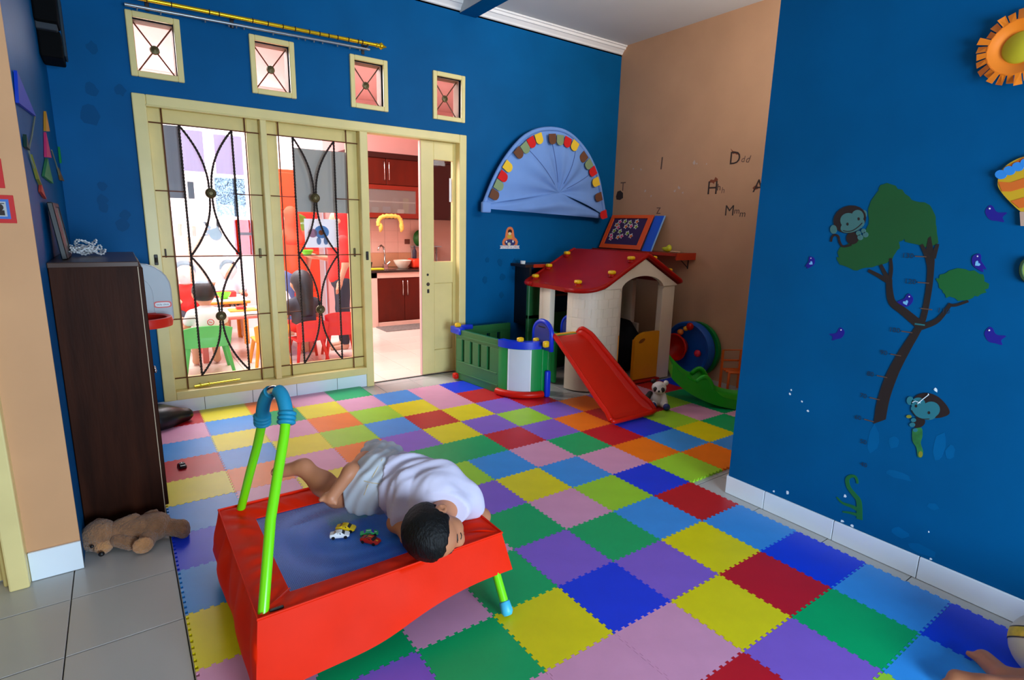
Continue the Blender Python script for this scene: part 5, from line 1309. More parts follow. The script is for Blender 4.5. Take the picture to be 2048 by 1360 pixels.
for (zx, zy, k) in [(225,725,'n'),(265,640,'g'),(303,560,'r'),(347,470,'y'),(447,347,'n'),(507,300,'g'),(562,250,'r'),(630,215,'y'),(750,218,'n'),(820,228,'g'),(885,248,'r'),(950,280,'y'),(1030,385,'n'),(1078,450,'g'),(1115,515,'r'),(1143,610,'y'),(1168,745,'n'),(1212,905,'r')]:
    u, v = 940+zx/4.534, 230+zy/4.534; p = aty(u, v, BY-0.145)
    # outward direction = towards the nearest edge point
    e = min(edge, key=lambda q: (q.x-p.x)**2+(q.z-p.z)**2); i = edge.index(e); tdir = (edge[min(i+1, nE-1)]-edge[max(i-1, 0)]); tdir.y = 0; tdir.normalize(); n_ = Vector((tdir.z, 0, -tdir.x))
    if (n_.x*(3.6-p.x)+n_.z*(1.7-p.z)) < 0: n_ = -n_
    w_ = 0.043; h_ = 0.048
    pol = [(-w_, -h_), (w_, -h_), (w_*0.98, h_*0.35)]+[(w_*0.95*math.cos(t), h_*0.35+h_*0.65*math.sin(t)) for t in [math.pi*q/8 for q in range(1, 8)]]+[(-w_*0.98, h_*0.35)]
    f0 = lambda a, b: p+tdir*a+n_*b; f1 = lambda a, b: p+tdir*a+n_*b+Vector((0, 0.004, 0))
    ob('scallop', MB().prism(pol, f0, f1), scm[k], can)

# ---------------------------------------------------------------- printed sign with a nested figure on the blue wall
sg = thing('wall_sign', 'small orange edged mother figure sign with a white name strip on the blue wall', 'sign', (3.105, BY, 1.17))
def Z2(x, y): q = aty(980+x/19.42, 440+y/19.42, BY-0.004); return (q.x, q.z)
def flat(name, pts, mt, k, parent, smoothp=True):
    y1 = BY-0.001-0.0011*k
    return ob(name, MB().prism(pts, lambda a, b: (a, y1+0.001, b), lambda a, b: (a, y1-0.0009, b)), mt, parent)
def ellp(cx_, cy_, rx, ry, n=20): return [Z2(cx_+rx*math.cos(2*math.pi*q/n), cy_+ry*math.sin(2*math.pi*q/n)) for q in range(n)]
sO = M('sign_orange', (226, 120, 70), 0.5)
outl = [(500,980),(480,860),(520,760),(590,680),(610,520),(640,380),(700,290),(790,260),(870,290),(920,400),(940,560),(960,670),(1040,740),(1085,850),(1060,980)]
ob('outline', MB().prism([Z2(*a) for a in outl], lambda a, b: (a, BY, b), lambda a, b: (a, BY-0.003, b)), sO, sg)
flat('figure_body', ellp(775, 880, 210, 130), M('sign_navy', (40, 50, 110), 0.5), 2.5, sg)
flat('figure_hair', ellp(775, 450, 78, 90), M('sign_hair', (50, 12, 10), 0.5), 2.5, sg)
flat('figure_face', ellp(765, 530, 58, 58), M('sign_face', (214, 206, 164), 0.5), 3.5, sg)
flat('figure_scarf', ellp(760, 650, 100, 72), M('sign_yellow', (206, 168, 50), 0.5), 3.0, sg)
flat('figure_hand', ellp(640, 845, 28, 40), white_pl, 3.5, sg); flat('figure_hand', ellp(890, 830, 26, 48), white_pl, 3.5, sg)
flat('figure_baby', ellp(740, 930, 60, 60), M('sign_cream', (222, 206, 170), 0.5), 3.5, sg)
rib = [(380,990),(1140,990),(1120,1050),(1145,1115),(380,1115),(410,1050)]
flat('name_strip', [Z2(*a) for a in rib], white_pl, 4, sg)
mx_, mz_ = Z2(762, 1052)
ob('lettering', text_mb('MOTHER & CHILD', 0.031, lambda a, b, d: (mx_+a*0.86, BY-0.0068, mz_+b)), M('sign_red', (150, 30, 50), 0.5), sg)
# ---------------------------------------------------------------- decals on the blue right wall
def W(u, v): q = atx(u, v, RX); return (q.y, q.z)
def Z4(x, y): return W(1560+x/2.266, 340+y/2.266)
KD = [0]
def dec(name, pts, mt, parent=None, k=1):
    KD[0] += 1; k += 0.06*(KD[0] % 12)
    return ob(name, MB().prism(pts, lambda a, b: (RX-0.0004*(k-1), a, b), lambda a, b: (RX-0.0007*k, a, b)), mt, parent)
def pell(cx_, cy_, rx, ry, n=20, rot=0.0, f=W):
    return [f(cx_+rx*math.cos(t)*math.cos(rot)-ry*math.sin(t)*math.sin(rot), cy_+rx*math.cos(t)*math.sin(rot)+ry*math.sin(t)*math.cos(rot)) for t in [2*math.pi*q/n for q in range(n)]]
d_trunk = M('decal_bark', (34, 24, 24), 0.55); d_leaf = M('decal_leaf', (12, 84, 40), 0.55, noise=0.06); d_leaf2 = M('decal_leaf_light', (6, 98, 44), 0.55, noise=0.05)
d_bird = M('decal_bird', (22, 18, 140), 0.5); d_heart = M('decal_heart', (120, 190, 236), 0.5); d_tick = M('decal_tick', (20, 46, 70), 0.5); d_tl = M('decal_tick_light', (96, 70, 60), 0.5)
tree = thing('tree_decal', 'brown height chart tree decal with green leaf clouds on the blue right wall', 'wall decal', (RX, 0.9, 0.6))
def limb(pts, ws):
    """tapering branch in the wall plane from points (y,z) and half widths"""
    P = [np.array(p) for p in pts]; L = []; R = []
    for i, p in enumerate(P):
        d = unit(P[min(i+1, len(P)-1)]-P[max(i-1, 0)]); n_ = np.array((-d[1], d[0])); L.append(tuple(p+n_*ws[i])); R.append(tuple(p-n_*ws[i]))
    return L+R[::-1]
def sm2(pts, n=5):
    v = [Vector((a, b, 0)) for a, b in pts]; return [(q.x, q.y) for q in smooth_path(v, n)]
rl = random.Random(2)
def ragged(pts, amp=0.006):
    s_ = sm2(pts+[pts[0]], 4)[:-1]
    return [(a+rl.uniform(-amp, amp), b+rl.uniform(-amp, amp)) for a, b in s_]
dec('leaf_cloud', ragged([Z4(*a) for a in [(262,400),(275,350),(340,320),(400,250),(400,180),(440,110),(470,65),(540,85),(600,130),(680,160),(710,240),(720,320),(680,345),(620,345),(560,315),(540,330),(530,380),(480,420),(400,440),(330,450),(270,430)]]), d_leaf, tree, 2)
dec('leaf_cloud', ragged([Z4(*a) for a in [(710,490),(740,465),(800,450),(880,455),(930,490),(935,545),(890,570),(840,590),(770,580),(735,545)]]), d_leaf2, tree, 2)
Lt = [Z4(*a) for a in [(425,1150),(440,1050),(480,930),(540,820),(600,730),(635,670),(660,550),(668,450),(660,390),(672,310)]]
Rt = [Z4(*a) for a in [(480,1130),(500,1030),(540,920),(590,820),(640,730),(665,670),(690,540),(700,440),(700,390),(684,300)]]
dec('trunk', sm2(Lt)+sm2(Rt)[::-1], d_trunk, tree, 3)
def br(zs, w0, w1):
    p = sm2([Z4(*a) for a in zs]); n = len(p); dec('branch', limb(p, [w0+(w1-w0)*i/(n-1) for i in range(n)]), d_trunk, tree, 3.3)
br([(632,700),(560,640),(510,600),(497,540),(497,495)], .017, .010); br([(500,510),(450,480),(402,455)], .010, .006); br([(494,500),(475,465),(457,430)], .008, .006); br([(497,500),(505,450),(502,400)], .008, .005)
br([(640,712),(700,690),(735,660),(775,605)], .012, .006); br([(772,612),(800,612),(855,594)], .006, .004); br([(672,400),(655,365),(642,338)], .008, .005); br([(695,400),(706,365),(716,335)], .009, .005)
TK = [(1842,516,'130',-1),(1847,569,'120',-1),(1853,622,'110',1),(1814,669,'100',-1),(1792,713,'90',-1),(1765,753,'80',-1),(1750,799,'70',-1),(1739,842,'60',-1),(1727,885,'50',0),(1728,931,'40',0)]
for (u, v, t, sd_) in TK:
    y, z = W(u, v); z = round(int(t)/100-0.012+0.0, 3)
    if sd_: dec('tick', [(y+0.02, z-0.002), (y-0.018, z-0.002), (y-0.018, z+0.002), (y+0.02, z+0.002)], d_tl, tree, 4.5)
    off = 0.045 if sd_ == -1 else (-0.055 if sd_ == 1 else 0.0)
    ob('numeral', text_mb(t, 0.028, lambda a, b, d: (RX-0.0032, y+off-a, z+b)), d_tick, tree)
y, z = Z4(636, 700); dec('tick', [(y+0.018, z-0.003), (y-0.016, z-0.003), (y-0.016, z+0.003), (y+0.018, z+0.003)], M('decal_teal', (30, 110, 120), 0.5), tree, 4.6)
# birds
BIRDS = [((1622,524), 10, -0.9, True, 'small blue bird decal with a pale heart, left of the tree'), ((1987,428), 17, 0.35, False, 'plain blue bird decal below the balloon, right of the leaf cloud'), ((1956,524), 15, 0.9, True, 'blue bird decal with a pale heart above the small leaf cloud'), ((1813,602), 14, -0.35, True, 'blue bird decal with a pale heart in the fork of the tree'), ((1678,668), 12, -0.45, False, 'plain small blue bird decal left of the trunk'), ((1985,672), 17, 0.45, False, 'plain blue bird decal right of the tree under the small leaf cloud')]
for (c, r, rot, heart, lab) in BIRDS:
    y, z = W(*c); f = -1 if rot < 0 else 1      # f>0: head towards the picture's left
    b = thing('bird_decal', lab, 'wall decal', (RX, y, z))
    ca, sa = math.cos(rot), math.sin(rot)
    R2 = lambda x, v: W(c[0]+x*ca-v*sa, c[1]+x*sa+v*ca)
    body_ = [(-f*1.0, -0.35), (-f*0.75, -0.85), (-f*0.3, -0.8), (f*0.1, -0.45), (f*0.6, -0.40), (f*1.45, -0.30 if heart else -0.7), (f*1.15, 0.0), (f*1.5, 0.25 if heart else 0.45), (f*0.7, 0.62), (0, 0.78), (-f*0.6, 0.55), (-f*1.0, 0.1)]
    ob('body', MB().prism(sm2([R2(x*r, v*r) for x, v in body_]+[R2(body_[0][0]*r, body_[0][1]*r)], 4)[:-1], lambda a, q: (RX, a, q), lambda a, q: (RX-0.0022 if heart else RX-0.0010, a, q)), d_bird, b)
    dd = lambda nm, pts, mt, k: ob(nm, MB().prism(pts, lambda a, q: (RX-0.0010, a, q), lambda a, q: (RX-0.0022-0.0004*k, a, q)), mt, b)
    if heart:
        hs = [(0, 0.42), (-0.34, 0.05), (-0.30, -0.18), (-0.1, -0.18), (0, -0.05), (0.1, -0.18), (0.30, -0.18), (0.34, 0.05)]
        dd('heart', [R2(x*r*1.1+f*0.15*r, v*r*1.1+0.12*r) for x, v in hs], d_heart, 2)
    dd('eye', [R2(-f*0.62*r+0.10*r*math.cos(t), -0.45*r+0.10*r*math.sin(t)) for t in [2*math.pi*q/10 for q in range(10)]], white_pl, 2)
# monkeys
d_fur = M('decal_fur', (34, 20, 22), 0.55); d_face = M('decal_face', (64, 112, 112), 0.55); d_face2 = M('decal_face_blue', (34, 118, 134), 0.55)
def zz(x, y, S_, O_): return W(O_[0]+x/S_, O_[1]+y/S_)
m1 = thing('monkey_decal', 'smiling brown monkey decal sitting on the left leaf cloud', 'wall decal', atx(1700, 450, RX))
f1 = lambda x, y: W(1640+x/8.5, 380+y/8.5)
def md(par, nm, pts, mt, k): return ob(nm, MB().prism(pts, lambda a, b: (RX-0.0012, a, b), lambda a, b: (RX-0.0022-0.00035*k, a, b)), mt, par)
md(m1, 'body', pell(555, 820, 105, 105, f=f1), d_fur, 1)
md(m1, 'head', pell(510, 500, 285, 232, rot=-0.35, f=f1), d_fur, 2)
md(m1, 'face', pell(490, 520, 140, 130, f=f1), d_face, 3.2); md(m1, 'face', pell(645, 450, 105, 112, f=f1), d_face, 3.4); md(m1, 'muzzle', pell(560, 600, 215, 112, rot=-0.35, f=f1), d_face, 3.7)
md(m1, 'ear', pell(235, 670, 58, 75, f=f1), d_face, 3); md(m1, 'ear', pell(750, 410, 50, 70, f=f1), d_face, 1.5)
for q in ((475, 580), (665, 492)): md(m1, 'eye', pell(q[0], q[1], 20, 26, f=f1), d_trunk, 5)
md(m1, 'smile', limb(sm2([f1(400, 690), f1(480, 705), f1(570, 685), f1(660, 625), f1(725, 560)]), [0.0018]*21), d_trunk, 5)
for q in ((660, 735, 42), (690, 805, 48), (745, 695, 40), (780, 760, 46)): md(m1, 'paw', pell(q[0], q[1], q[2], q[2], f=f1), d_face, 4)
tl = sm2([f1(540, 930), f1(400, 960), f1(340, 890), f1(315, 790), f1(255, 765), f1(210, 800), f1(190, 880)]); md(m1, 'tail', limb(tl, [0.0045]*len(tl)), d_fur, 1)
m2 = thing('monkey_decal', 'worn monkey decal at the foot of the tree with its lower body scraped away', 'wall decal', atx(1855, 820, RX))
f2 = lambda x, y: W(1650+x/4.251, 740+y/4.251)
md(m2, 'body', pell(795, 445, 60, 45, rot=-0.3, f=f2), d_fur, 1)
md(m2, 'head', sm2([f2(*a) for a in [(760,235),(800,205),(880,195),(960,225),(1025,285),(1060,345),(1050,380),(980,405),(900,400),(820,330),(760,235)]], 4)[:-1], d_fur, 2)
md(m2, 'face', pell(795, 285, 60, 52, f=f2), d_face2, 3); md(m2, 'face', pell(905, 335, 75, 68, f=f2), d_face2, 3.2); md(m2, 'muzzle', pell(840, 355, 112, 62, rot=0.35, f=f2), d_face2, 3.5)
md(m2, 'ear', pell(725, 260, 28, 36, f=f2), d_face2, 3)
for q in ((777, 305), (887, 362)): md(m2, 'eye', pell(q[0], q[1], 11, 13, f=f2), d_trunk, 5)
md(m2, 'smile', limb(sm2([f2(738, 340), f2(775, 390), f2(830, 415), f2(890, 415)]), [0.0016]*16), d_trunk, 5)
for q in ((755, 425, 22), (745, 465, 24), (770, 510, 20)): md(m2, 'paw', pell(q[0], q[1], q[2], q[2]*0.8, f=f2), d_face2, 4)
md(m2, 'green_remnant', sm2([f2(*a) for a in [(745,500),(820,490),(830,560),(815,620),(835,690),(825,740),(790,735),(780,660),(745,600),(745,500)]], 3)[:-1], M('decal_green_worn', (40, 120, 60), 0.6, noise=0.4, nscale=25), 1)
md(m2, 'yellow_remnant', pell(815, 715, 18, 26, f=f2), M('decal_yellow_worn', (140, 140, 40), 0.6), 3); md(m2, 'yellow_remnant', pell(715, 395, 22, 14, f=f2), M('decal_yellow_worn', (140, 140, 40), 0.6), 3)
sc2 = MB()
for a in ([(745,275),(770,262),(800,275),(815,278)], [(790,285),(830,250),(880,212)], [(880,200),(884,212)], [(935,170),(942,165)]):
    p_ = [f2(*q) for q in a]; sc2.tube([(RX-0.0042, y_, z_) for y_, z_ in p_], 0.0016, 5)
ob('scratch', sc2, chip_m, m2)
# grass
gd = thing('grass_decal', 'green curled grass decal just above the right baseboard', 'wall decal', atx(1705, 1030, RX)); gm = M('decal_grass', (10, 104, 50), 0.55)
for pts, w0, w1 in (([(295,1270),(290,1120),(250,1060),(205,1000),(190,935),(215,905),(255,905),(275,940),(275,965)], .012, .004), ([(285,1190),(230,1160),(150,1130),(100,1080)], .010, .003), ([(285,1235),(220,1215),(150,1205)], .008, .003)):
    p_ = sm2([f2(*a) for a in pts]); n = len(p_); ob('blade', MB().prism(limb(p_, [w0+(w1-w0)*i/(n-1) for i in range(n)]), lambda a, b: (RX, a, b), lambda a, b: (RX-0.0012-0.0003*n%0.0009-w0*0.05, a, b)), gm, gd)
# foam hot air balloon (cut by the frame)
ba = thing('balloon_cutout', 'orange and yellow striped hot air balloon cutout with a blue scalloped trim', 'wall decoration', atx(2040, 380, RX))
f5 = lambda x, y: W(1780+x/2.832, y/2.832)
b_o = M('balloon_orange', (224, 108, 30), 0.6); b_y = M('balloon_yellow', (214, 168, 24), 0.6); b_b = M('balloon_blue', (44, 140, 226), 0.6)
cx_, cy_ = f5(850, 1030)[0], f5(850, 1030)[1]
oy = [f5(*a) for a in [(620,1000),(615,1050),(640,1095),(690,1150),(740,1195),(790,1215),(850,1230),(960,1195),(1060,1110),(1085,1010),(1050,930),(960,890),(850,880),(760,890),(690,920),(640,960)]]
ob('balloon', MB().prism(sm2(oy+[oy[0]], 4)[:-1], lambda a, b: (RX, a, b), lambda a, b: (RX-0.010, a, b)), b_y, ba)
for z_ in ([(618,1030),(690,1035),(780,1005),(900,990),(1070,1010),(1075,1060),(900,1035),(780,1060),(690,1085),(640,1085)], [(690,1140),(760,1120),(900,1105),(1010,1130),(970,1175),(860,1160),(740,1180)], [(650,955),(760,893),(850,884),(950,890),(900,930),(760,950),(680,985)]):
    ob('stripe', MB().prism([f5(*a) for a in z_], lambda a, b: (RX-0.010, a, b), lambda a, b: (RX-0.0115, a, b)), b_o, ba)
tr_ = MB()
for k in range(9):
    x_ = 635+k*48; y_ = 990-k*22 if k < 5 else 902+(k-4)*16
    tr_.prism(pell(x_, y_, 34, 26, 14, f=f5), lambda a, b: (RX-0.0115, a, b), lambda a, b: (RX-0.014-0.0003*(k % 2), a, b))
ob('scalloped_trim', tr_, b_b, ba)
ob('basket', MB().prism([f5(*a) for a in [(740,1200),(960,1200),(940,1285),(745,1280)]], lambda a, b: (RX, a, b), lambda a, b: (RX-0.012, a, b)), M('basket_tan', (196, 160, 140), 0.6), ba)
b3 = thing('green_cutout', 'green rimmed round cutout at the right edge below the balloon', 'wall decoration', atx(2056, 540, RX))
ob('disc', MB().prism(pell(2062, 540, 19, 24), lambda a, b: (RX, a, b), lambda a, b: (RX-0.010, a, b)), M('cutout_green', (150, 176, 80), 0.6), b3)
ob('rim', MB().tube([(RX-0.008, y_, z_) for y_, z_ in pell(2062, 540, 19, 24)], 0.006, 6, closed=True), M('cutout_green_dark', (40, 70, 40), 0.6), b3)
# fringed paper sun
su = thing('paper_sun', 'fringed orange paper sun with a yellow centre on the blue right wall', 'wall decoration', atx(2040, 98, RX))
so_ = M('sun_orange', (250, 132, 18), 0.5, noise=0.08, nscale=10); sy_ = M('sun_yellow', (196, 180, 30), 0.6)
cy, cz = W(2045, 96); R0 = abs(W(1957, 100)[0]-cy)
R0 *= 1.0
ob('dish', MB().lathe([(0.0, 0.012), (R0*0.45, 0.012), (R0*0.55, 0.022), (R0*0.72, 0.030), (R0*0.74, 0.028), (R0*0.55, 0.016), (0.0, 0.004)], (RX-0.004, cy, cz), 40, Matrix.Rotation(rad(-90), 4, 'Y'), close=False), so_, su, smooth=True, angle=60)
for k in range(28):
    a0 = 2*math.pi*(k+0.09)/28; a1 = 2*math.pi*(k+0.91)/28; rr = R0*(0.97+0.05*math.sin(k*2.3))
    pts = [(R0*0.70, a0, .030), (R0*0.70, a1, .030), (rr, a1, .020+0.012*math.sin(k*1.7)), (rr, a0, .022+0.012*math.sin(k*1.7+0.5))]
    v4 = [(RX-0.004-h, cy+r*math.cos(a), cz+r*math.sin(a)) for r, a, h in pts]
    ob('fringe_tab', MB().add(v4+[(x+0.0012, y_, z_) for x, y_, z_ in v4], [(0,1,2,3),(7,6,5,4),(0,4,5,1),(1,5,6,2),(2,6,7,3),(3,7,4,0)]), so_, su)
ob('centre', MB().lathe([(0.0, 0.020), (R0*0.38, 0.019), (R0*0.42, 0.013), (0, 0.012)], (RX-0.004, cy, cz), 32, Matrix.Rotation(rad(-90), 4, 'Y'), close=False), sy_, su, smooth=True, angle=50)

# ---------------------------------------------------------------- letter decals on the tan wall
def A_(u, v): q = atx(u, v, AX); return (q.y, q.z)
ink = M('letter_ink', (62, 44, 34), 0.6); ink_r = M('letter_animal', (142, 70, 34), 0.6); ink_g = M('letter_grey', (110, 82, 66), 0.6)
def letters(name, lab, items, animal=None, animal_mt=None):
    y, z = A_(*items[0][1]); g = thing(name, lab, 'wall decal', (AX, y, z))
    for (t, c, s_, it, mt) in items:
        yy, zz_ = A_(*c); ob('letter', text_mb(t, s_, lambda a, b, d: (AX-0.0012, yy-a, zz_+b), italic=it), mt, g)
    if animal:
        ob('animal', MB().prism([A_(*a) for a in animal], lambda a, b: (AX, a, b), lambda a, b: (AX-0.001, a, b)), animal_mt or ink_r, g)
letters('letter_decal', 'brown letter D decals with a small animal at the top right of the tan wall', [('D', (1470, 317), 0.155, 0.0, ink), ('d', (1486, 319), 0.075, 0.15, ink_g), ('d', (1495, 319), 0.082, 0.3, ink_g)], [(1461,297),(1466,302),(1475,304),(1476,309),(1472,309),(1471,307),(1466,308),(1464,303)])
letters('letter_decal', 'brown letter H decals with a small animal on top on the tan wall', [('H', (1425, 377), 0.165, 0.0, ink), ('h', (1438, 375), 0.085, 0.0, ink), ('h', (1446, 381), 0.075, 0.1, ink_g)], [(1417,364),(1422,359),(1428,360),(1431,354),(1436,358),(1435,363),(1429,364),(1428,368),(1424,365),(1418,366)])
letters('letter_decal', 'brown letter M decals low on the tan wall below the H', [('M', (1459, 422), 0.130, 0.0, ink), ('m', (1474, 422), 0.075, 0.0, ink), ('m', (1485, 428), 0.080, 0.1, ink)])
letters('letter_decal', 'letter A decal with a red animal at the very edge of the blue wall', [('A', (1517, 373), 0.15, 0.0, ink)], [(1505,376),(1509,372),(1515,370),(1516,378),(1508,380)])
letters('letter_decal', 'small faded letter I decal high on the tan wall', [('I', (1323, 328), 0.17, 0.05, ink_g)])
letters('letter_decal', 'dark owl and letter T decal beside the canopy on the tan wall', [('T', (1246, 374), 0.13, 0.0, ink_g)], [(1232,393),(1235,383),(1241,381),(1246,386),(1246,396),(1240,400),(1233,399)], ink)
letters('letter_decal', 'small letter Z decal above the framed picture on the tan wall', [('Z', (1317, 422), 0.09, 0.0, ink_g)])
pt = MB(); rp_ = random.Random(4)
for (u, v, r) in [(1266,338,.012),(1282,339,.014),(1388,325,.018),(1394,327,.012),(1413,328,.008),(1290,382,.014),(1358,376,.022),(1350,382,.018),(1302,392,.012),(1366,385,.012),(1316,322,.006)]:
    y, z = A_(u, v); n = 7; pt.prism([(y+r*(0.3+0.9*rp_.random())*math.cos(2*math.pi*k/n), z+1.2*r*(0.3+0.9*rp_.random())*math.sin(2*math.pi*k/n)) for k in range(n)], lambda a, b: (AX, a, b), lambda a, b: (AX-0.0006, a, b))
tag(ob('paint_patch', pt, M('bare_plaster', (206, 184, 170), 0.8)), 'pale torn patches left by removed stickers on the tan wall', 'paint patch', kind='stuff')

# ---------------------------------------------------------------- left side: red framed papers, pennants, black wall unit
rf = M('paper_frame_red', (200, 16, 16), 0.6); lvn = M('paper_lilac', (206, 190, 226), 0.7); pbw = M('paper_print_blue', (60, 110, 190), 0.7)
PY = 2.60
for k, (x1, z0, z1, lab) in enumerate([(-0.322, 1.585, 1.702, 'topmost of three red framed papers on the peach wall, cut by the frame'), (-0.293, 1.455, 1.552, 'middle red framed paper with a lilac border on the peach wall'), (-0.276, 1.338, 1.432, 'lowest red framed paper with a blue border and a small figure on the peach wall')]):
    x0 = x1-0.125; g = thing('framed_paper', lab, 'picture', (x1-0.06, PY, z0))
    ob('mount', MB().rbox((x0, PY-0.003, z0), (x1, PY, z1), 0.001, 1), rf, g)
    ob('border', MB().box((x0+0.014, PY-0.0036, z0+0.014), (x1-0.014, PY-0.003, z1-0.014)), pbw if k == 2 else lvn, g)
    ob('paper', MB().box((x0+0.022, PY-0.0042, z0+0.022), (x1-0.022, PY-0.0036, z1-0.022)), p_wh, g)
    if k == 2:
        ob('figure', MB().prism([(x1-0.038+0.009*math.cos(t), z0+0.053+0.011*math.sin(t)) for t in [2*math.pi*q/12 for q in range(12)]], lambda a, b: (a, PY-0.0042, b), lambda a, b: (a, PY-0.0046, b)).box((x1-0.046, PY-0.0046, z0+0.026), (x1-0.028, PY-0.0042, z0+0.043)), M('figure_dark', (44, 28, 24), 0.7), g)
        ob('print', MB().box((x1-0.056, PY-0.0046, z1-0.030), (x1-0.026, PY-0.0042, z1-0.027)), black, g)
LX = -0.235
def Lw(u, v): q = atx(u, v, LX); return (min(q.y, 4.43), q.z)
pen = [('blue', [(25,140),(65,232),(29,205)], (8,60,190), 'large blue triangular pennant on the left side wall'), ('amber', [(86,222),(94,262),(86,262)], (220,150,30), 'narrow amber pennant high on the left side wall'),
       ('pink', [(86,264),(97,315),(87,314)], (214,50,110), 'pink pennant below the amber one on the left side wall'), ('green', [(89,316),(101,367),(82,352)], (50,140,80), 'green pennant below the pink one on the left side wall'),
       ('dark_green', [(44,268),(52,300),(49,296)], (10,50,40), 'thin dark green pennant near the peach wall'), ('olive', [(56,308),(76,370),(70,358)], (130,130,50), 'thin olive pennant in the middle of the left side wall'),
       ('red', [(76,368),(86,398),(78,384)], (190,60,50), 'small red pennant lowest on the left side wall'), ('bright_green', [(124,305),(133,337),(124,332)], (0,130,60), 'bright green pennant in the corner by the back wall'),
       ('gold', [(112,335),(128,365),(118,360)], (120,90,40), 'dull gold pennant beside the corner')]
for nm, pts, c_, lab in pen:
    pz = [Lw(*a) for a in pts]
    if abs(pz[0][0]-pz[2][0]) < 0.05: pz[2] = (pz[2][0]-0.05, pz[2][1])
    tag(ob('pennant', MB().prism(pz, lambda a, b: (LX+0.002, a, b), lambda a, b: (LX+0.012, a, b)), M('pennant_'+nm, c_, 0.6)), lab, 'pennant')
cordm = M('cord_pale', (120, 130, 110), 0.7)
pr0 = thing('pennant_string', 'pale string pinned across the left side wall between the paper pennants', 'string', (LX, 3.5, 1.6))
for pts in ([(66,232),(60,270),(53,300),(60,325),(72,358)], [(100,300),(110,330),(118,358)]):
    ob('cord', MB().tube([(LX+0.006,)+Lw(*a) for a in pts], 0.003, 5), cordm, pr0)
wu = thing('wall_speaker', 'black wall mounted speaker with a grey band at the top left corner', 'speaker', (LX, 4.0, 2.3))
mblk = M('matt_black', (9, 9, 10), 0.8, spec=0.1)
ob('cabinet', MB().rbox((LX+0.001, 3.93, 2.345), (LX+0.10, 4.12, 2.56), 0.01, 2), mblk, wu)
ob('cabinet', MB().rbox((LX+0.001, 4.02, 2.19), (LX+0.10, 4.26, 2.325), 0.01, 2), mblk, wu)
ob('grey_band', MB().rbox((LX+0.001, 3.98, 2.315), (LX+0.09, 4.20, 2.352), 0.004, 1), M('grey_metal', (60, 64, 70), 0.5, spec=0.2), wu)
ob('side_grille', MB().rbox((LX+0.10, 4.10, 2.22), (LX+0.112, 4.25, 2.53), 0.004, 1), M('grille_grey', (44, 60, 72), 0.6, spec=0.2), wu)
# ---------------------------------------------------------------- dining space and kitchen behind the glass
struct('wall_dining_left', MB().box((-0.45, 4.57, -0.1), (-0.35, 8.0, 3.0)), wall_white, 'white wall at the left of the dining space', 'wall')
struct('wall_dining_back', MB().box((-0.45, 7.7, -0.1), (2.30, 7.8, 3.0)), wall_white, 'white back wall of the dining space', 'wall')
struct('wall_kitchen_back', MB().box((2.30, 7.58, -0.1), (4.6, 7.68, 3.0)), wall_pink, 'pink kitchen back wall', 'wall')
struct('wall_kitchen_right', MB().box((4.5, 4.57, -0.1), (4.6, 7.68, 3.0)), wall_pink, 'pink kitchen side wall', 'wall')
struct('wall_back_inner', wall_grid(xs, [-0.1, 0.11, 2.10, VZ[0], VZ[1], 3.0], holes, lambda x0, x1, z0, z1: ((x0, BY+0.121, z0), (x1, BY+0.13, z1))), wall_pink, 'pink inner face of the back wall', 'wall')
struct('ceiling_dining', MB().box((-0.45, 4.58, 2.96), (4.6, 7.8, 3.06)), wall_pink, 'pale ceiling of the dining space and kitchen', 'ceiling')
# kitchen: counter with masonry front, base cabinets, wall tiles, wall cupboards
k_red = M('kitchen_mahogany', (88, 20, 5), 0.35, spec=0.25, noise=0.25, nscale=5, aniso=(1, 1, 0.3)); k_dk = M('kitchen_dark', (50, 12, 7), 0.4, spec=0.25); k_pink = M('counter_plaster', (226, 190, 176), 0.5, noise=0.04)
KY = 6.99
co = thing('kitchen_counter', 'pink plastered kitchen counter with a dark worktop', 'counter', (3.3, 7.3, 0))
ob('side_wall', MB().rbox((2.62, KY, FZ), (2.765, 7.575, 0.72), 0.004, 1), k_pink, co)
ob('top_beam', MB().rbox((2.62, KY, 0.645), (4.49, 7.575, 0.72), 0.004, 1), k_pink, co)
ob('plinth', MB().rbox((2.765, KY+0.01, FZ), (4.49, 7.575, 0.05), 0.004, 1), k_pink, co)
ob('worktop', MB().rbox((2.61, KY-0.02, 0.72), (4.49, 7.575, 0.75), 0.004, 1), M('worktop_black', (40, 34, 32), 0.2), co)
bc = thing('base_cabinet', 'mahogany kitchen base cabinet doors with long steel handles', 'cabinet', (3.2, KY, 0))
for x0, x1, hx_ in ((2.768, 3.152, 3.122), (3.156, 3.56, 3.19), (3.565, 3.98, 3.95)):
    d = ob('door', MB().rbox((x0, KY+0.012, 0.055), (x1, KY+0.032, 0.64), 0.003, 1), k_red, bc)
    ob('handle', MB().tube([(hx_, KY+0.012, 0.40), (hx_, KY-0.012, 0.41), (hx_, KY-0.012, 0.60), (hx_, KY+0.012, 0.61)], 0.006, 6), chrome, d, smooth=True)
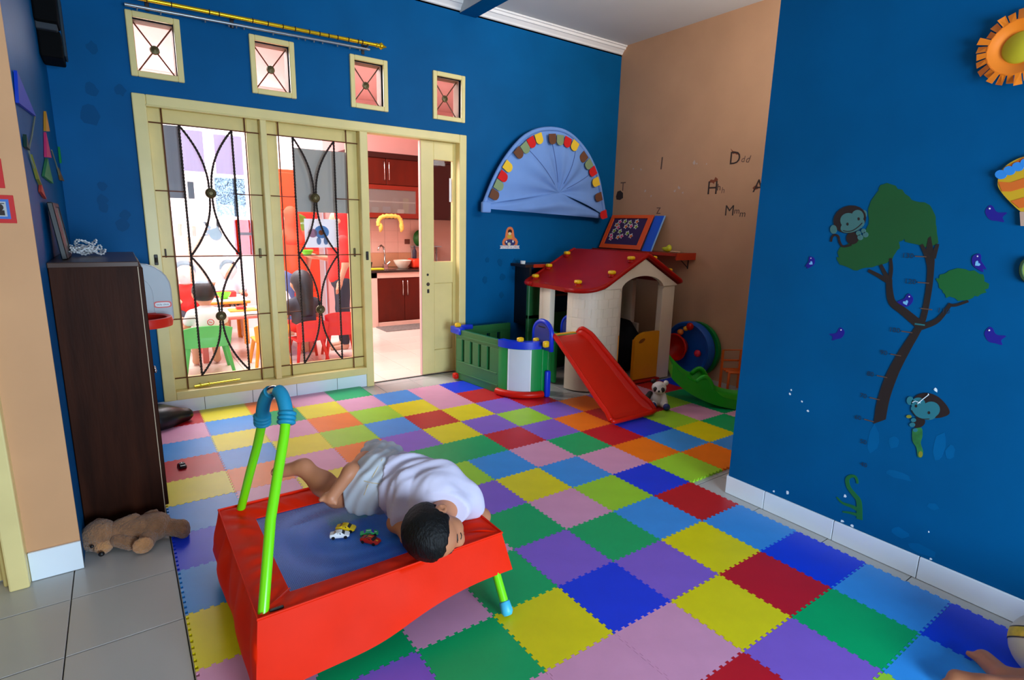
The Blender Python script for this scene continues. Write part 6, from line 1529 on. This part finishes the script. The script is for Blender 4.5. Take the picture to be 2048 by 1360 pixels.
# pale splashback tiles with a darker lower band
sp_ = struct('wall_splashback', MB().box((2.31, 7.573, 0.75), (4.49, 7.58, 1.42)), M('grout_pink', (198, 158, 140), 0.7), 'pink tiled splashback behind the sink', 'wall tiles')
tlp = M('tile_pink_wall', (232, 192, 176), 0.25, noise=0.03); tld = M('tile_tan_wall', (214, 158, 120), 0.3, noise=0.06)
for r_ in range(4):
    for c_ in range(9):
        x0 = 2.32+c_*0.20; z0 = [0.752, 0.95, 1.10, 1.26][r_]; z1 = [0.947, 1.097, 1.257, 1.418][r_]
        if x0 < 3.65: ob('tile', MB().box((x0, 7.569, z0), (x0+0.197, 7.574, z1)), tld if r_ == 0 else tlp, sp_)
uc = thing('wall_cupboard', 'mahogany wall cupboards with a frosted glass flap above the sink', 'cupboard', (3.2, 7.4, 1.42))
UY = 7.22
ob('carcass', MB().box((2.50, UY+0.02, 1.425), (4.49, 7.575, 2.24)), k_dk, uc)
ob('cornice', MB().rbox((2.49, UY-0.02, 2.20), (4.495, 7.57, 2.27), 0.004, 1), k_dk, uc)
for x0, x1, hx_ in ((2.50, 3.015, 2.985), (3.02, 3.55, 3.05), (3.70, 4.07, 4.03), (4.075, 4.45, 4.11)):
    low = x0 > 3.6
    d = ob('door', MB().rbox((x0, UY, 1.43 if low else 1.865), (x1, UY+0.02, 2.20), 0.003, 1), k_red if not low else k_dk, uc)
    ob('handle', MB().tube([(hx_, UY, 1.50 if low else 1.92), (hx_, UY-0.022, 1.51 if low else 1.93), (hx_, UY-0.022, 1.70 if low else 2.15), (hx_, UY, 1.71 if low else 2.16)], 0.006, 6), chrome, d, smooth=True)
gf = ob('flap_frame', MB().rbox((2.50, UY, 1.43), (3.55, UY+0.02, 1.495), 0.003, 1).rbox((2.50, UY, 1.80), (3.55, UY+0.02, 1.858), 0.003, 1).rbox((3.44, UY, 1.49), (3.55, UY+0.02, 1.81), 0.003, 1).rbox((2.50, UY, 1.49), (2.56, UY+0.02, 1.81), 0.003, 1), M('kitchen_red', (120, 28, 7), 0.3), uc)
ob('frosted_pane', MB().box((2.56, UY+0.006, 1.495), (3.44, UY+0.012, 1.80)), M_clear('frosted_glass', (225, 225, 220), 0.08, 0.12, 0.30, (196, 190, 186)), uc)
ob('flap_bay', MB().box((2.55, UY+0.014, 1.49), (3.45, UY+0.018, 1.495)).box((2.55, UY+0.014, 1.635), (3.45, UY+0.018, 1.65)), wall_white, uc)
for (x, z, sx, sz, mt) in ((2.70, 1.57, .06, .07, M('ware_pink', (200, 70, 90), 0.5)), (2.86, 1.53, .05, .04, M('ware_teal', (70, 140, 150), 0.5)), (3.02, 1.535, .06, .045, M('ware_blue', (60, 130, 170), 0.5)), (3.15, 1.60, .05, .10, M('ware_grey', (90, 96, 90), 0.5)), (3.30, 1.60, .045, .10, M('ware_olive', (130, 150, 70), 0.5)), (3.22, 1.52, .06, .03, white_pl)):
    tag(ob('dish', MB().lathe([(0, -sz), (sx*0.7, -sz), (sx, 0.0), (sx*0.9, sz), (0, sz)], (x, UY+0.0165-0.002, z), 12, Matrix.Diagonal((1, 0.02, 1, 1)), close=False), mt), 'crockery behind the frosted cupboard flap', 'dish', 'crockery in the kitchen cupboard') if False else ob('dish', MB().lathe([(0, -sz), (sx*0.7, -sz), (sx, 0.0), (sx*0.9, sz), (0, sz)], (x, UY+0.018, z), 12, Matrix.Diagonal((1, 0.06, 1, 1)), close=False), mt, uc)
# yellow scarf-like valance tied on the cupboard
yv = M('towel_yellow', (240, 196, 90), 0.85, noise=0.25, nscale=25)
sw = thing('yellow_swag', 'yellow and white cloth swag hanging below the glass cupboard', 'cloth', (3.0, UY, 1.42))
sq = lambda u, v: aty(u, v, UY-0.04)
ob('drape', MB().tube([Vector(q) for q in smooth_path([sq(757, 452), sq(757, 442), sq(764, 434), sq(780, 432), sq(796, 434), sq(802, 443), sq(803, 452)], 5)], [0.022+0.012*math.sin(k*1.3)**2 for k in range(31)], 8), yv, sw, smooth=True)
for u in (760, 802):
    ob('tail', MB().tube([sq(u, 446), sq(u+1, 452), sq(u+2, 458), sq(u, 464)], [0.018, 0.034, 0.030, 0.012], 8), yv, sw, smooth=True)
# things on the counter
fa = thing('tap', 'curved chrome kitchen tap at the sink', 'tap', (3.02, 7.35, 0.75))
ob('spout', MB().tube([(3.05, 7.42, 0.75), (3.05, 7.42, 0.95), (3.03, 7.40, 1.03), (2.98, 7.36, 1.06), (2.93, 7.33, 1.03), (2.92, 7.33, 0.99)], 0.013, 8), chrome, fa, smooth=True)
ob('base', MB().rbox((3.02, 7.39, 0.75), (3.09, 7.45, 0.80), 0.008, 2).tube([(3.08, 7.42, 0.79), (3.12, 7.40, 0.83)], 0.01, 6), chrome, fa)
ob('sink_rim', MB().rbox((2.74, 7.10, 0.75), (3.08, 7.38, 0.757), 0.003, 1), chrome, fa)
def bowl(name, lab, c, r, h, mt, cat='bowl', grp=None):
    return tag(ob(name, MB().lathe([(r*0.45, 0), (r*0.5, 0.006), (r*0.85, h*0.6), (r, h), (r*0.95, h), (r*0.8, h*0.6), (r*0.42, 0.014), (0, 0.014)], c, 20, close=False), mt, smooth=True, angle=60), lab, cat, grp)
bowl('mixing_bowl', 'cream bowl on the kitchen counter beside the tap', (3.24, 7.25, 0.751), 0.125, 0.11, M('bowl_cream', (236, 222, 204), 0.4))
rb_ = thing('dish_tub', 'red plastic tub on the kitchen counter', 'tub', (3.48, 7.25, 0.75))
ob('tub', MB().rbox((3.36, 7.15, 0.751), (3.66, 7.38, 0.88), 0.03, 3), M('tub_red', (222, 54, 24), 0.4), rb_, smooth=True, angle=40)
ob('bottle', MB().lathe([(0.03, 0), (0.03, 0.10), (0.012, 0.14), (0.012, 0.17), (0, 0.17)], (3.44, 7.28, 0.881), 12, close=False), M('bottle_dark', (20, 26, 50), 0.3), rb_, smooth=True, angle=40)
pl_ = thing('dish_rack', 'grey dish rack holding a green plate on the kitchen counter', 'dish rack', (3.66, 7.4, 0.75))
ob('rack', MB().rbox((3.50, 7.44, 0.751), (3.90, 7.56, 0.77), 0.004, 1).rbox((3.50, 7.42, 1.03), (3.95, 7.56, 1.045), 0.004, 1).box((3.50, 7.5, 0.77), (3.515, 7.52, 1.03)).box((3.9, 7.5, 0.77), (3.915, 7.52, 1.03)), M('rack_grey', (150, 150, 150), 0.4), pl_)
ob('plate', MB().lathe([(0, 0), (0.12, 0.012), (0.13, 0.02), (0, 0.012)], (3.64, 7.49, 1.155), 24, Matrix.Rotation(rad(90), 4, 'X'), close=False), M('plate_green', (40, 110, 40), 0.4), pl_, smooth=True)
for k in range(5): ob('wire', MB().tube([(3.74+0.03*k, 7.46, 0.771), (3.74+0.03*k, 7.40, 0.96)], 0.004, 5), chrome, pl_)
pn = thing('pan', 'dark pan with a yellow lid at the left end of the kitchen counter', 'pan', (2.68, 7.15, 0.75))
ob('pan', MB().lathe([(0.09, 0), (0.11, 0.09), (0.10, 0.09), (0.08, 0.01), (0, 0.01)], (2.70, 7.28, 0.751), 18, close=False), M('pan_dark', (50, 56, 40), 0.5), pn, smooth=True, angle=50)
ob('tray', MB().rbox((2.66, 7.03, 0.751), (2.88, 7.14, 0.772), 0.006, 2), M('tray_yellow', (200, 200, 40), 0.4), pn)
tag(ob('wall_socket', MB().rbox((3.42, 7.560, 1.07), (3.50, 7.569, 1.14), 0.003, 1), M('socket_brown', (110, 60, 46), 0.5)), 'small brown wall socket above the counter', 'socket')
tag(ob('kitchen_mat', MB().rbox((2.72, 6.62, FZ+0.004), (3.62, 6.98, FZ+0.014), 0.004, 1), M('mat_grey', (120, 112, 108), 0.9, noise=0.3, nscale=30)), 'worn grey mat in front of the kitchen counter', 'mat')

# ---------------------------------------------------------------- children's table, chairs, people
t_wh = M('table_white', (240, 232, 224), 0.35); t_or = M('table_orange', (244, 150, 40), 0.4); ch_g = M('chair_green', (70, 180, 90), 0.4); ch_r = M('chair_red', (208, 34, 30), 0.4); ch_o = M('chair_amber', (240, 160, 30), 0.4)
def table(lab, x0, x1, y0, y1, h, edge_m):
    t = thing('childrens_table', lab, 'table', ((x0+x1)/2, (y0+y1)/2, FZ))
    ob('tabletop', MB().rbox((x0, y0, h-0.02), (x1, y1, h), 0.008, 2), t_wh, t)
    ob('rim', MB().rbox((x0-0.006, y0-0.006, h-0.045), (x1+0.006, y1+0.006, h-0.018), 0.006, 2), edge_m, t)
    for x in (x0+0.05, x1-0.05):
        for y in (y0+0.05, y1-0.05): ob('leg', MB().rbox((x-0.025, y-0.025, FZ), (x+0.025, y+0.025, h-0.04), 0.006, 2), edge_m, t)
    return t
table('low white topped table in front of the boy on the green chair', 0.55, 1.65, 5.92, 6.50, 0.45, M('table_pinkish', (226, 120, 110), 0.5))
table('white topped table with an orange rim farther back in the dining space', 0.45, 1.15, 6.68, 7.2, 0.50, t_or)
def chair(lab, x, y, rz_, mt, h=0.25, bh=0.47, w_=0.30):
    c = thing('plastic_chair', lab, 'chair', (x, y, FZ), rz_)
    ob('seat', MB().rbox((-w_/2, -0.14, h-0.015), (w_/2, 0.14, h), 0.01, 2), mt, c, local=True)
    def bk_(a, b):
        x_ = (a-0.5)*w_*(1+0.12*b); return (x_, -0.14-0.05*b+0.05*(1-(2*a-1)**2)*-1*0.6, h-0.01+(bh-h+0.01)*b-0.03*abs(2*a-1)**3*b)
    ob('backrest', MB().grid(bk_, 12, 8, (0, 0.016, 0)), mt, c, local=True, smooth=True, angle=50)
    for sx in (-1, 1):
        for sy in (-1, 1): ob('leg', MB().tube([(sx*(w_/2-0.03), sy*0.11, h-0.01), (sx*(w_/2+0.015), sy*0.155, 0.0)], [0.02, 0.014], 8), mt, c, local=True, smooth=True, angle=40)
    return c
cg = at(420, 738, FZ); 
chair('green plastic chair with a boy on it behind the left window', 0.575, 5.62, 0.0, ch_g, 0.27, 0.46, 0.36)
chair('red plastic chair under the dark haired girl behind the right window', 1.46, 5.60, 0.1, ch_r, 0.24, 0.44, 0.28)
chair('red plastic chair at the right end behind the right window', 1.80, 5.62, -0.15, ch_r, 0.27, 0.50, 0.30)
chair('amber plastic chair between the green chair and the red chair', 1.11, 5.62, 0.0, ch_o, 0.27, 0.44, 0.28)
skin2 = M('skin_warm', (206, 150, 120), 0.55); hair2 = M('hair_dark', (30, 26, 28), 0.55, noise=0.2, nscale=30); pant = M('trousers_dark', (50, 54, 66), 0.8); jean = M('jeans_blue', (96, 116, 170), 0.8)
def sitter(lab, x, y, rz_, shirt, hairm=hair2, seat=0.26, sc=1.0, long_hair=False, trousers=None, h=0.014):
    """small seated child facing local +y, hands forward on the table"""
    r = thing('person', lab, 'person', (x, y, FZ), rz_)
    s_ = sc; z0 = seat; tors = 0.30*s_
    hd_ = V3(0, 0.03*s_, z0+tors+0.155*s_)
    def L(*p): return V3(*p)
    bodyp = [ellip(hd_, (0.088*s_, 0.10*s_, 0.108*s_)), capsule(L(0, 0, z0+tors-0.02), hd_-V3(0, 0.01, 0.08*s_), 0.04*s_, 0.04*s_), ellip(hd_+V3(0, 0.100*s_, -0.02*s_), (0.014*s_, 0.016*s_, 0.016*s_)), ellip(hd_+V3(0.088*s_, 0, -0.01*s_), (0.012*s_, 0.02*s_, 0.026*s_)), ellip(hd_+V3(-0.088*s_, 0, -0.01*s_), (0.012*s_, 0.02*s_, 0.026*s_))]
    for q in (-1, 1):
        e = L(q*0.16*s_, 0.06*s_, z0+0.14*s_); w_ = L(q*0.09*s_, 0.22*s_, z0+0.20*s_)
        bodyp += [capsule(L(q*0.115*s_, 0, z0+tors-0.035), e, 0.036*s_, 0.028*s_), capsule(e, w_, 0.028*s_, 0.02*s_), capsule(w_, w_+V3(-q*0.01, 0.05*s_, 0), 0.022*s_, 0.016*s_)]
        for f_ in range(3): bodyp.append(capsule(w_+V3((f_-1)*0.012, 0.045*s_, 0), w_+V3((f_-1)*0.014, 0.075*s_, -0.006), 0.007, 0.006))
        k = L(q*0.085*s_, 0.24*s_, z0+0.02); a = L(q*0.09*s_, 0.25*s_, 0.05)
        bodyp += [capsule(k, a, 0.042*s_, 0.03*s_), capsule(a, a+V3(0, 0.09*s_, -0.02), 0.03*s_, 0.024*s_)]
    ob('body', soft(bodyp, 0.025, h, cut=lambda P: 0.002-P[:, 2]), skin2, r, local=True, smooth=True)
    hp2 = [ellip(hd_+V3(0, -0.012, 0.018)*s_, (0.100*s_, 0.108*s_, 0.112*s_))]
    if long_hair: hp2 += [capsule(hd_+V3(0, -0.06, -0.02)*s_, L(0, -0.085*s_, z0+tors*0.55), 0.085*s_, 0.06*s_)]
    ob('hair', soft(hp2, 0.03, h, cut=lambda P: np.maximum((P[:, 1]-hd_[1])-0.035*s_-0.5*np.maximum(P[:, 2]-hd_[2]-0.03*s_, 0), np.where(P[:, 1] > hd_[1]-0.03*s_, hd_[2]-0.005*s_-P[:, 2], hd_[2]-(0.30 if long_hair else 0.065)*s_-P[:, 2]))), hairm, r, local=True, smooth=True)
    shp2 = [capsule(L(0, 0, z0+0.06), L(0, 0, z0+tors-0.05), 0.115*s_, 0.105*s_), capsule(L(-0.10*s_, 0, z0+tors-0.035), L(0.10*s_, 0, z0+tors-0.035), 0.05*s_, 0.05*s_)]
    for q in (-1, 1): shp2.append(capsule(L(q*0.115*s_, 0, z0+tors-0.04), L(q*0.145*s_, 0.035*s_, z0+0.20*s_), 0.047*s_, 0.045*s_))
    ob('shirt', soft(shp2, 0.03, h, cut=lambda P: z0+0.005-P[:, 2]), shirt, r, local=True, smooth=True)
    tr2 = [ellip(L(0, 0, z0+0.055), (0.125*s_, 0.11*s_, 0.06))]
    for q in (-1, 1): tr2.append(capsule(L(q*0.065*s_, 0.0, z0+0.045), L(q*0.085*s_, 0.215*s_, z0+0.035), 0.06*s_, 0.052*s_))
    ob('shorts', soft(tr2, 0.03, h), trousers or pant, r, local=True, smooth=True)
    return r
sh_wh = M('tee_white', (226, 230, 232), 0.8); sh_dk = M('tee_dark', (56, 58, 70), 0.8); sh_rd = M('tee_red', (214, 40, 34), 0.8); sh_gy = M('tee_grey', (190, 196, 206), 0.8)
b1 = sitter('dark haired boy in a white shirt seen from behind on the green chair', 0.60, 5.66, 0.0, sh_wh, seat=0.27, sc=0.98, trousers=sh_gy)
ob('shirt_badge', MB().tube([(0.02+0.026*math.cos(2*math.pi*k/16), -0.116, 0.27+0.20+0.026*math.sin(2*math.pi*k/16)) for k in range(16)], 0.0035, 5, closed=True).tube([(0.008, -0.117, 0.475), (0.032, -0.117, 0.465)], 0.0035, 5), M('badge_red', (200, 60, 60), 0.6), b1, local=True)
sitter('long haired girl in a dark top seen from behind through the right window', 1.46, 5.66, 0.1, sh_dk, seat=0.30, sc=1.04, long_hair=True, trousers=M('skirt_red', (200, 40, 36), 0.8))
sitter('child in a red shirt across the table at the left', 0.55, 6.72, math.pi, sh_rd, seat=0.34, sc=1.05)
sitter('small child in a pale shirt at the far side of the orange rimmed table', 1.05, 7.32, math.pi, sh_gy, seat=0.36, sc=0.95)
sitter('child with a grey top at the right end of the low table', 1.40, 6.62, math.pi*0.9, sh_gy, seat=0.3, sc=0.95)
def stander(lab, x, y, rz_, shirt, trousers, H=1.55, arm=None, skirt=False, scarf=None, h=0.02):
    r = thing('person', lab, 'person', (x, y, FZ), rz_); s_ = H/1.6
    hd_ = V3(0, 0.02, 1.49)*s_
    L = lambda *p: V3(*p)*s_
    bp = [ellip(hd_, np.array((0.078, 0.095, 0.115))*s_), capsule(L(0, 0, 1.28), hd_-L(0, 0.01, 0.08), 0.05*s_, 0.05*s_), ellip(hd_+L(0, 0.095, -0.02), np.array((0.016, 0.018, 0.018))*s_), ellip(hd_+L(0.08, 0, -0.01), np.array((0.012, 0.02, 0.03))*s_), ellip(hd_+L(-0.08, 0, -0.01), np.array((0.012, 0.02, 0.03))*s_)]
    for q in (-1, 1):
        sh_ = L(q*0.17, 0, 1.26); e, w_ = (L(q*0.22, -0.01, 1.0), L(q*0.22, 0.06, 0.78)) if not (arm and q == arm) else (L(q*0.24, 0.06, 1.03), L(q*0.20, 0.28, 1.07))
        bp += [capsule(sh_, e, 0.045*s_, 0.036*s_), capsule(e, w_, 0.036*s_, 0.024*s_)]
        d = unit(w_-e); bp.append(capsule(w_, w_+d*0.05*s_, 0.028*s_, 0.026*s_))
        sd = unit(np.cross(d, (0.2, 0.3, 0.9)))
        for f_ in range(4): bp.append(capsule(w_+d*0.06*s_+sd*(f_-1.5)*0.016, w_+d*(0.11-0.006*abs(f_-1.3))*s_+sd*(f_-1.5)*0.018, 0.009, 0.0075))
        bp.append(capsule(w_+d*0.02-sd*0.025, w_+d*0.06-sd*0.045, 0.010, 0.008))
        bp += [capsule(L(q*0.085, 0, 0.10), L(q*0.085, 0, 0.06), 0.04*s_, 0.04*s_), capsule(L(q*0.085, 0.0, 0.03), L(q*0.095, 0.15, 0.02), 0.035*s_, 0.03*s_)]
    ob('body', soft(bp, 0.025, 0.012, cut=lambda P: 0.002-P[:, 2]), skin2, r, local=True, smooth=True)
    hp2 = [ellip(hd_+L(0, -0.015, 0.02), np.array((0.092, 0.105, 0.120))*s_), ellip(hd_+L(0, -0.075, -0.08), np.array((0.07, 0.05, 0.10))*s_)]
    if scarf is not None:
        hp2 += [capsule(hd_-L(0, 0.03, 0.10), L(0, 0, 1.22), 0.085*s_, 0.16*s_)]
        ob('headscarf', soft(hp2, 0.05, h, cut=lambda P: np.where(P[:, 2] > hd_[2]-0.10*s_, np.maximum(P[:, 1]-hd_[1]-0.045*s_, -1), 1.14*s_-P[:, 2])), scarf, r, local=True, smooth=True)
    else: ob('hair', soft(hp2, 0.03, h, cut=lambda P: np.maximum(P[:, 1]-hd_[1]-0.03*s_-0.5*np.maximum(P[:, 2]-hd_[2]-0.03, 0), np.where(P[:, 1] > hd_[1]-0.02, hd_[2]-0.01-P[:, 2], -1))), hair2, r, local=True, smooth=True)
    sp2 = [capsule(L(0, 0, 0.86), L(0, 0, 1.18), 0.155*s_, 0.145*s_), capsule(L(-0.15, 0, 1.25), L(0.15, 0, 1.25), 0.06*s_, 0.06*s_)]
    for q in (-1, 1): sp2.append(capsule(L(q*0.17, 0, 1.26), L(q*0.21, 0.02 if arm == q else -0.01, 1.06), 0.062*s_, 0.058*s_))
    ob('shirt', soft(sp2, 0.05, h, cut=lambda P: 0.78*s_-P[:, 2]), shirt, r, local=True, smooth=True)
    tp2 = [ellip(L(0, 0, 0.80), np.array((0.155, 0.13, 0.12))*s_)]
    if skirt: tp2.append(capsule(L(0, 0, 0.75), L(0, 0, 0.32), 0.15*s_, 0.17*s_))
    for q in (-1, 1): tp2 += [capsule(L(q*0.085, 0, 0.78), L(q*0.09, 0.01, 0.46), 0.088*s_, 0.065*s_), capsule(L(q*0.09, 0.01, 0.46), L(q*0.085, 0, 0.09), 0.065*s_, 0.05*s_)]
    ob('trousers', soft(tp2, 0.03, h), trousers, r, local=True, smooth=True)
    return r
stander('woman in a red blouse and dark trousers reaching out a bowl behind the right window', 1.97, 6.0, rad(80), M('blouse_red', (210, 48, 40), 0.8), pant, H=1.50, arm=1, scarf=M('scarf_red', (206, 40, 36), 0.8))
stander('woman in an orange red headscarf, blouse and blue jeans facing the cupboard', 1.72, 7.0, 0.3, M('blouse_orange', (240, 74, 30), 0.8), jean, H=1.52, scarf=M('scarf_orange', (238, 64, 24), 0.8))
gb = M('bowl_green', (110, 214, 20), 0.35)
q = aty(448, 594, 6.82); bowl('snack_bowl', 'bright green bowl on the orange rimmed table', (q.x, 6.82, 0.5005), 0.075, 0.07, gb)
q = aty(600, 628, 6.0); bowl('snack_bowl', 'bright green bowl on the low table beside the girl', (q.x, 6.0, 0.4505), 0.07, 0.06, gb)
q = aty(612, 500, 5.98); bowl('snack_bowl', 'bright green bowl held out by the woman in red', (1.62, 6.02, 1.01), 0.065, 0.06, gb)
bx = thing('snack_box', 'red box on the orange rimmed table', 'box', (0.95, 7.0, 0.5))
ob('box', MB().rbox((0.83, 6.94, 0.5005), (1.06, 7.08, 0.56), 0.006, 2), M('box_red', (206, 30, 26), 0.5), bx)
b_y2 = thing('snack_tray', 'orange tray on the low white table', 'tray', (1.0, 6.2, 0.45))
ob('tray', MB().rbox((0.86, 6.10, 0.4505), (1.12, 6.26, 0.47), 0.006, 2), t_or, b_y2)
ob('packet', MB().rbox((0.93, 6.13, 0.4705), (1.02, 6.22, 0.50), 0.006, 2), M('packet_red', (214, 40, 30), 0.5), b_y2)
# tall red-orange cupboard, wooden panel, wall pictures
oc_ = M('cupboard_orange', (244, 66, 20), 0.4)
tc_ = thing('orange_cupboard', 'tall orange red cupboard against the back wall of the dining space', 'cupboard', (1.9, 7.45, FZ))
ob('carcass', MB().rbox((1.62, 7.38, FZ), (2.14, 7.69, 1.98), 0.006, 1), oc_, tc_)
for z0, z1, c_ in ((1.50, 1.94, oc_), (1.02, 1.46, M('cupboard_red', (206, 34, 18), 0.4)), (0.5, 0.98, oc_), (0.05, 0.46, oc_)):
    d = ob('door', MB().rbox((1.635, 7.36, z0), (2.125, 7.382, z1), 0.004, 1), c_, tc_); ob('handle', MB().tube([(1.68, 7.36, (z0+z1)/2-0.05), (1.68, 7.345, (z0+z1)/2-0.05), (1.68, 7.345, (z0+z1)/2+0.05), (1.68, 7.36, (z0+z1)/2+0.05)], 0.006, 6), chrome, d)
gp = thing('wall_plate', 'round green glass plate on the orange cupboard door', 'plate', (1.9, 7.35, 1.2))
ob('plate', MB().lathe([(0, 0.02), (0.09, 0.028), (0.12, 0.04), (0.125, 0.03), (0.09, 0.01), (0, 0.0)], (1.88, 7.358, 1.33), 24, Matrix.Rotation(rad(90), 4, 'X'), close=False), M('glass_green', (96, 120, 30), 0.12), gp, smooth=True)
wp = thing('wooden_easel', 'brown wooden stand behind the children at the left', 'stand', (0.75, 7.4, FZ))
wd = M('wood_warm', (176, 110, 60), 0.5, noise=0.2, nscale=6)
for a, b in (((0.50, 7.45, FZ), (0.62, 7.55, 1.30)), ((1.02, 7.45, FZ), (0.90, 7.55, 1.30)), ((0.76, 7.66, FZ), (0.76, 7.56, 1.28))): ob('leg', MB().tube([a, b], 0.022, 8), wd, wp)
ob('board', MB().rbox((0.50, 7.42, 0.62), (1.02, 7.45, 1.16), 0.004, 1), M('easel_board', (198, 168, 150), 0.6), wp)
ob('ledge', MB().rbox((0.48, 7.37, 0.58), (1.04, 7.45, 0.62), 0.004, 1), wd, wp)
for (x0, x1, z0, z1, c_, lab) in ((2.10, 2.22, 1.60, 1.80, (170, 110, 100), 'small brown picture on the white dining wall at the right of the right window'), (0.02, 0.35, 1.55, 1.95, (190, 196, 206), 'pale grey notice on the white dining wall at the left')):
    g = thing('wall_picture', lab, 'picture', ((x0+x1)/2, 7.695, z0)); ob('mount', MB().rbox((x0, 7.685, z0), (x1, 7.698, z1), 0.002, 1), M('mount_'+str(c_[0]), c_, 0.6), g); ob('print', MB().box((x0+0.02, 7.683, z0+0.02), (x1-0.02, 7.685, z1-0.02)), p_wh, g)

# ---------------------------------------------------------------- person lying at the right edge, patterned ball
fp_ = thing('person', 'bare feet and legs of a child in the bottom right corner of the mat', 'person', (2.25, 0.30, 0))
hA = V3(2.42, -0.42, 0.13); kA = V3(2.36, -0.05, 0.17); aA = np.array(at(2016, 1362, 0.055)); tA_ = np.array(at(1968, 1317, 0.03))
hB = V3(2.18, -0.42, 0.13); kB = V3(2.15, 0.0, 0.18); aB = np.array(at(1978, 1376, 0.05)); tB = np.array(at(1915, 1358, 0.03))
lp_ = [capsule(hA, hB, 0.12, 0.12), capsule((hA+hB)/2, V3(2.28, -0.75, 0.34), 0.13, 0.13), capsule(V3(2.28, -0.75, 0.36), V3(2.27, -0.82, 0.50), 0.06, 0.05), ellip(V3(2.27, -0.84, 0.60), (0.085, 0.10, 0.105))]
def foot2(h, k, a, t):
    out = [capsule(h, k, 0.075, 0.055), capsule(k, a, 0.052, 0.032), capsule(a, t, 0.032, 0.027)]
    sd = unit(np.cross(t-a, (0, 0, 1)))
    for q in range(5):
        o_ = (q-2)*0.0125; b = t+sd*o_*0.9; e = t+unit(t-a)*(0.028-0.0035*q)+sd*o_*1.1; e[2] = max(e[2]-0.006, 0.012)
        DG2.append(capsule(b, e, 0.0115 if q == 0 else 0.009, 0.010 if q == 0 else 0.0075))
    return out
DG2 = []
lp_ += foot2(hA, kA, aA, tA_)+foot2(hB, kB, aB, tB)
for q, x in ((-1, 2.12), (1, 2.44)): lp_ += [capsule(V3(x, -0.72, 0.36), V3(x+q*0.06, -0.60, 0.14), 0.04, 0.03), capsule(V3(x+q*0.06, -0.60, 0.14), V3(x, -0.42, 0.03), 0.03, 0.022)]
lf0 = field(lp_, 0.022); df0 = field(DG2, 0.003); lo, hi = bounds(lp_+DG2, 0.03)
ob('body', nets(lambda P: np.maximum(smin(lf0(P), df0(P), 0.008), 0.001-P[:, 2]), lo, hi, 0.0075), skin, fp_, smooth=True)
ob('shorts', soft([capsule(hA, hB, 0.135, 0.135), capsule(hA, hA+(kA-hA)*0.5, 0.095, 0.085), capsule(hB, hB+(kB-hB)*0.5, 0.095, 0.085)], 0.04, 0.012, cut=lambda P: 0.001-P[:, 2]), pant, fp_, smooth=True)
ob('shirt', soft([capsule((hA+hB)/2+V3(0, -0.1, 0.06), V3(2.28, -0.75, 0.34), 0.145, 0.14), capsule(V3(2.14, -0.74, 0.36), V3(2.42, -0.74, 0.36), 0.06, 0.06)], 0.04, 0.012, cut=lambda P: 0.001-P[:, 2]), sh_gy, fp_, smooth=True)
ob('hair', soft([ellip(V3(2.27, -0.855, 0.62), (0.095, 0.105, 0.11))], 0.02, 0.012, cut=lambda P: np.maximum(P[:, 1]+0.80, 0.58-P[:, 2])), hair2, fp_, smooth=True)
cB = np.array(at(2062, 1302, 0.08)); RB = 0.105
cB = Vector((at(2102, 1308, 0.09).x, at(2102, 1308, 0.09).y, 0.0)); cB.z = RB
ball = thing('ball', 'white toy ball with a yellow band and black lines at the right edge', 'ball', tuple(cB))
tilt = Matrix.Rotation(rad(35), 4, 'Y') @ Matrix.Rotation(rad(-20), 4, 'X')
ob('shell', MB().ball(cB, RB, 36, 24), M('ball_white', (206, 206, 190), 0.4, noise=0.05), ball, smooth=True)
def band(z0, z1, r_, nm, mt):
    pr_ = [(math.sqrt(max(0, r_*r_-z*z)), z) for z in [z0+(z1-z0)*k/6 for k in range(7)]]
    ob(nm, MB().lathe(pr_, cB, 48, tilt, close=False), mt, ball, smooth=True)
band(0.012, 0.042, RB+0.0008, 'yellow_band', M('ball_yellow', (216, 190, 30), 0.4, noise=0.25, nscale=60)); band(0.042, 0.046, RB+0.001, 'black_line', black); band(0.008, 0.012, RB+0.001, 'black_line', black)
